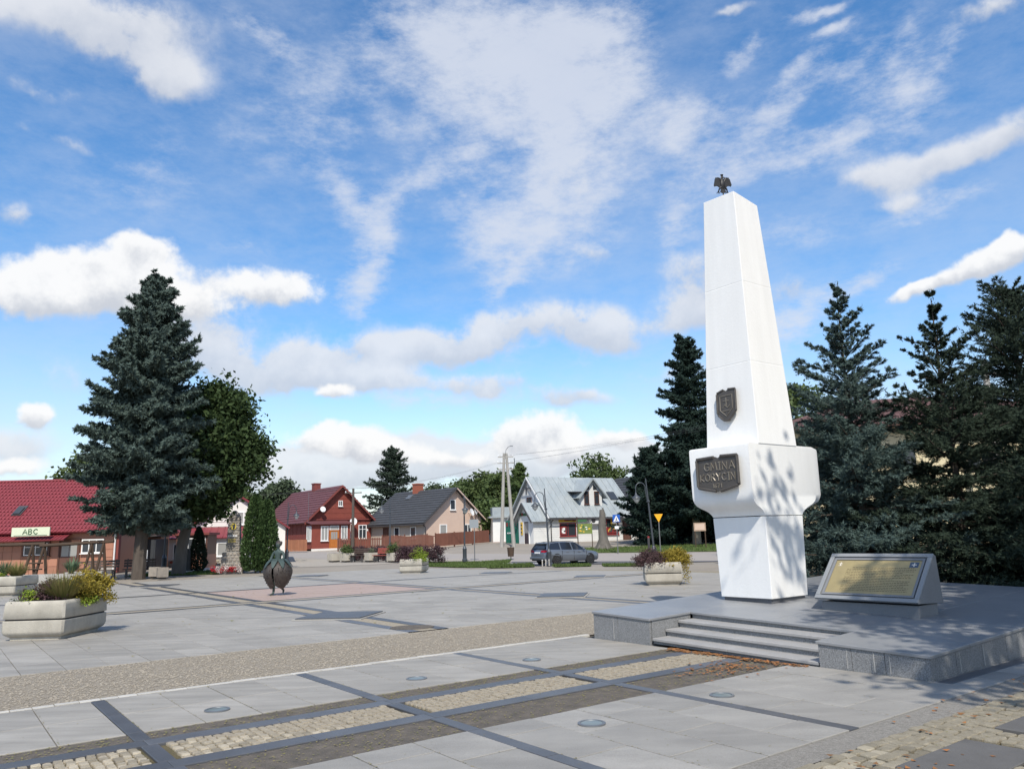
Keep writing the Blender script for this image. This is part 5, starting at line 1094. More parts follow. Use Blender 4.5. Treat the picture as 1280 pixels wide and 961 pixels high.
window(bh, (3.55, -.01, 3.75), X_, -Y_, .8, 1.15, 'white_frame', 'window_glass', (0, 0), .08); window(bh, (2.0, -.01, .75), X_, -Y_, 1.05, 1.45, 'white_frame', 'curtain_glass', (0, 0), .10)
window(bh, (5.6, -.01, .85), X_, -Y_, 1.1, 1.35, 'white_frame', 'window_glass', (1, 0), .10)
for y in (1.5, 4.4): window(bh, (-.045, y + .95, .75), -Y_, -X_, .95, 1.3, 'white_frame', 'window_glass', (0, 0), .09)
door(bh, (-.045, 7.4, 0), -Y_, -X_, 1.0, 2.05, 'door_brown', 'brown_frame')
gt = MB(); gt.tube([(-.62, -.4, 2.22), (-.62, L2_ + .3, 2.22)], .07, 8); gt.tube([(-.6, -.3, 2.2), (-.15, -.25, 1.9), (-.12, -.2, 0)], .05, 8); gt.build('gutter', MATS['gutter'], bh, True)
dish(bh, (6.3, -.6, 3.5), .4, (.3, -1, .35), (0, .6, 0)); dish(bh, (6.9, -.55, 3.55), .3, (.6, -1, .35), (0, .55, 0))
cb = MB(); cb.bb(W2 / 2 - .5, W2 / 2 + .4, 5.9, 6.8, 5.5, 6.95); cb.bb(W2 / 2 - .56, W2 / 2 + .46, 5.84, 6.86, 6.95, 7.1); cb = cb.build('chimney', MATS['brick'], bh)
MB().slab([(2.9, 6.3, 5.15), (3.5, 6.3, 5.63), (3.5, 7.1, 5.63), (2.9, 7.1, 5.15)], (-.12, 0, .16)).build('roof_hatch', MATS['steel'], bh)
# ------------------------------------------------------------------ white shop with zinc roof
wsn = house('white_shop', 'white clad village shop with steep grey metal roof, dormer and green gate', (3.42, 79.0, .88), rad(30), 'shop')
L3, W3, HE, HP = 10.6, 7.6, 2.85, 6.75
mb = MB(); pr = [(0, -.6), (W3, -.6), (W3, HE), (W3 / 2, HP), (0, HE)]
mb.add([(0, y, z) for y, z in pr] + [(L3, y, z) for y, z in pr], [(4, 3, 2, 1, 0), (5, 6, 7, 8, 9)] + [((i + 1) % 5, 5 + (i + 1) % 5, 5 + i, i) for i in range(5)]); mb.build('wall', MATS['siding_white'], wsn)
sl = (HP - HE) / (W3 / 2)
for s in (0, 1):
    rb = MB(); e = -.5 if s == 0 else W3 + .5; A = Vector((-.32, e, HE - .5 * sl + .04)); B = Vector((-.32, W3 / 2, HP + .04)); n = Vector((0, -sl if s == 0 else sl, 1)).normalized(); Wd = X_ * (L3 + .75); run = B - A
    rb.slab([A, B, B + Wd, A + Wd], n * .08)
    for k in range(15): p = A + n * .08 + Wd * (k / 14.3); rb.slab([p, p + run, p + run + X_ * .06, p + X_ * .06], n * .05)
    rb.build('roof', MATS['roof_zinc'], wsn)
for k in range(14):                                                     # cladding boards, front and gable
    z0 = -.1 + k * .205
    MB().bb(.02, L3, -.022, -.001, z0, z0 + .19).build('cladding_board', MATS['siding_white'], wsn)
for k in range(32):
    z0 = -.1 + k * .205; y0 = 0 if z0 + .19 < HE else (z0 + .19 - HE) / sl
    if W3 - 2 * y0 > .4: MB().bb(-.022, -.001, y0, W3 - y0, z0, z0 + .19).build('cladding_board', MATS['siding_white'], wsn)
window(wsn, (-.025, W3 / 2 + .48, 3.55), -Y_, -X_, .95, 1.15, 'brown_frame', 'window_glass', (0, 0), .07)
for s in (-1, 1): MB().slab([(-.36, W3 / 2 + s * (W3 / 2 + .5), HE - .5 * sl - .1), (-.36, W3 / 2, HP - .12), (-.36, W3 / 2, HP + .12), (-.36, W3 / 2 + s * (W3 / 2 + .5), HE - .5 * sl + .14)], (-.05, 0, 0)).build('bargeboard', MATS['white_frame' if s < 0 else 'roof_zinc'], wsn)
ck = MB(); ck.bb(-.40, -.33, W3 / 2 - .9, W3 / 2 + .9, 5.55, 5.68); ck.bb(-.40, -.33, W3 / 2 - .05, W3 / 2 + .05, 5.0, 6.5); ck.build('gable_truss', MATS['gutter'], wsn)
# entrance porch on the gable side
pc = empty('porch', (0, 0, 0)); pc.parent = wsn
PY0, PY1, PXE = .35, 3.25, -1.75
mb = MB(); pm = (PY0 + PY1) / 2; pr = [(PY0, -.5), (PY1, -.5), (PY1, 2.45), (pm, 3.95), (PY0, 2.45)]
mb.add([(PXE, y, z) for y, z in pr] + [(-.03, y, z) for y, z in pr], [(4, 3, 2, 1, 0), (5, 6, 7, 8, 9)] + [((i + 1) % 5, 5 + (i + 1) % 5, 5 + i, i) for i in range(5)]); mb.build('wall', MATS['siding_white'], pc)
s2 = 1.5 / (pm - PY0)
for s in (0, 1):
    rb = MB(); e = PY0 - .45 if s == 0 else PY1 + .45; A = Vector((PXE - .45, e, 2.45 - .45 * s2 + .04)); B = Vector((PXE - .45, pm, 3.99)); n = Vector((0, -s2 if s == 0 else s2, 1)).normalized(); Wd = X_ * 2.2
    rb.slab([A, B, B + Wd, A + Wd], n * .07)
    for k in range(5): p = A + n * .07 + Wd * (k / 4.2); rb.slab([p, p + B - A, p + B - A + X_ * .05, p + X_ * .05], n * .04)
    rb.build('roof', MATS['roof_zinc'], pc)
    MB().slab([(PXE - .47, e, 2.45 - .45 * s2 - .1), (PXE - .47, pm, 3.85), (PXE - .47, pm, 4.05), (PXE - .47, e, 2.45 - .45 * s2 + .1)], (-.05, 0, 0)).build('bargeboard', MATS['gutter'], pc)
for k in range(12): MB().bb(PXE, -.04, PY0 - .02, PY0 - .001, -.1 + k * .205, .09 + k * .205).build('cladding_board', MATS['siding_white'], pc)
door(pc, (PXE - .002, pm + .35, -.25), -Y_, -X_, 1.05, 2.45, 'door_dark', 'white_frame', 1)
MB().bb(PXE - .06, PXE - .002, pm - .7, pm + 1.1, 2.72, 2.98).build('signboard', MATS['sign_letter'], pc); MB().bb(PXE - .08, PXE - .061, pm + .45, pm + .7, 2.74, 3.02).build('sign_badge', MATS['banner_red'], pc)
MB().bb(PXE - .05, PXE - .002, pm + .62, pm + .98, .8, 2.1).build('poster', MATS['banner_yellow'], pc)
for k in range(3): MB().bb(PXE - .06, PXE - .051, pm + .68, pm + .92, 1.0 + k * .36, 1.16 + k * .36).build('print', MATS['ink'], pc)
gq = empty('green_gate', (0, 0, 0)); gq.parent = wsn
for k in range(7): MB().bb(-1.55, -1.45, 3.30 + k * .46, 3.64 + k * .46, -.35, 2.35).build('board', MATS['gate_green'], gq)
MB().bb(-1.44, -1.36, 3.3, 6.5, .2, .4).build('rail', MATS['gate_green'], gq)
for k in range(4): MB().bb(-1.575, -1.552, 4.0 + k * .62, 4.34 + k * .62, 1.75, 2.15).build('pictogram', MATS['banner_red' if k % 2 else 'ink'], gq)
for k in range(3): MB().bb(-1.575, -1.552, 5.2 + k * .32, 5.4 + k * .32, .98, 1.12).build('lettering', MATS['sign_white'], gq)
# dormer in the roof
dm = empty('dormer', (0, 0, 0)); dm.parent = wsn
DX0, DX1 = 4.15, 7.35; dz0 = 3.55; dy = (dz0 - HE) / sl; mx_ = (DX0 + DX1) / 2; dze = 4.95; dzp = 6.45
mb = MB(); pr = [(DX0 + .25, dz0), (DX1 - .25, dz0), (DX1 - .25, dze), (mx_, dzp), (DX0 + .25, dze)]
mb.add([(x, dy - .05, z) for x, z in pr] + [(x, 3.7, z) for x, z in pr], [(0, 1, 2, 3, 4), (9, 8, 7, 6, 5)] + [(i, 5 + i, 5 + (i + 1) % 5, (i + 1) % 5) for i in range(5)]); mb.build('wall', MATS['siding_white'], dm)
s3 = (dzp - dze) / (mx_ - DX0 - .25)
for s in (-1, 1):
    ex = mx_ + s * (DX1 - mx_ + .25); ez = dzp - s3 * abs(ex - mx_); n = Vector((s * s3, 0, 1)).normalized()
    MB().slab([(ex, dy - .45, ez), (mx_, dy - .45, dzp + .05), (mx_, 3.75, dzp + .05), (ex, 3.2, ez)], n * .07).build('roof', MATS['roof_zinc'], dm)
    MB().slab([(ex, dy - .47, ez - .1), (mx_, dy - .47, dzp - .08), (mx_, dy - .47, dzp + .1), (ex, dy - .47, ez + .12)], (0, -.05, 0)).build('bargeboard', MATS['roof_zinc'], dm)
MB().slab([(DX0 - .5, dy - .3, dze + .1), (DX0 + .3, dy - .3, dze + .1), (DX0 + .3, 2.9, dze + .25), (DX0 - .5, 2.9, dze + .25)], (0, 0, .07)).build('side_roof', MATS['gutter'], dm)
for x in (mx_ - .95, mx_ + .35): window(dm, (x, dy - .06, dz0 + .25), X_, -Y_, .6, 1.35, 'brown_frame', 'window_glass', (0, 1), .07)
for s in (-1, 1): MB().slab([(mx_ + s * .25, dy - .06, 5.35), (mx_ + s * .75, dy - .06, 5.35), (mx_ + s * .25, dy - .06, 5.95)], (0, -.04, 0)).build('gable_pane', MATS['window_glass'], dm)
MB().slab([(8.75, 1.25, HE + 1.25 * sl + .12), (9.75, 1.25, HE + 1.25 * sl + .12), (9.75, 2.1, HE + 2.1 * sl + .12), (8.75, 2.1, HE + 2.1 * sl + .12)], (0, -.09, .09)).build('roof_window', MATS['window_glass'], wsn)
def poster(x0, x1, z0, z1, cols, root=wsn, y=-.03):
    p = MB().bb(x0, x1, y - .03, y, z0, z1).build('poster', MATS[cols[0]], root); r_ = random.Random(int(x0 * 10))
    for k in range(7):
        a, c = r_.uniform(x0 + .05, x1 - .45), r_.uniform(z0 + .08, z1 - .35); MB().bb(a, a + r_.uniform(.2, .42), y - .036 - k * .003, y - .031, c, c + r_.uniform(.12, .3)).build('print', MATS[cols[1 + k % (len(cols) - 1)]], p)
window(wsn, (1.15, -.025, .55), X_, -Y_, 2.0, 1.35, 'banner_red', 'window_glass', (1, 0), .08); poster(1.05, 3.2, 1.98, 2.5, ('banner_yellow', 'banner_red', 'ink'))
poster(1.3, 1.95, .7, 1.6, ('banner_red', 'sign_white', 'ink'), y=-.06)
window(wsn, (7.0, -.025, .6), X_, -Y_, 1.6, 1.6, 'banner_red', 'window_glass', (1, 0), .08); poster(7.6, 8.4, 1.6, 2.4, ('banner_yellow', 'banner_red', 'sign_white'), y=-.06); poster(7.1, 8.3, .75, 1.5, ('banner_red', 'banner_yellow', 'ink'), y=-.06)
door(wsn, (9.15, -.025, -.05), X_, -Y_, 1.05, 2.15, 'door_brown', 'brown_frame'); MB().slab([(8.9, -.9, 2.25), (10.4, -.9, 2.25), (10.4, -.02, 2.45), (8.9, -.02, 2.45)], (0, 0, .08)).build('awning', MATS['sign_white'], wsn)
ac = MB().bb(4.75, 5.75, -.5, -.06, 1.75, 2.5).build('air_conditioner', MATS['sign_white'], wsn)
MB().lathe([(.27, 0), (.27, .03), (.02, .03)], (5.05, 2.12, 0), 16).build('fan', MATS['gutter'], ac); ac.children[0].rotation_euler = (PI / 2, 0, 0); ac.children[0].location = (0, -.5, 0); 
gt = MB(); gt.tube([(-.5, -.58, 2.28), (L3 + .4, -.58, 2.28)], .08, 8); gt.tube([(.1, -.55, 2.25), (.08, -.10, 1.95), (.08, -.10, 0)], .06, 8); gt.build('gutter', MATS['gutter'], wsn, True)
MB().bb(-.05, L3 + .05, -.07, -.003, -.5, -.02).build('base', MATS['stone_base'], wsn)
# white outhouse left of the shop gable and a grey roof behind
oh_ = empty('outbuilding', (-2.1, 88, .95), rad(8), 'small white outbuilding with flat roof left of the white shop', 'outbuilding')
MB().bb(-.5, 2.6, 0, 3, -.3, 2.7).build('wall', MATS['siding_white'], oh_); MB().bb(-.9, 3.0, -.4, 3.4, 2.7, 2.9).build('roof', MATS['roof_zinc'], oh_); MB().bb(-.5, 2.6, .1, 2.6, 2.9, 3.9).build('upper_wall', MATS['roof_zinc'], oh_); MB().bb(-.52, 2.62, -.06, -.001, -.3, .05).build('base', MATS['brick'], oh_)
gh = house('grey_house', 'house with dark grey roof right behind the white shop', (13.6, 92, 1.1), rad(30)); gable_wall(MB(), 9, 8, 3.4, 7.4).build('wall', MATS['plaster_white'], gh); roof_pair(gh, 9, 8, 3.4, 7.4, .5, (.4, .4), .1, 'roof_black', course=.5)
gg = empty('garage', (-3.2, 101, 1.2), rad(20), 'low far garage with grey pitched roof beyond the brown fence', 'garage'); gable_wall(MB(), 4.5, 6, 1.9, 3.3).build('wall', MATS['plaster_white'], gg); roof_pair(gg, 4.5, 6, 1.9, 3.3, .3, (.3, .3), .1, 'roof_zinc', ribs=.5)
# ------------------------------------------------------------------ cream house behind the spruces
cr = house('cream_house', 'cream coloured house with dark red tiled roof behind the spruces', (11.6, 33.0, 0), rad(-8))
MB().bb(0, 13, 0, 9, -.3, 5.75).build('wall', MATS['plaster_cream'], cr)
rf = MB(); e = .7; rf.loft([[(-e, -e, 5.7), (13 + e, -e, 5.7), (13 + e, 9 + e, 5.7), (-e, 9 + e, 5.7)], [(-e, -e, 5.82), (13 + e, -e, 5.82), (13 + e, 9 + e, 5.82), (-e, 9 + e, 5.82)], [(4.3, 4.4, 7.6), (8.7, 4.4, 7.6), (8.7, 4.6, 7.6), (4.3, 4.6, 7.6)]]); rf.build('roof', MATS['roof_brown'], cr)
for k in range(4):
    for z in (.9, 3.6): window(cr, (1.2 + k * 3.0, -.01, z), X_, -Y_, 1.1, 1.2, 'plaster_cream', 'window_glass', (1, 0), .07)
# ------------------------------------------------------------------ planters
mat('planter', (.47, .44, .38), .85, .9, 3.0, .5, 60, (.35, .325, .28), .25, spk=.16, local=True, streak=(.07, (5, 5, .8)))
mat('soil', (.07, .055, .042), .95); mat('groove', (.055, .052, .05), .9)
mat('heather', (.125, .07, .075), .8, spec=.2, attr='var', c2=(.06, .042, .04), trans=.15); mat('golden', (.42, .31, .05), .75, spec=.25, attr='var', c2=(.20, .17, .03), trans=.25)
mat('lime', (.28, .36, .045), .75, spec=.25, attr='var', c2=(.15, .21, .03), trans=.25); mat('sedge', (.15, .175, .05), .75, spec=.25, attr='var', c2=(.25, .19, .08), trans=.2)
mat('purple_leaf', (.085, .04, .05), .7, spec=.3, attr='var', c2=(.045, .028, .032), trans=.12); mat('yucca', (.13, .20, .11), .6, spec=.3, attr='var', c2=(.07, .12, .07), trans=.1)
mat('greyleaf', (.17, .19, .13), .8, spec=.2, attr='var', c2=(.09, .10, .065), trans=.15)
PW, PD, PH = 1.16, 1.55, .70
def rrect(w, d, c): return [(-w / 2 + c, -d / 2), (w / 2 - c, -d / 2), (w / 2, -d / 2 + c), (w / 2, d / 2 - c), (w / 2 - c, d / 2), (-w / 2 + c, d / 2), (-w / 2, d / 2 - c), (-w / 2, -d / 2 + c)]
def rings(lv, c=.035): return [[(x, y, z) for x, y in rrect(PW + dw, PD + dw, c)] for z, dw in lv]
PM = {}
def planter_tree(x, y, rot, label, wet=0):
    t = empty('planter', (x, y, float(G(x, y))), rot, label, 'planter', 'concrete flower planters on the square')
    if not PM:
        PM['foot'] = MB().loft(rings([(.0, -.20), (.05, -.20)])).mesh('foot'); PM['lower_tier'] = MB().loft(rings([(.052, -.19), (.062, -.15), (.10, -.05), (.16, -.005), (.345, .0), (.352, -.012)])).mesh('lower_tier', True)
        PM['groove'] = MB().loft(rings([(.350, -.06), (.385, -.06)])).mesh('groove')
        up = MB(); up.loft(rings([(.383, -.012), (.392, .0), (.62, -.02), (.675, -.035), (.70, -.075), (.70, -.20), (.60, -.21)]), True, False); PM['upper_tier'] = up.mesh('upper_tier', True)
        PM['soil'] = MB().loft(rings([(.59, -.2), (.625, -.205)])).mesh('soil')
        for k, m_ in (('foot', 'planter'), ('lower_tier', 'planter'), ('groove', 'groove'), ('upper_tier', 'planter'), ('soil', 'soil')): PM[k].materials.append(MATS[m_])
    for k, me in PM.items(): link(k, me, t)
    return t
def plant(name, label, x, y, z, r3, mtl, seed, n=26, per=38, size=.03, spread=.06, kind='leaf', cat='plant', trail=0, group=None):
    r = np.random.default_rng(seed); root = empty(name, (x, y, z), 0, label, cat, group)
    if kind == 'leaf':
        d = unit(r.normal(0, 1, (n, 3)) + np.array([0, 0, .35])); d[:, 2] = np.abs(d[:, 2]); C_ = d * r.uniform(.45, 1, (n, 1)) * np.array(r3)
        if trail:
            k = trail; C2 = np.stack([r.normal(.27, .04, k), r.normal(-r3[1] * .5, .06, k), -r.uniform(0, .5, k)], -1); C_ = np.concatenate([C_, C2])
        V, var = leaf_cloud(C_, per, spread, size, r, .4); link('foliage', quad_mesh('foliage', V, var), root, MATS[mtl])
        st = MB()
        for c in C_[:14]: st.tube([(0, 0, -.05), tuple(c * .5 + np.array([0, 0, .03])), tuple(c)], [.008, .006, .003], 4)
        st.build('stems', MATS['bark'], root)
    else:                                                                # arching blades
        k = n; ph = r.uniform(0, 2 * PI, k); L = r.uniform(.6, 1.1, k); out = r.uniform(.25, 1.0, k); w = size * r.uniform(.6, 1.2, k); rows = []
        ts = (0, .35, .7, 1.0); P = []
        for t in ts:
            rr_ = .12 + .88 * t; P.append(np.stack([np.cos(ph) * (r3[0] * (.25 * r.uniform(0, 1, k) * 0 + .15) + r3[0] * out * L * t), np.sin(ph) * (r3[1] * .15 + r3[1] * out * L * t), r3[2] * L * (t * (1.35 - .2 * out) - out * .55 * t * t)], -1))
        tn = np.stack([-np.sin(ph), np.cos(ph), np.zeros(k)], -1); Vs = []
        for a in range(3):
            w0 = (w * (1 - ts[a] ** 2 * .95))[:, None]; w1 = (w * (1 - ts[a + 1] ** 2 * .95))[:, None]
            Vs.append(np.stack([P[a] - tn * w0, P[a] + tn * w0, P[a + 1] + tn * w1, P[a + 1] - tn * w1], 1))
        V = np.concatenate(Vs).reshape(-1, 3); var = np.tile(r.uniform(0, 1, k), 3); link('blades', quad_mesh('blades', V, var), root, MATS[mtl])
        MB().lathe([(r3[0] * .2, -.06), (r3[0] * .16, .05), (.004, .1)], n=8).build('crown', MATS['soil'], root)
    return root
planter_tree(-8.98, 15.52, 0.0, 'large pale concrete planter nearest the camera on the left, full of heather and golden shrubs')
planter_tree(-18.75, 29.3, .05, 'pale concrete planter cut by the left edge, behind the nearest one')
planter_tree(-5.25, 40.3, -.12, 'pale concrete planter farthest off, with dark shrubs, in front of the benches')
planter_tree(4.66, 25.5, -.12, 'pale concrete planter with a dark and a golden shrub beside the white obelisk')
# left planter
px0, py0 = -8.98, 15.52; pz = .62
plant('heather', 'brown purple heather at the front left of the nearest planter', px0 - .12, py0 - .1, pz, (.40, .55, .44), 'heather', 1, 90, 50, .024, .06)
plant('heather', 'dark purple low heather hugging the front rim of the nearest planter', px0 + .12, py0 - .40, pz, (.30, .22, .22), 'purple_leaf', 2, 34, 46, .022, .05)
plant('lime_shrub', 'bright lime green sprig at the front rim of the nearest planter', px0 - .18, py0 - .58, pz, (.13, .12, .36), 'lime', 3, 22, 36, .022, .04)
plant('grey_shrub', 'grey green low sprig at the left front corner of the nearest planter', px0 - .36, py0 - .5, pz, (.18, .2, .26), 'greyleaf', 4, 16, 36, .022, .045)
plant('sedge', 'green and brown arching sedge in the middle of the nearest planter', px0 + .25, py0 - .28, pz, (.60, .60, .56), 'sedge', 5, 800, size=.007, kind='blade')
plant('golden_shrub', 'golden yellow shrub spilling over the right side of the nearest planter', px0 + .42, py0 + .22, pz, (.50, .58, .58), 'golden', 6, 120, 50, .026, .06)
plant('golden_shrub', 'yellow green sprig hanging over the right rim of the nearest planter', px0 + .58, py0 - .02, pz, (.18, .24, .16), 'lime', 7, 26, 40, .026, .05)
# upper left planter
plant('sedge', 'arching green sedge in the planter at the left edge of the photo', -18.45, 29.1, .62, (.62, .6, .56), 'sedge', 11, 520, size=.009, kind='blade'); plant('lime_shrub', 'yellow green sprig in the planter at the left edge of the photo', -18.9, 28.8, .62, (.16, .16, .25), 'lime', 12, 14, 30, .03, .06)
plant('grey_shrub', 'grey heather at the left end of the planter cut by the photo edge', -19.2, 28.8, .62, (.28, .25, .22), 'greyleaf', 13, 18, 34, .03, .07)
# middle planter
gz = float(G(-5.2, 40.3)) + .62
plant('purple_shrub', 'dark purple shrub hanging over the left of the far planter', -5.62, 40.1, gz, (.62, .6, .70), 'purple_leaf', 15, 110, 44, .036, .09); plant('golden_shrub', 'yellow green grassy shrub in the middle of the far planter', -5.0, 39.9, gz, (.55, .5, .62), 'lime', 16, 60, 40, .032, .08)
# right planter
plant('purple_shrub', 'dark brown purple round shrub in the left half of the planter by the obelisk', 4.30, 25.25, .62, (.56, .6, .52), 'heather', 21, 150, 50, .026, .07); plant('golden_shrub', 'golden yellow round shrub in the right half of the planter by the obelisk', 5.02, 25.2, .62, (.52, .56, .56), 'golden', 22, 140, 50, .026, .07, trail=6)
# ------------------------------------------------------------------ bronze woman with the strawberry skirt
mat('bronze', (.085, .073, .066), .5, .7, 9, .8, 45, (.06, .052, .05), .4, metal=.45, local=True); mat('verdigris', (.065, .095, .088), .6, .8, 12, .5, 40, (.05, .07, .068), .35, metal=.25, local=True)
stt = empty('statue', (-7.62, 25.15, .003), rad(-14), 'dark bronze statue of a woman in a swelling strawberry shaped skirt', 'statue'); stt.scale = (.96, .96, .93)
def skin(name, nodes, edges, mtl, parent, sub=2):
    me = bpy.data.meshes.new(name); me.from_pydata([n[:3] for n in nodes], edges, []); o = bpy.data.objects.new(name, me); COL.objects.link(o)
    mo = o.modifiers.new('skin', 'SKIN'); mo.use_smooth_shade = True
    for v, n in zip(me.skin_vertices[0].data, nodes): v.radius = (n[3], n[4] if len(n) > 4 else n[3])
    me.skin_vertices[0].data[0].use_root = True
    s_ = o.modifiers.new('sub', 'SUBSURF'); s_.levels = sub; s_.render_levels = sub
    dg = bpy.context.evaluated_depsgraph_get(); m2 = bpy.data.meshes.new_from_object(o.evaluated_get(dg)); m2.name = name; bpy.data.objects.remove(o)
    m2.materials.clear(); m2.polygons.foreach_set('use_smooth', [True] * len(m2.polygons)); return link(name, m2, parent, MATS[mtl])
nd = [(0, 0, .98, .13, .11), (0, 0, 1.14, .10, .085), (0, .01, 1.30, .125, .10), (0, .01, 1.43, .13, .085), (0, 0, 1.52, .048), (0, -.01, 1.58, .045), (0, -.015, 1.63, .078, .085), (0, -.01, 1.70, .088, .095), (0, 0, 1.76, .06),
      (-.165, .01, 1.43, .055), (-.235, -.02, 1.25, .045), (-.20, -.17, 1.13, .036), (-.12, -.24, 1.14, .028), (.165, .01, 1.43, .055), (.235, -.02, 1.25, .045), (.17, -.18, 1.12, .036), (.08, -.25, 1.16, .028),
      (-.09, 0, .82, .10), (-.10, -.06, .48, .065), (-.12, -.02, .12, .040), (-.13, -.06, .05, .036), (-.15, -.20, .03, .028), (.09, .02, .82, .10), (.10, .02, .50, .065), (.12, .12, .20, .042), (.12, .20, .16, .036), (.13, .14, .05, .028)]
ed = [(0, 1), (1, 2), (2, 3), (3, 4), (4, 5), (5, 6), (6, 7), (7, 8), (3, 9), (9, 10), (10, 11), (11, 12), (3, 13), (13, 14), (14, 15), (15, 16), (0, 17), (17, 18), (18, 19), (19, 20), (20, 21), (0, 22), (22, 23), (23, 24), (24, 25), (25, 26)]
bdy = skin('body', nd, ed, 'verdigris', stt)
hr = MB(); hr.ball((0, .02, 1.715), .105, 12, 7, (1, 1, .85)); hr.ball((-.06, .03, 1.76), .055, 8, 5); hr.ball((.06, .04, 1.755), .055, 8, 5); hr.ball((0, .09, 1.74), .07, 8, 5); hr.ball((.0, .0, 1.80), .045, 8, 5); hr.build('hair', MATS['bronze'], stt, True)
fc = MB(); fc.tube([(0, -.098, 1.69), (0, -.118, 1.665)], [.010, .014], 6)
for s in (-1, 1): fc.ball((s * .032, -.092, 1.698), .011, 6, 4); fc.ball((s * .086, .0, 1.675), .018, 6, 4, (.5, 1, 1.3))
fc.tube([(-.022, -.094, 1.637), (0, -.099, 1.633), (.022, -.094, 1.637)], [.004, .007, .004], 5); fc.build('face', MATS['verdigris'], stt, True)
for s, px_h in ((-1, -.12), (1, .08)):
    hb = MB(); y0 = -.245; z0 = 1.14 if s < 0 else 1.16
    hb.ball((px_h - s * -.02, y0 - .02, z0), .032, 8, 5, (1.15, .75, .6))
    for k in range(4): hb.tube([(px_h + s * -.03 , y0 - .03 - .004 * k, z0 + .018 - .012 * k), (px_h + s * -.075 - s * .004 * k, y0 - .045, z0 + .02 - .012 * k), (px_h + s * -.10 + s * .006 * k, y0 - .03, z0 + .008 - .012 * k)], [.009, .008, .005], 5)
    hb.tube([(px_h, y0 - .02, z0 + .02), (px_h + s * -.03, y0 - .03, z0 + .055), (px_h + s * -.05, y0 - .035, z0 + .06)], [.010, .009, .006], 5); hb.build('hand', MATS['verdigris'], stt, True)
sprof = [(1.20, .13), (1.15, .22), (1.08, .33), (.98, .42), (.86, .465), (.74, .47), (.62, .445), (.50, .40), (.38, .335), (.27, .26), (.20, .205)]
def skirt(t0, t1, n, name, tip):
    rg = []
    for z, r_ in sprof:
        row = []
        for k in range(n + 1):
            t = t0 + (t1 - t0) * k / n; u = k / n; hem = (1.20 - z) / 1.0
            zz = z + (hem ** 3) * (.16 * (2 * abs(u - tip)) ** 1.5); rr_ = r_ * (1 + .03 * math.sin(t * 14 + z * 30) + .02 * math.sin(t * 9 - z * 44)) * (1 - .05 * hem * abs(2 * u - 1)); row.append((rr_ * math.cos(t), rr_ * .94 * math.sin(t), zz))
        rg.append(row)
    b_ = MB(); b_.loft(rg, False, False, closed=False); inner = [[(x * .94, y * .94, z + .004) for x, y, z in row] for row in rg]; b_.loft(inner, False, False, closed=False)
    b_.loft([rg[-1], inner[-1]], False, False, closed=False); b_.loft([[r_[0] for r_ in rg], [r_[0] for r_ in inner]], False, False, closed=False); b_.loft([[r_[-1] for r_ in rg], [r_[-1] for r_ in inner]], False, False, closed=False); return b_.build(name, MATS['bronze'], stt, True)
sl0 = -PI / 2 + .10
skirt(sl0 + .10, sl0 + 2 * PI - 3.0, 26, 'skirt_half', .42); skirt(sl0 + 2 * PI - 2.95, sl0 + 2 * PI - .06, 26, 'skirt_half', .58)
sd_ = MB(); r_ = random.Random(3)
for k in range(170):
    z = r_.uniform(.34, 1.05); rr_ = np.interp(z, [p[0] for p in sprof[::-1]], [p[1] for p in sprof[::-1]]); t = r_.uniform(0, 2 * PI); sd_.ball((rr_ * 1.01 * math.cos(t), rr_ * .95 * math.sin(t), z), .016, 5, 3, (1, 1, 1.4))
tag(sd_.build('seeds', MATS['bronze'], stt), kind='stuff')
for k in range(9):                                                   # calyx leaves over the hips
    t = 2 * PI * k / 9; lf = MB(); c, s = math.cos(t), math.sin(t); P = lambda r_, w, z: [(r_ * c - w * s, r_ * s + w * c, z - .012), (r_ * c, r_ * s, z), (r_ * c + w * s, r_ * s - w * c, z - .012)]
    rows = [P(.12, .04, 1.22), P(.25, .085, 1.21), P(.37, .09, 1.12), P(.455, .05, 1.00), P(.48, .006, .93)]; lf.loft(rows, False, False, closed=False); lf.loft([[(x, y, z - .014) for x, y, z in q] for q in rows], False, False, closed=False); lf.build('leaf', MATS['verdigris'], stt, True)
# ------------------------------------------------------------------ stone monument with flowers
mat('fieldstone', (.30, .265, .225), .85, .8, 6, .6, 40, (.19, .17, .15), .25, objvar=.22, spk=.1); mat('mortar', (.27, .255, .235), .95, .5, 10)
mn = empty('stone_monument', (-16.2, 45.0, .05), rad(10), 'tapered fieldstone monument with a yellow emblem and flowers at its foot', 'monument')
def sq(w, z): return [(-w, -w, z), (w, -w, z), (w, w, z), (-w, w, z)]
MB().loft([sq(.62, -.1), sq(.50, 1.12)]).build('base', MATS['mortar'], mn); MB().loft([sq(.36, 1.1), sq(.27, 3.1), sq(.20, 3.3), sq(.06, 3.46)]).build('shaft', MATS['mortar'], mn)
sm = sett_meshes('stone', 1, 1, .05, MATS['fieldstone'], 5)
def stone(p, sx_, sz_, n):
    b_ = MB(); r_ = random.Random(int(p[0] * 999 + p[2] * 77)); ux = Vector((-n[1], n[0], 0)); N_ = Vector(n); c = Vector(p)
    rg0 = [c + ux * sx_ * .5 * a * r_.uniform(.88, 1) + Z_ * sz_ * .5 * b * r_.uniform(.85, 1) for a, b in ((-1, -1), (1, -1), (1, 1), (-1, 1))]; b_.loft([rg0, [c + (v - c) * .92 + N_ * .02 for v in rg0], [c + (v - c) * .6 + N_ * r_.uniform(.028, .045) for v in rg0]], False); return b_
sidew = [((0, -1, 0), 0), ((1, 0, 0), 1), ((-1, 0, 0), 2)]
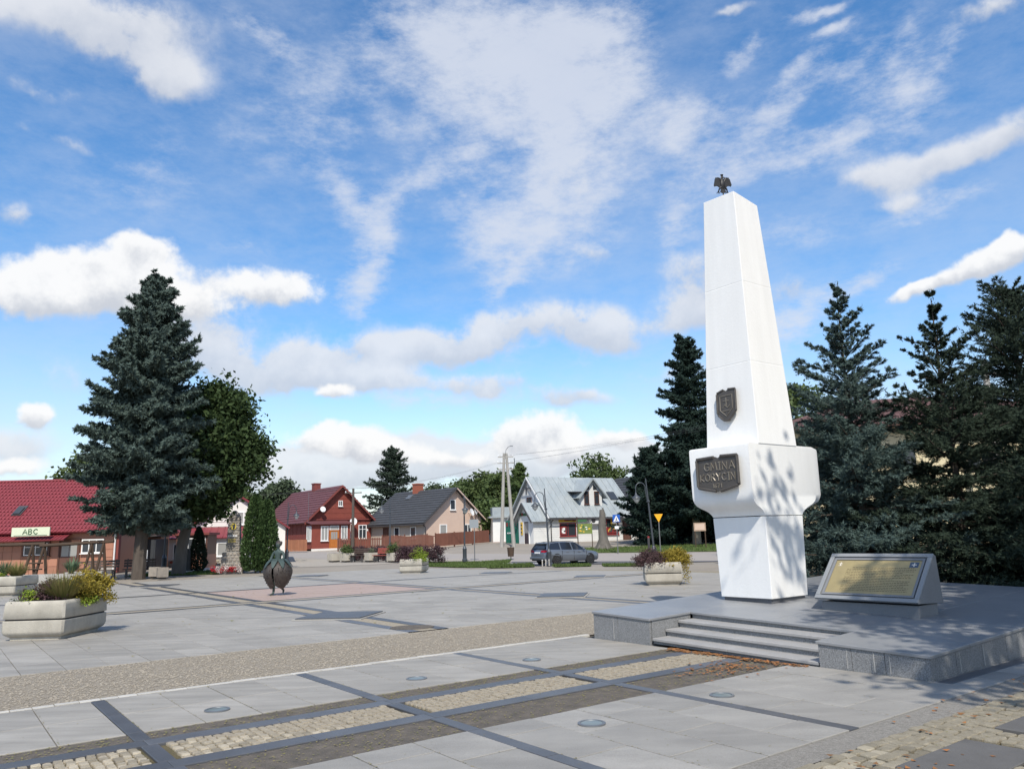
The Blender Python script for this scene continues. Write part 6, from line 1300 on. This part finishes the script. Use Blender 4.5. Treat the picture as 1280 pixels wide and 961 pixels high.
for k in range(14):
    z = 1.17 + k * .143; w = .36 - .09 * (z - 1.1) / 2.0
    for n, q in sidew:
        m_ = 3 if q == 0 else 2; shift = .5 if k % 2 else 0
        for i in range(m_):
            u = -w + (i + .5) * 2 * w / m_ + (shift - .25) * .12; N_ = Vector(n); p = N_ * w + Vector((-n[1], n[0], 0)) * -u + Z_ * (z + .065); stone(p, 2 * w / m_ * .92, .128, n).build('stone', MATS['fieldstone'], mn)
for k in range(6):
    z = .02 + k * .182; w = .61 - .115 * z / 1.12
    for n, q in sidew:
        for i in range(5):
            u = -w + (i + .5) * 2 * w / 5 + (.05 if k % 2 else -.05); N_ = Vector(n); p = N_ * (w - .005) + Vector((-n[1], n[0], 0)) * -u + Z_ * (z + .09); stone(p, 2 * w / 5 * .86, .155, n).build('stone', MATS['fieldstone'], mn)
mat('emblem_gold', (.62, .47, .08), .45, metal=.3)
em = MB(); em.slab([(.15 * math.cos(t * PI / 8), -.33, 2.55 + .19 * math.sin(t * PI / 8)) for t in range(16)], (0, -.04, 0)); em = em.build('emblem', MATS['emblem_gold'], mn)
e2 = MB(); e2.slab([(-.02, -.375, 2.4), (.06, -.375, 2.42), (.10, -.375, 2.6), (.03, -.375, 2.68), (-.05, -.375, 2.6)], (0, -.012, 0)); e2.build('figure', MATS['ink'], em)
for z, n_ in ((1.98, 6), (1.80, 5), (1.68, 5)): 
    for k in range(n_): MB().bb(-.25 + k * .085, -.20 + k * .085, -.40, -.355, z, z + (.09 if z > 1.9 else .055)).build('letter', MATS['sign_white' if z > 1.9 else 'emblem_gold'], mn)
mat('flower_red', (.50, .02, .035), .6, spec=.2, attr='var', c2=(.35, .02, .03)); mat('flower_white', (.72, .68, .66), .6, spec=.2, attr='var', c2=(.55, .4, .4))
for k in range(7):
    x = -17.0 + k * .23; y = 44.15 + .05 * (k % 3); plant('flower_wreath', ['red', 'white', 'red', 'white', 'red', 'red', 'white'][k] + ' flowers at the foot of the stone monument, ' + ['far left one', 'second from the left', 'third from the left', 'in the middle', 'third from the right', 'second from the right', 'far right one'][k], x, y, .12, (.2, .14, .30), 'flower_red' if k in (0, 2, 4, 5) else 'flower_white', 60 + k, 12, 26, .03, .05, cat='flowers', group='flowers laid at the stone monument')
bs = empty('memorial_stone', (-19.9, 47.0, .07), rad(5), 'upright memorial stone coloured dark for the shade under the maple, left of the small thuja', 'memorial stone')
MB().loft([[(-.42, -.14, -.1), (.40, -.14, -.1), (.42, .16, -.1), (-.40, .16, -.1)], [(-.44, -.13, .6), (.40, -.15, .6), (.41, .13, .6), (-.42, .13, .6)], [(-.40, -.12, 1.2), (.36, -.12, 1.26), (.36, .10, 1.26), (-.38, .10, 1.2)], [(-.28, -.08, 1.33), (.26, -.07, 1.36), (.26, .06, 1.36), (-.28, .06, 1.33)]]).build('stone', mat('shaded_stone', (.085, .082, .078), .85, .6, 4, .5, 30, (.06, .058, .056)), bs, True, .03)  # the shade on this stone is put into its dark base colour
MB().bb(-.5, .5, -.25, .25, -.1, .06).build('base', MATS['concrete'], bs)
nb_ = empty('notice_board', (-23.9, 50.0, .1), 0, 'white notice board with printed lines between the two trunks', 'notice board')
MB().bb(-.42, .42, -.03, .03, .52, 1.3).build('board', MATS['sign_white'], nb_)
for x in (-.36, .30): MB().bb(x, x + .06, .031, .09, -.1, 1.3).build('post', MATS['steel'], nb_)
for k in range(11):
    r_ = random.Random(k); MB().bb(-.36 + r_.uniform(0, .1), .36 - r_.uniform(0, .25), -.036, -.031, .58 + k * .062, .605 + k * .062).build('printed_line', MATS['ink'], nb_)
# ------------------------------------------------------------------ street lamps
mat('lamp_metal', (.075, .085, .10), .45, .4, 6, spec=.5, metal=.3); glass('lamp_glass', (.42, .44, .45), .15)
def lamp(x, y, z, h, rot, label, tilt=0.0, arm=True):
    t = empty('street_lamp', (x, y, z), rot, label, 'street lamp', 'crook headed street lamps round the square'); t.rotation_euler = (0, -tilt, rot)
    MB().lathe([(.20, -.1), (.20, .06), (.15, .10), (.15, .75), (.17, .80), (.12, .86), (.10, .95), (.075, 1.0)], n=10).build('base', MATS['lamp_metal'], t, True)
    MB().tube([(0, 0, .95), (0, 0, h * .72), (0, 0, h)], [.062, .048, .03], 8).build('pole', MATS['lamp_metal'], t, True)
    MB().lathe([(.05, 0), (.10, .03), (.10, .10), (.05, .14)], (0, 0, h * .71), 10).build('collar', MATS['lamp_metal'], t, True)
    if not arm: return t
    pts = [(-.05, 0, h * .74), (-.10, 0, h * .86)] + [(-.38 + .30 * math.cos(a), 0, h * .885 + .34 * math.sin(a)) for a in [rad(q) for q in (15, 45, 75, 105, 135, 165, 185)]] + [(-.70, 0, h * .84)]
    MB().tube(pts, .026, 7).build('arm', MATS['lamp_metal'], t, True)
    lm = MB(); lm.lathe([(.03, 0), (.05, -.10), (.09, -.18), (.26, -.32), (.27, -.36), (.02, -.33)], (-.70, 0, h * .845), 12); L_ = lm.build('lantern', MATS['lamp_metal'], t, True)
    MB().lathe([(.22, -.345), (.16, -.52), (.03, -.66)], (-.70, 0, h * .845), 12).build('glass', MATS['lamp_glass'], L_, True); return t
lamp(8.1, 46.2, -.15, 4.95, rad(8), 'crook street lamp rising behind the planter next to the yellow triangle sign', rad(3.5))
lamp(2.12, 51.0, -.25, 4.9, rad(5), 'crook street lamp standing right in front of the grey car', rad(2.2))
lamp(-10.63, 66, .30, 4.9, rad(5), 'crook street lamp in front of the black roofed house'); lamp(-18.7, 64, .08, 4.75, rad(180), 'crook street lamp in front of the red house')
lamp(-3.83, 58, .0, 4.7, rad(100), 'street lamp post with dark flared base standing on the lawn', rad(1)); lamp(-21.6, 48.2, .09, 4.6, rad(90), 'black lamp post under the maple right of its trunk', 0, False)
# ------------------------------------------------------------------ poles and wires
def pole(x, y, z, h, label, mtl='pole_grey', r=.13, group=None): 
    t = empty('utility_pole', (x, y, z - .2), 0, label, 'utility pole', group); MB().tube([(0, 0, 0), (0, 0, h + .2)], [r * 1.25, r * .8], 8).build('pole', MATS[mtl], t, True); return t
ap = empty('utility_pole', (-.83, 75.0, .55), 0, 'tall A shaped double concrete pole left of the white shop', 'utility pole')
MB().tube([(-.60, 0, -.2), (-.14, 0, 9.0)], [.20, .12], 7).build('leg', MATS['pole_grey'], ap, True); MB().tube([(.60, .05, -.2), (.08, .05, 9.0)], [.20, .12], 7).build('leg', MATS['pole_grey'], ap, True)
MB().tube([(0, 0, 8.9), (.05, 0, 9.3), (.3, -.2, 9.6), (.5, -.25, 9.66)], .025, 6).build('lamp_arm', MATS['steel'], ap); MB().bb(.45, .75, -.34, -.2, 9.62, 9.70).build('lamp_head', MATS['steel'], ap)
for z, w in ((8.6, .75), (8.0, .8), (7.4, .7)):
    x_ = MB().bb(-w, w, -.06, .06, z, z + .09).build('crossarm', MATS['pole_grey'], ap)
    for s in (-.95, -.45, .45, .95): MB().lathe([(.05, 0), (.06, .06), (.03, .16)], (s * w, 0, z + .09), 6).build('insulator', MATS['dish'], x_)
MB().tube([(.12, 0, 7.6), (.75, 0, 7.5), (.85, 0, 7.9), (.85, 0, 8.5)], .05, 6).build('bracket', MATS['steel'], ap)
up = pole(-17.1, 82, .6, 6.4, 'brown utility pole standing before the red house', 'pole_brown', .15); c_ = MB().bb(-.9, .9, -.06, .06, 6.1, 6.2).build('crossarm', MATS['pole_brown'], up)
for s in (-.8, 0, .8): MB().lathe([(.05, 0), (.06, .06), (.03, .16)], (s, 0, 6.2), 6).build('insulator', MATS['dish'], c_)
rp = pole(18.8, 30.0, 0, 8.0, 'concrete utility pole between the spruces at the right', 'pole_grey', .14); MB().bb(-.1, .9, -.05, .05, 7.6, 7.7).build('crossarm', MATS['pole_grey'], rp)
fp = pole(-8.0, 118, 1.2, 9.2, 'thin far pole with short arms above the black roof', 'pole_grey', .10); MB().bb(-1.1, 1.1, -.06, .06, 8.9, 9.0).build('crossarm', MATS['steel'], fp); MB().bb(-.7, .7, -.06, .06, 8.3, 8.4).build('crossarm', MATS['steel'], fp)
def wire(p, q, sag, label, r=.007):
    P = [Vector(p).lerp(Vector(q), t / 12) - Z_ * sag * 4 * (t / 12) * (1 - t / 12) for t in range(13)]; b_ = MB(); b_.tube(P, r, 4); o = b_.build('power_line', MATS['gutter']); tag(o, label, 'power line', 'power lines over the houses')
for k, (dx, z) in enumerate(((-.75, 9.3), (-.35, 9.3), (.35, 8.7), (.75, 8.7))):
    wire((-.83 + dx, 75, z), (26 + dx, 58, 11.6 + .5 * (k - 1.5)), .5, ('topmost', 'second highest', 'third highest', 'lowest')[3 - k] + ' of the power lines crossing the sky right of the double pole'); wire((-.83 + dx, 75, z - .6), (-17.1 + dx, 82, 7.0), .5, ('leftmost', 'second', 'third', 'last')[k] + ' of the lines strung from the double pole to the brown pole')
for k in range(3): wire((-17.1, 82, 7.0 - .0 * k), (-60, 96 + 2 * k, 8.5 + .4 * k), .8, ('lowest', 'middle', 'highest')[k] + ' of the power lines running left from the brown pole')
for k in range(2): wire((19.6, 30, 7.7 - .25 * k), (40, 24, 9.0 - .25 * k), .3, ('upper', 'lower')[k] + ' power line behind the spruces at the right')
# ------------------------------------------------------------------ signs
mat('sign_blue', (.02, .10, .40), .4); mat('sign_yellow', (.85, .42, .02), .45); mat('sign_grey', (.26, .285, .31), .5); mat('board_wood', (.42, .30, .22), .6, .5, 2)
def post(root, x, y, h, r=.035, mtl='steel'): return MB().tube([(x, y, -.2), (x, y, h)], r, 7).build('post', MATS[mtl], root, True)
ys = empty('yield_sign', (8.62, 47.2, -.17), rad(-6), 'yellow upside down triangle sign beside the crook lamp by the obelisk', 'road sign'); post(ys, 0, .05, 2.8, .035)
MB().slab([(-.26, -.01, 2.86), (0, -.01, 2.36), (.26, -.01, 2.86)], (0, .02, 0)).build('sign', MATS['sign_yellow'], ys, bevel=.008)
cs_ = empty('crossing_sign', (8.1, 63, .1), rad(-6), 'blue square pedestrian crossing sign in front of the white shop', 'road sign'); post(cs_, 0, .05, 3.0, .04)
bsn = MB().bb(-.29, .29, -.02, .0, 2.40, 2.99).build('sign', MATS['sign_blue'], cs_); MB().slab([(-.24, -.022, 2.45), (.24, -.022, 2.45), (0, -.022, 2.93)], (0, -.006, 0)).build('triangle', MATS['sign_white'], bsn)
pg = MB(); pg.slab([(-.04, -.030, 2.58), (.04, -.030, 2.58), (.03, -.030, 2.70), (-.03, -.030, 2.70)], (0, -.004, 0)); pg.slab([(-.10, -.0305, 2.48), (-.05, -.0305, 2.48), (.02, -.0305, 2.585), (-.03, -.0305, 2.585)], (0, -.004, 0)); pg.slab([(.05, -.031, 2.48), (.10, -.031, 2.48), (.04, -.031, 2.585), (-.01, -.031, 2.585)], (0, -.004, 0)); pg.ball((0, -.032, 2.74), .028, 8, 4, (1, .2, 1)); pg.build('pictogram', MATS['ink'], bsn)
MB().bb(-.16, .16, -.015, .0, 1.85, 2.08).build('plate', MATS['sign_white'], cs_)
gs_ = empty('information_sign', (-3.15, 59, -.02), rad(4), 'plain grey sign plate on a thin post beside the lawn lamp', 'road sign'); post(gs_, 0, .04, 2.95, .035); MB().bb(-.36, .32, -.02, .0, 2.32, 2.95).build('plate', MATS['sign_grey'], gs_)
ib = empty('information_board', (15.7, 67, .28), rad(-8), 'light wooden information board on two dark posts left of the obelisk', 'information board'); post(ib, -.42, .05, 2.0, .05, 'wood_old'); post(ib, .42, .05, 2.0, .05, 'wood_old'); bd_ = MB().bb(-.5, .5, -.04, .0, 1.32, 2.02).build('board', MATS['board_wood'], ib); MB().bb(-.4, .4, -.05, -.041, 1.42, 1.92).build('map', MATS['plaster_peach'], bd_)
ad = empty('advertising_board', (5.6, 71, .42), rad(10), 'green and yellow advertising board standing in front of the white shop', 'advertising board'); post(ad, -.02, .05, 2.75, .05, 'wood_old'); post(ad, 1.32, .05, 2.2, .04, 'wood_old')
ab_ = MB().bb(0, 1.34, -.04, .0, 1.22, 2.12).build('board', MATS['banner_green'], ad); r_ = random.Random(8)
for k in range(14): a, c = r_.uniform(.1, 1.1), r_.uniform(1.26, 1.95); MB().bb(a, a + r_.uniform(.08, .2), -.05 - k * .001, -.041, c, c + r_.uniform(.06, .14)).build('print', MATS[('banner_yellow', 'banner_yellow', 'sign_white', 'sign_letter')[k % 4]], ab_)
MB().bb(0, .85, -.035, .0, 2.28, 2.5).build('header', MATS['sign_letter'], ad)
# ------------------------------------------------------------------ fences, hedge, benches, cubes
def fence(name, label, p, q, z, h, mtl, bw=.115, gap=.02, top=None, sag=0.0, posts=2.4, group=None, dark='fence_brown', reach=None):
    p, q = Vector((*p, z)), Vector((*q, z if reach is None else reach)); L_ = (q.xy - p.xy).length; root = empty(name, p, math.atan2(q.y - p.y, q.x - p.x), label, 'fence', group); dz = (q.z - p.z) / L_; n = int(L_ / (bw + gap)); cache = {}
    for k in range(n):
        hh = h if top is None else top(k / n) * h; key = round(hh, 2)
        if key not in cache: cache[key] = MB().bb(0, bw, -.012, .012, .06, key).mesh('board'); cache[key].materials.append(MATS[mtl])
        o = bpy.data.objects.new('board', cache[key]); COL.objects.link(o); o.parent = root; o.location = (k * (bw + gap), random.uniform(-.004, .004), dz * k * (bw + gap) - .02)
    for zz in (.25, h * .8): MB().slab([(0, .015, zz), (L_, .015, zz + dz * L_), (L_, .015, zz + .09 + dz * L_), (0, .015, zz + .09)], (0, .05, 0)).build('rail', MATS[dark], root)
    for k in range(int(L_ / posts) + 1): MB().bb(k * posts, k * posts + .11, .066, .17, -.3 + dz * k * posts, h + .05 + dz * k * posts).build('post', MATS[dark], root)
    return root
fence('board_fence', 'light brown vertical board fence in front of the red house', (-26.2, 81.5), (-22.0, 82.6), .62, 1.25, 'fence_wood', dark='fence_wood')
fence('picket_fence', 'dark brown picket fence right of the red house door', (-18.8, 82.4), (-14.1, 82.0), .72, 1.15, 'fence_brown', gap=.07)
fence('arched_fence', 'reddish brown arched fence before the black roofed house', (-14.0, 81.5), (-8.4, 80.6), .70, 1.35, 'fence_brown', gap=.012, top=lambda u: .86 + .14 * abs(math.sin(u * PI * 2)))
fence('board_fence', 'tall brown board fence along the peach gable', (-8.3, 80.8), (-2.9, 85.4), .74, 1.35, 'fence_brown', gap=.004, reach=1.0)
def hedge(x0, y0, x1, y1, w, h, lab, mtl, seed, z=None):
    r = np.random.default_rng(seed); L_ = math.hypot(x1 - x0, y1 - y0); n = int(L_ * 75); t = r.uniform(0, 1, n); s = r.uniform(-1, 1, n); zz = r.uniform(.1, 1, n) * h; nx_, ny_ = -(y1 - y0) / L_, (x1 - x0) / L_
    C_ = np.stack([(x1 - x0) * t + nx_ * s * w / 2, (y1 - y0) * t + ny_ * s * w / 2, zz * (1 - .15 * s * s)], -1); C_[:, 2] += (G(x1, y1) - G(x0, y0)) * t if z is None else 0
    root = empty('hedge', (x0, y0, float(G(x0, y0)) if z is None else z), 0, lab, 'hedge'); V, var = leaf_cloud(C_, 34, .12, .05, r, .3); link('foliage', quad_mesh('foliage', V, var), root, MATS[mtl])
    st = MB()
    for k in range(int(L_ / .5)): u = k * .5 / L_; st.tube([((x1 - x0) * u, (y1 - y0) * u, 0), ((x1 - x0) * u + .1, (y1 - y0) * u, h * .7)], [.03, .01], 4)
    st.build('stems', MATS['bark'], root); return root
hedge(-13.4, 62.0, -7.6, 59.0, .8, 1.0, 'long low dark red hedge behind the row of benches', 'purple_leaf', 5)
hedge(-7.4, 57.2, -5.4, 56.4, 1.1, 1.15, 'dark red rounded hedge end behind the far planter', 'purple_leaf', 6)
def cube(x, y, rot, lab, s=.8, h=.62, mt='planter'):
    t = empty('cube_planter', (x, y, float(G(x, y))), rot, lab, 'cube planter', 'square concrete planters along the benches'); MB().bb(-s / 2, s / 2, -s / 2, s / 2, .06, h).build('box', MATS[mt], t, bevel=.02); MB().bb(-s / 2 + .09, s / 2 - .09, -s / 2 + .09, s / 2 - .09, -.02, .058).build('foot', MATS['groove'], t); MB().bb(-s / 2 + .07, s / 2 - .07, -s / 2 + .07, s / 2 - .07, h - .02, h + .008).build('soil', MATS['soil'], t); return t
def bench(x, y, rot, lab, mtl):
    t = empty('bench', (x, y, float(G(x, y))), rot, lab, 'bench', 'benches between the square planters')
    for k in range(4): MB().bb(-.8, .8, -.25 + k * .125, -.145 + k * .125, .41, .45).build('seat_slat', MATS[mtl], t)
    for k in range(3): MB().slab([(-.8, .27 + .03 * k, .55 + k * .14), (.8, .27 + .03 * k, .55 + k * .14), (.8, .295 + .03 * k, .66 + k * .14), (-.8, .295 + .03 * k, .66 + k * .14)], (0, .035, 0)).build('back_slat', MATS[mtl], t)
    for s in (-.62, .62): f_ = MB(); f_.bb(s - .04, s + .04, -.24, .26, .33, .405); f_.bb(s - .04, s + .04, -.22, -.14, -.03, .33); f_.bb(s - .04, s + .04, .16, .24, -.03, .33); f_.slab([(s - .03, .26, .4), (s + .03, .26, .4), (s + .03, .40, .98), (s - .03, .40, .98)], (0, .045, 0)); f_.build('leg', MATS['gutter'], t)
    return t
mat('bench_red', (.30, .075, .055), .55, .4, 3); mat('bench_dark', (.075, .052, .042), .6, .4, 3)
B45 = rad(40)
cube(-13.95, 60.2, B45, 'square concrete planter at the left end of the bench row'); cube(-12.75, 59.2, B45, 'square concrete planter under the left round bush of the bench row'); cube(-10.7, 57.9, B45, 'square concrete planter between the dark bench and the red bench'); cube(-8.75, 56.2, B45, 'square concrete planter under the right round bush of the bench row')
bench(-11.75, 58.4, rad(-38), 'dark brown bench at the left of the bench row', 'bench_dark'); bench(-9.75, 57.0, rad(-38), 'red bench in the middle of the bench row', 'bench_red')
plant('box_bush', 'green bush in the left square planter of the bench row', -12.75, 59.2, .62 + float(G(-12.75, 59.2)), (.5, .5, .62), 'leaf_mid', 71, 40, 30, .05, .1); plant('box_bush', 'round green bush in the right square planter of the bench row', -8.85, 56.3, .62 + float(G(-8.85, 56.3)), (.5, .5, .78), 'leaf_mid', 72, 40, 30, .05, .1)
plant('grey_shrub', 'small grey sprig in the planter between the two benches', -10.7, 57.9, .62 + float(G(-10.7, 57.9)), (.3, .3, .35), 'greyleaf', 73, 16, 24, .05, .08)
cube(-19.0, 41.6, rad(8), 'grey square planter right of the big spruce trunk', .62, .55, 'fieldstone'); cube(-18.1, 40.3, rad(30), 'reddish square planter at the edge of the square under the maple', .52, .55, 'fieldstone')  # darker material than the other cubes: tree shade put into their colour
bench(-16.9 - 3.6, 42.8, rad(20), 'dark bench behind the big spruce trunk under the maple', 'bench_dark'); bench(-22.3, 42.3, rad(10), 'dark bench left of the big spruce trunk', 'bench_dark')
# ------------------------------------------------------------------ timber frame, yucca bed
tf = empty('timber_frame', (-26.5, 40.0, .0), rad(1), 'low dark timber frame of slanted posts and long beams in front of the shop', 'timber frame')
MB().tube([(-2, 0, 1.88), (2.4, .05, 1.90)], .085, 7).build('beam', MATS['wood_old'], tf, True); MB().tube([(2.2, -.05, 1.80), (5.9, .0, 1.93)], .085, 7).build('beam', MATS['wood_old'], tf, True)
for x in (1.75, 2.35, 4.75, 5.35):
    for s in (-1, 1): MB().tube([(x + s * .20 - .05, s * .25, -.1), (x + .05, 0, 1.85)], .07, 7).build('post', MATS['wood_old'], tf, True)
for z in (.35, .65, .95): MB().tube([(1.8, -.22, z), (2.5, -.22, z)], .04, 6).build('rung', MATS['wood_old'], tf)
yb = empty('raised_bed', (-22.6, 38.6, .0), rad(3), 'low pale concrete bed with yuccas in front of the timber frame', 'raised bed')
for a in ((-3.2, 1.6, -.55, -.40), (-3.2, 1.6, .40, .55), (-3.2, -3.05, -.398, .398), (1.45, 1.6, -.398, .398)): MB().bb(*a, -.05, .42).build('wall', MATS['concrete'], yb)
MB().bb(-3.05, 1.45, -.4, .4, -.05, .36).build('soil', MATS['soil'], yb)
plant('yucca', 'spiky green yucca left of the golden planter shrubs', -21.75, 38.5, .48, (.62, .62, .66), 'yucca', 81, 170, size=.022, kind='blade'); plant('yucca', 'spiky green yucca at the left edge of the photo', -25.0, 38.5, .48, (.62, .62, .62), 'yucca', 82, 170, size=.022, kind='blade')
# ------------------------------------------------------------------ bin, bollards, trunk
bn = empty('litter_bin', (-.45, 60.0, -.02), 0, 'brown litter bin at the end of the lawn', 'litter bin'); MB().lathe([(.22, .12), (.27, .75), (.27, .80), (.23, .80), (.20, .5)], n=12).build('drum', MATS['wood_old'], bn, True); MB().tube([(0, .3, -.1), (0, .3, .95)], .035, 6).build('post', MATS['gutter'], bn)
bo = empty('bollard', (11.1, 66, .25), 0, 'dark bollard with red top before the dark evergreens', 'bollard'); MB().lathe([(.10, -.1), (.10, .85), (.08, .9)], n=10).build('shaft', MATS['gutter'], bo); MB().lathe([(.105, .90), (.10, 1.02), (.02, 1.06)], n=10).build('cap', MATS['banner_red'], bo)
for k in range(3): 
    o = empty('white_post', (1.62 + k * .22, 50.4 + .12 * k, -.26), 0, ('left', 'middle', 'right')[k] + ' one of the short white posts behind the grey car', 'white post', 'short white posts behind the grey car'); MB().bb(-.035, .035, -.035, .035, -.05, .32).build('shaft', MATS['plinth_rim'], o); MB().bb(-.045, .045, -.045, .045, .322, .35).build('cap', MATS['sign_white'], o)
dt = empty('dead_trunk', (7.62, 69, .35), 0, 'bare standing tree trunk with flared foot in front of the white shop', 'tree trunk'); MB().tube([(0, 0, -.2), (0, 0, .25), (.02, 0, .8), (-.05, 0, 1.9), (.05, 0, 2.9), (0, 0, 3.35)], [.85, .62, .42, .34, .28, .20], 12).build('trunk', MATS['bark_grey'], dt, True)
for a in range(6): MB().tube([(.35 * math.cos(a), .35 * math.sin(a), .35), (.75 * math.cos(a), .75 * math.sin(a), .0), (1.0 * math.cos(a), 1.0 * math.sin(a), -.12)], [.16, .12, .04], 6).build('root', MATS['bark_grey'], dt, True)
MB().tube([(.0, 0, 3.0), (.12, 0, 3.5)], [.12, .05], 6).build('stub', MATS['bark_grey'], dt, True)
sheet('road_marking', [(-1.2, 56.4), (1.6, 55.4), (1.75, 55.75), (-1.05, 56.75)], -.030, MATS['sign_white'], step=4)
# ------------------------------------------------------------------ grey estate car
mat('car_paint', (.19, .215, .255), .28, spec=.6, metal=.55); glass('car_glass', (.018, .022, .03), .05); mat('tyre', (.018, .018, .019), .85); mat('rim', (.09, .09, .095), .35, metal=.7); mat('tail_red', (.40, .01, .035), .2, spec=.6); mat('chrome', (.5, .5, .52), .2, metal=.9); mat('plastic_black', (.022, .022, .024), .55)
CXY = (3.35, 54.4); car = empty('parked_car', (*CXY, float(G(*CXY)) + .0), ROTA + rad(-2), 'grey blue estate car parked beyond the square, seen from behind', 'car'); car.rotation_euler = (0, rad(1.0), ROTA + rad(-2))
# stations along x: (x, half width, sill z, belt z, shoulder bulge)
ST = [(-2.40, .70, .34, .82, .0), (-2.34, .80, .28, .93, .02), (-2.20, .86, .24, .98, .03), (-1.75, .90, .22, .97, .03), (-1.0, .915, .20, .96, .03), (0, .92, .20, .95, .03), (.8, .915, .20, .935, .03), (1.2, .91, .20, .91, .03), (1.75, .89, .22, .86, .025), (2.15, .83, .24, .78, .02), (2.35, .72, .28, .70, .01), (2.43, .55, .34, .60, .0)]
rg = []
for x, w, z0, z1, bl in ST:
    rg.append([(x, -w * .90, z0), (x, -w, z0 + .10), (x, -w - bl, (z0 + z1) * .52), (x, -w, z1 - .10), (x, -w * .93, z1), (x, -w * .5, z1 + .025), (x, w * .5, z1 + .025), (x, w * .93, z1), (x, w, z1 - .10), (x, w + bl, (z0 + z1) * .52), (x, w, z0 + .10), (x, w * .90, z0)])
body = MB().loft(rg).build('body', MATS['car_paint'], car, True)
# greenhouse: glass core, painted roof, pillars
GH = [(-2.22, .74, .965, .70, 1.04), (-1.82, .80, .97, .60, 1.40), (-1.2, .82, .965, .615, 1.465), (-.3, .83, .955, .63, 1.49), (.35, .83, .945, .62, 1.45), (.75, .82, .935, .63, 1.23), (1.22, .80, .915, .72, .955)]
MB().loft([[(x, -w, z0), (x, -wt, zt - .03), (x, wt, zt - .03), (x, w, z0)] for x, w, z0, wt, zt in GH]).build('window_glass', MATS['car_glass'], car, True)
RF = [(-2.05, .585, 1.335), (-1.82, .60, 1.40), (-1.2, .62, 1.462), (-.3, .635, 1.487), (.32, .625, 1.452), (.42, .60, 1.40)]
MB().loft([[(x, -w, z - .035), (x, -w * .9, z), (x, 0, z + .02), (x, w * .9, z), (x, w, z - .035)] for x, w, z in RF]).build('roof', MATS['car_paint'], car, True)
for s in (-1, 1):
    for (xb, xt, wd_) in ((1.20, .38, .05), (.02, -.06, .045), (-.98, -1.02, .045), (-2.08, -1.78, .13)):
        MB().slab([(xb, s * .832, .93), (xb - wd_ * 2, s * .832, .93), (xt - wd_ * 2, s * .637, 1.43), (xt, s * .637, 1.43)], (0, s * .012, .004)).build('pillar', MATS['car_paint'], car)
    MB().tube([(-1.9, s * .56, 1.43), (-1.2, s * .57, 1.50), (-.2, s * .575, 1.52), (.25, s * .57, 1.48)], .018, 6).build('roof_rail', MATS['plastic_black'], car)
    MB().slab([(-2.0, s * .945, .60), (1.4, s * .945, .58), (1.4, s * .945, .63), (-2.0, s * .945, .65)], (0, s * .012, 0)).build('trim', MATS['car_paint'], car)
    for x in (-.55, .45): MB().bb(x - .11, x + .11, s * .93, s * .965, .80, .83).build('handle', MATS['chrome'], car)
    for x in (1.12, .02, -1.0): MB().bb(x - .006, x + .006, s * .925, s * .951, .30, .90).build('door_gap', MATS['plastic_black'], car)
    MB().ball((.82, s * 1.0, 1.0), .09, 8, 5, (.7, 1.1, .8)).build('mirror', MATS['car_paint'], car, True)
    MB().slab([(-2.395, s * .42, .80), (-2.36, s * .80, .80), (-2.10, s * .89, .80), (-2.10, s * .89, .93), (-2.36, s * .80, .95), (-2.40, s * .42, .93)], (-.03, s * .012, 0)).build('tail_light', MATS['tail_red'], car)
    MB().slab([(2.30, s * .50, .62), (2.18, s * .82, .66), (2.05, s * .86, .74), (2.28, s * .50, .72)], (.06, s * .02, .03)).build('headlight', MATS['lamp_glass'], car)
    for x in (-1.44, 1.45):
        y = s * .80; wl_ = MB()
        wl_.loft([[(x + r_ * math.cos(t * PI / 12), y + yy, .325 + r_ * math.sin(t * PI / 12)) for t in range(24)] for r_, yy in ((.22, -s * .11), (.31, -s * .11), (.325, -s * .08), (.325, s * .10), (.31, s * .13), (.24, s * .135))]); w_ = wl_.build('tyre', MATS['tyre'], car, True)
        rm = MB()
        for k in range(10):
            a = 2 * PI * k / 10; c, q = math.cos(a), math.sin(a); rm.slab([(x + .04 * c - .018 * q, y + s * .14, .325 + .04 * q + .018 * c), (x + .04 * c + .018 * q, y + s * .14, .325 + .04 * q - .018 * c), (x + .24 * c + .014 * q, y + s * .13, .325 + .24 * q - .014 * c), (x + .24 * c - .014 * q, y + s * .13, .325 + .24 * q + .014 * c)], (0, s * .02, 0))
        rm.loft([[(x + r_ * math.cos(t * PI / 12), y + s * yy, .325 + r_ * math.sin(t * PI / 12)) for t in range(24)] for r_, yy in ((.235, .137), (.235, .15), (.215, .15), (.215, .137))], False, False); rm.build('rim', MATS['rim'], w_, True)
        a_ = MB().lathe([(.385, 0), (.385, .03), (.30, .03), (.30, 0)], n=20, cap=False).build('wheel_arch', MATS['plastic_black'], car); a_.location = (x, s * .912, .34); a_.rotation_euler = (PI / 2 * (-s), 0, 0)
MB().bb(-2.47, -2.38, -.80, .80, .34, .50).build('bumper', MATS['car_paint'], car, bevel=.03); MB().bb(-2.445, -2.40, -.27, .27, .72, .83).build('number_plate', MATS['sign_white'], car); MB().bb(-2.43, -2.36, -.6, .6, .24, .335).build('diffuser', MATS['plastic_black'], car)
MB().slab([(-2.26, -.66, 1.0), (-2.26, .66, 1.0), (-1.94, .55, 1.36), (-1.94, -.55, 1.36)], (-.03, 0, .02)).build('rear_window', MATS['car_glass'], car)
MB().slab([(-2.13, -.60, 1.37), (-2.13, .60, 1.37), (-1.75, .60, 1.43), (-1.75, -.60, 1.43)], (0, 0, .03)).build('spoiler', MATS['car_paint'], car)
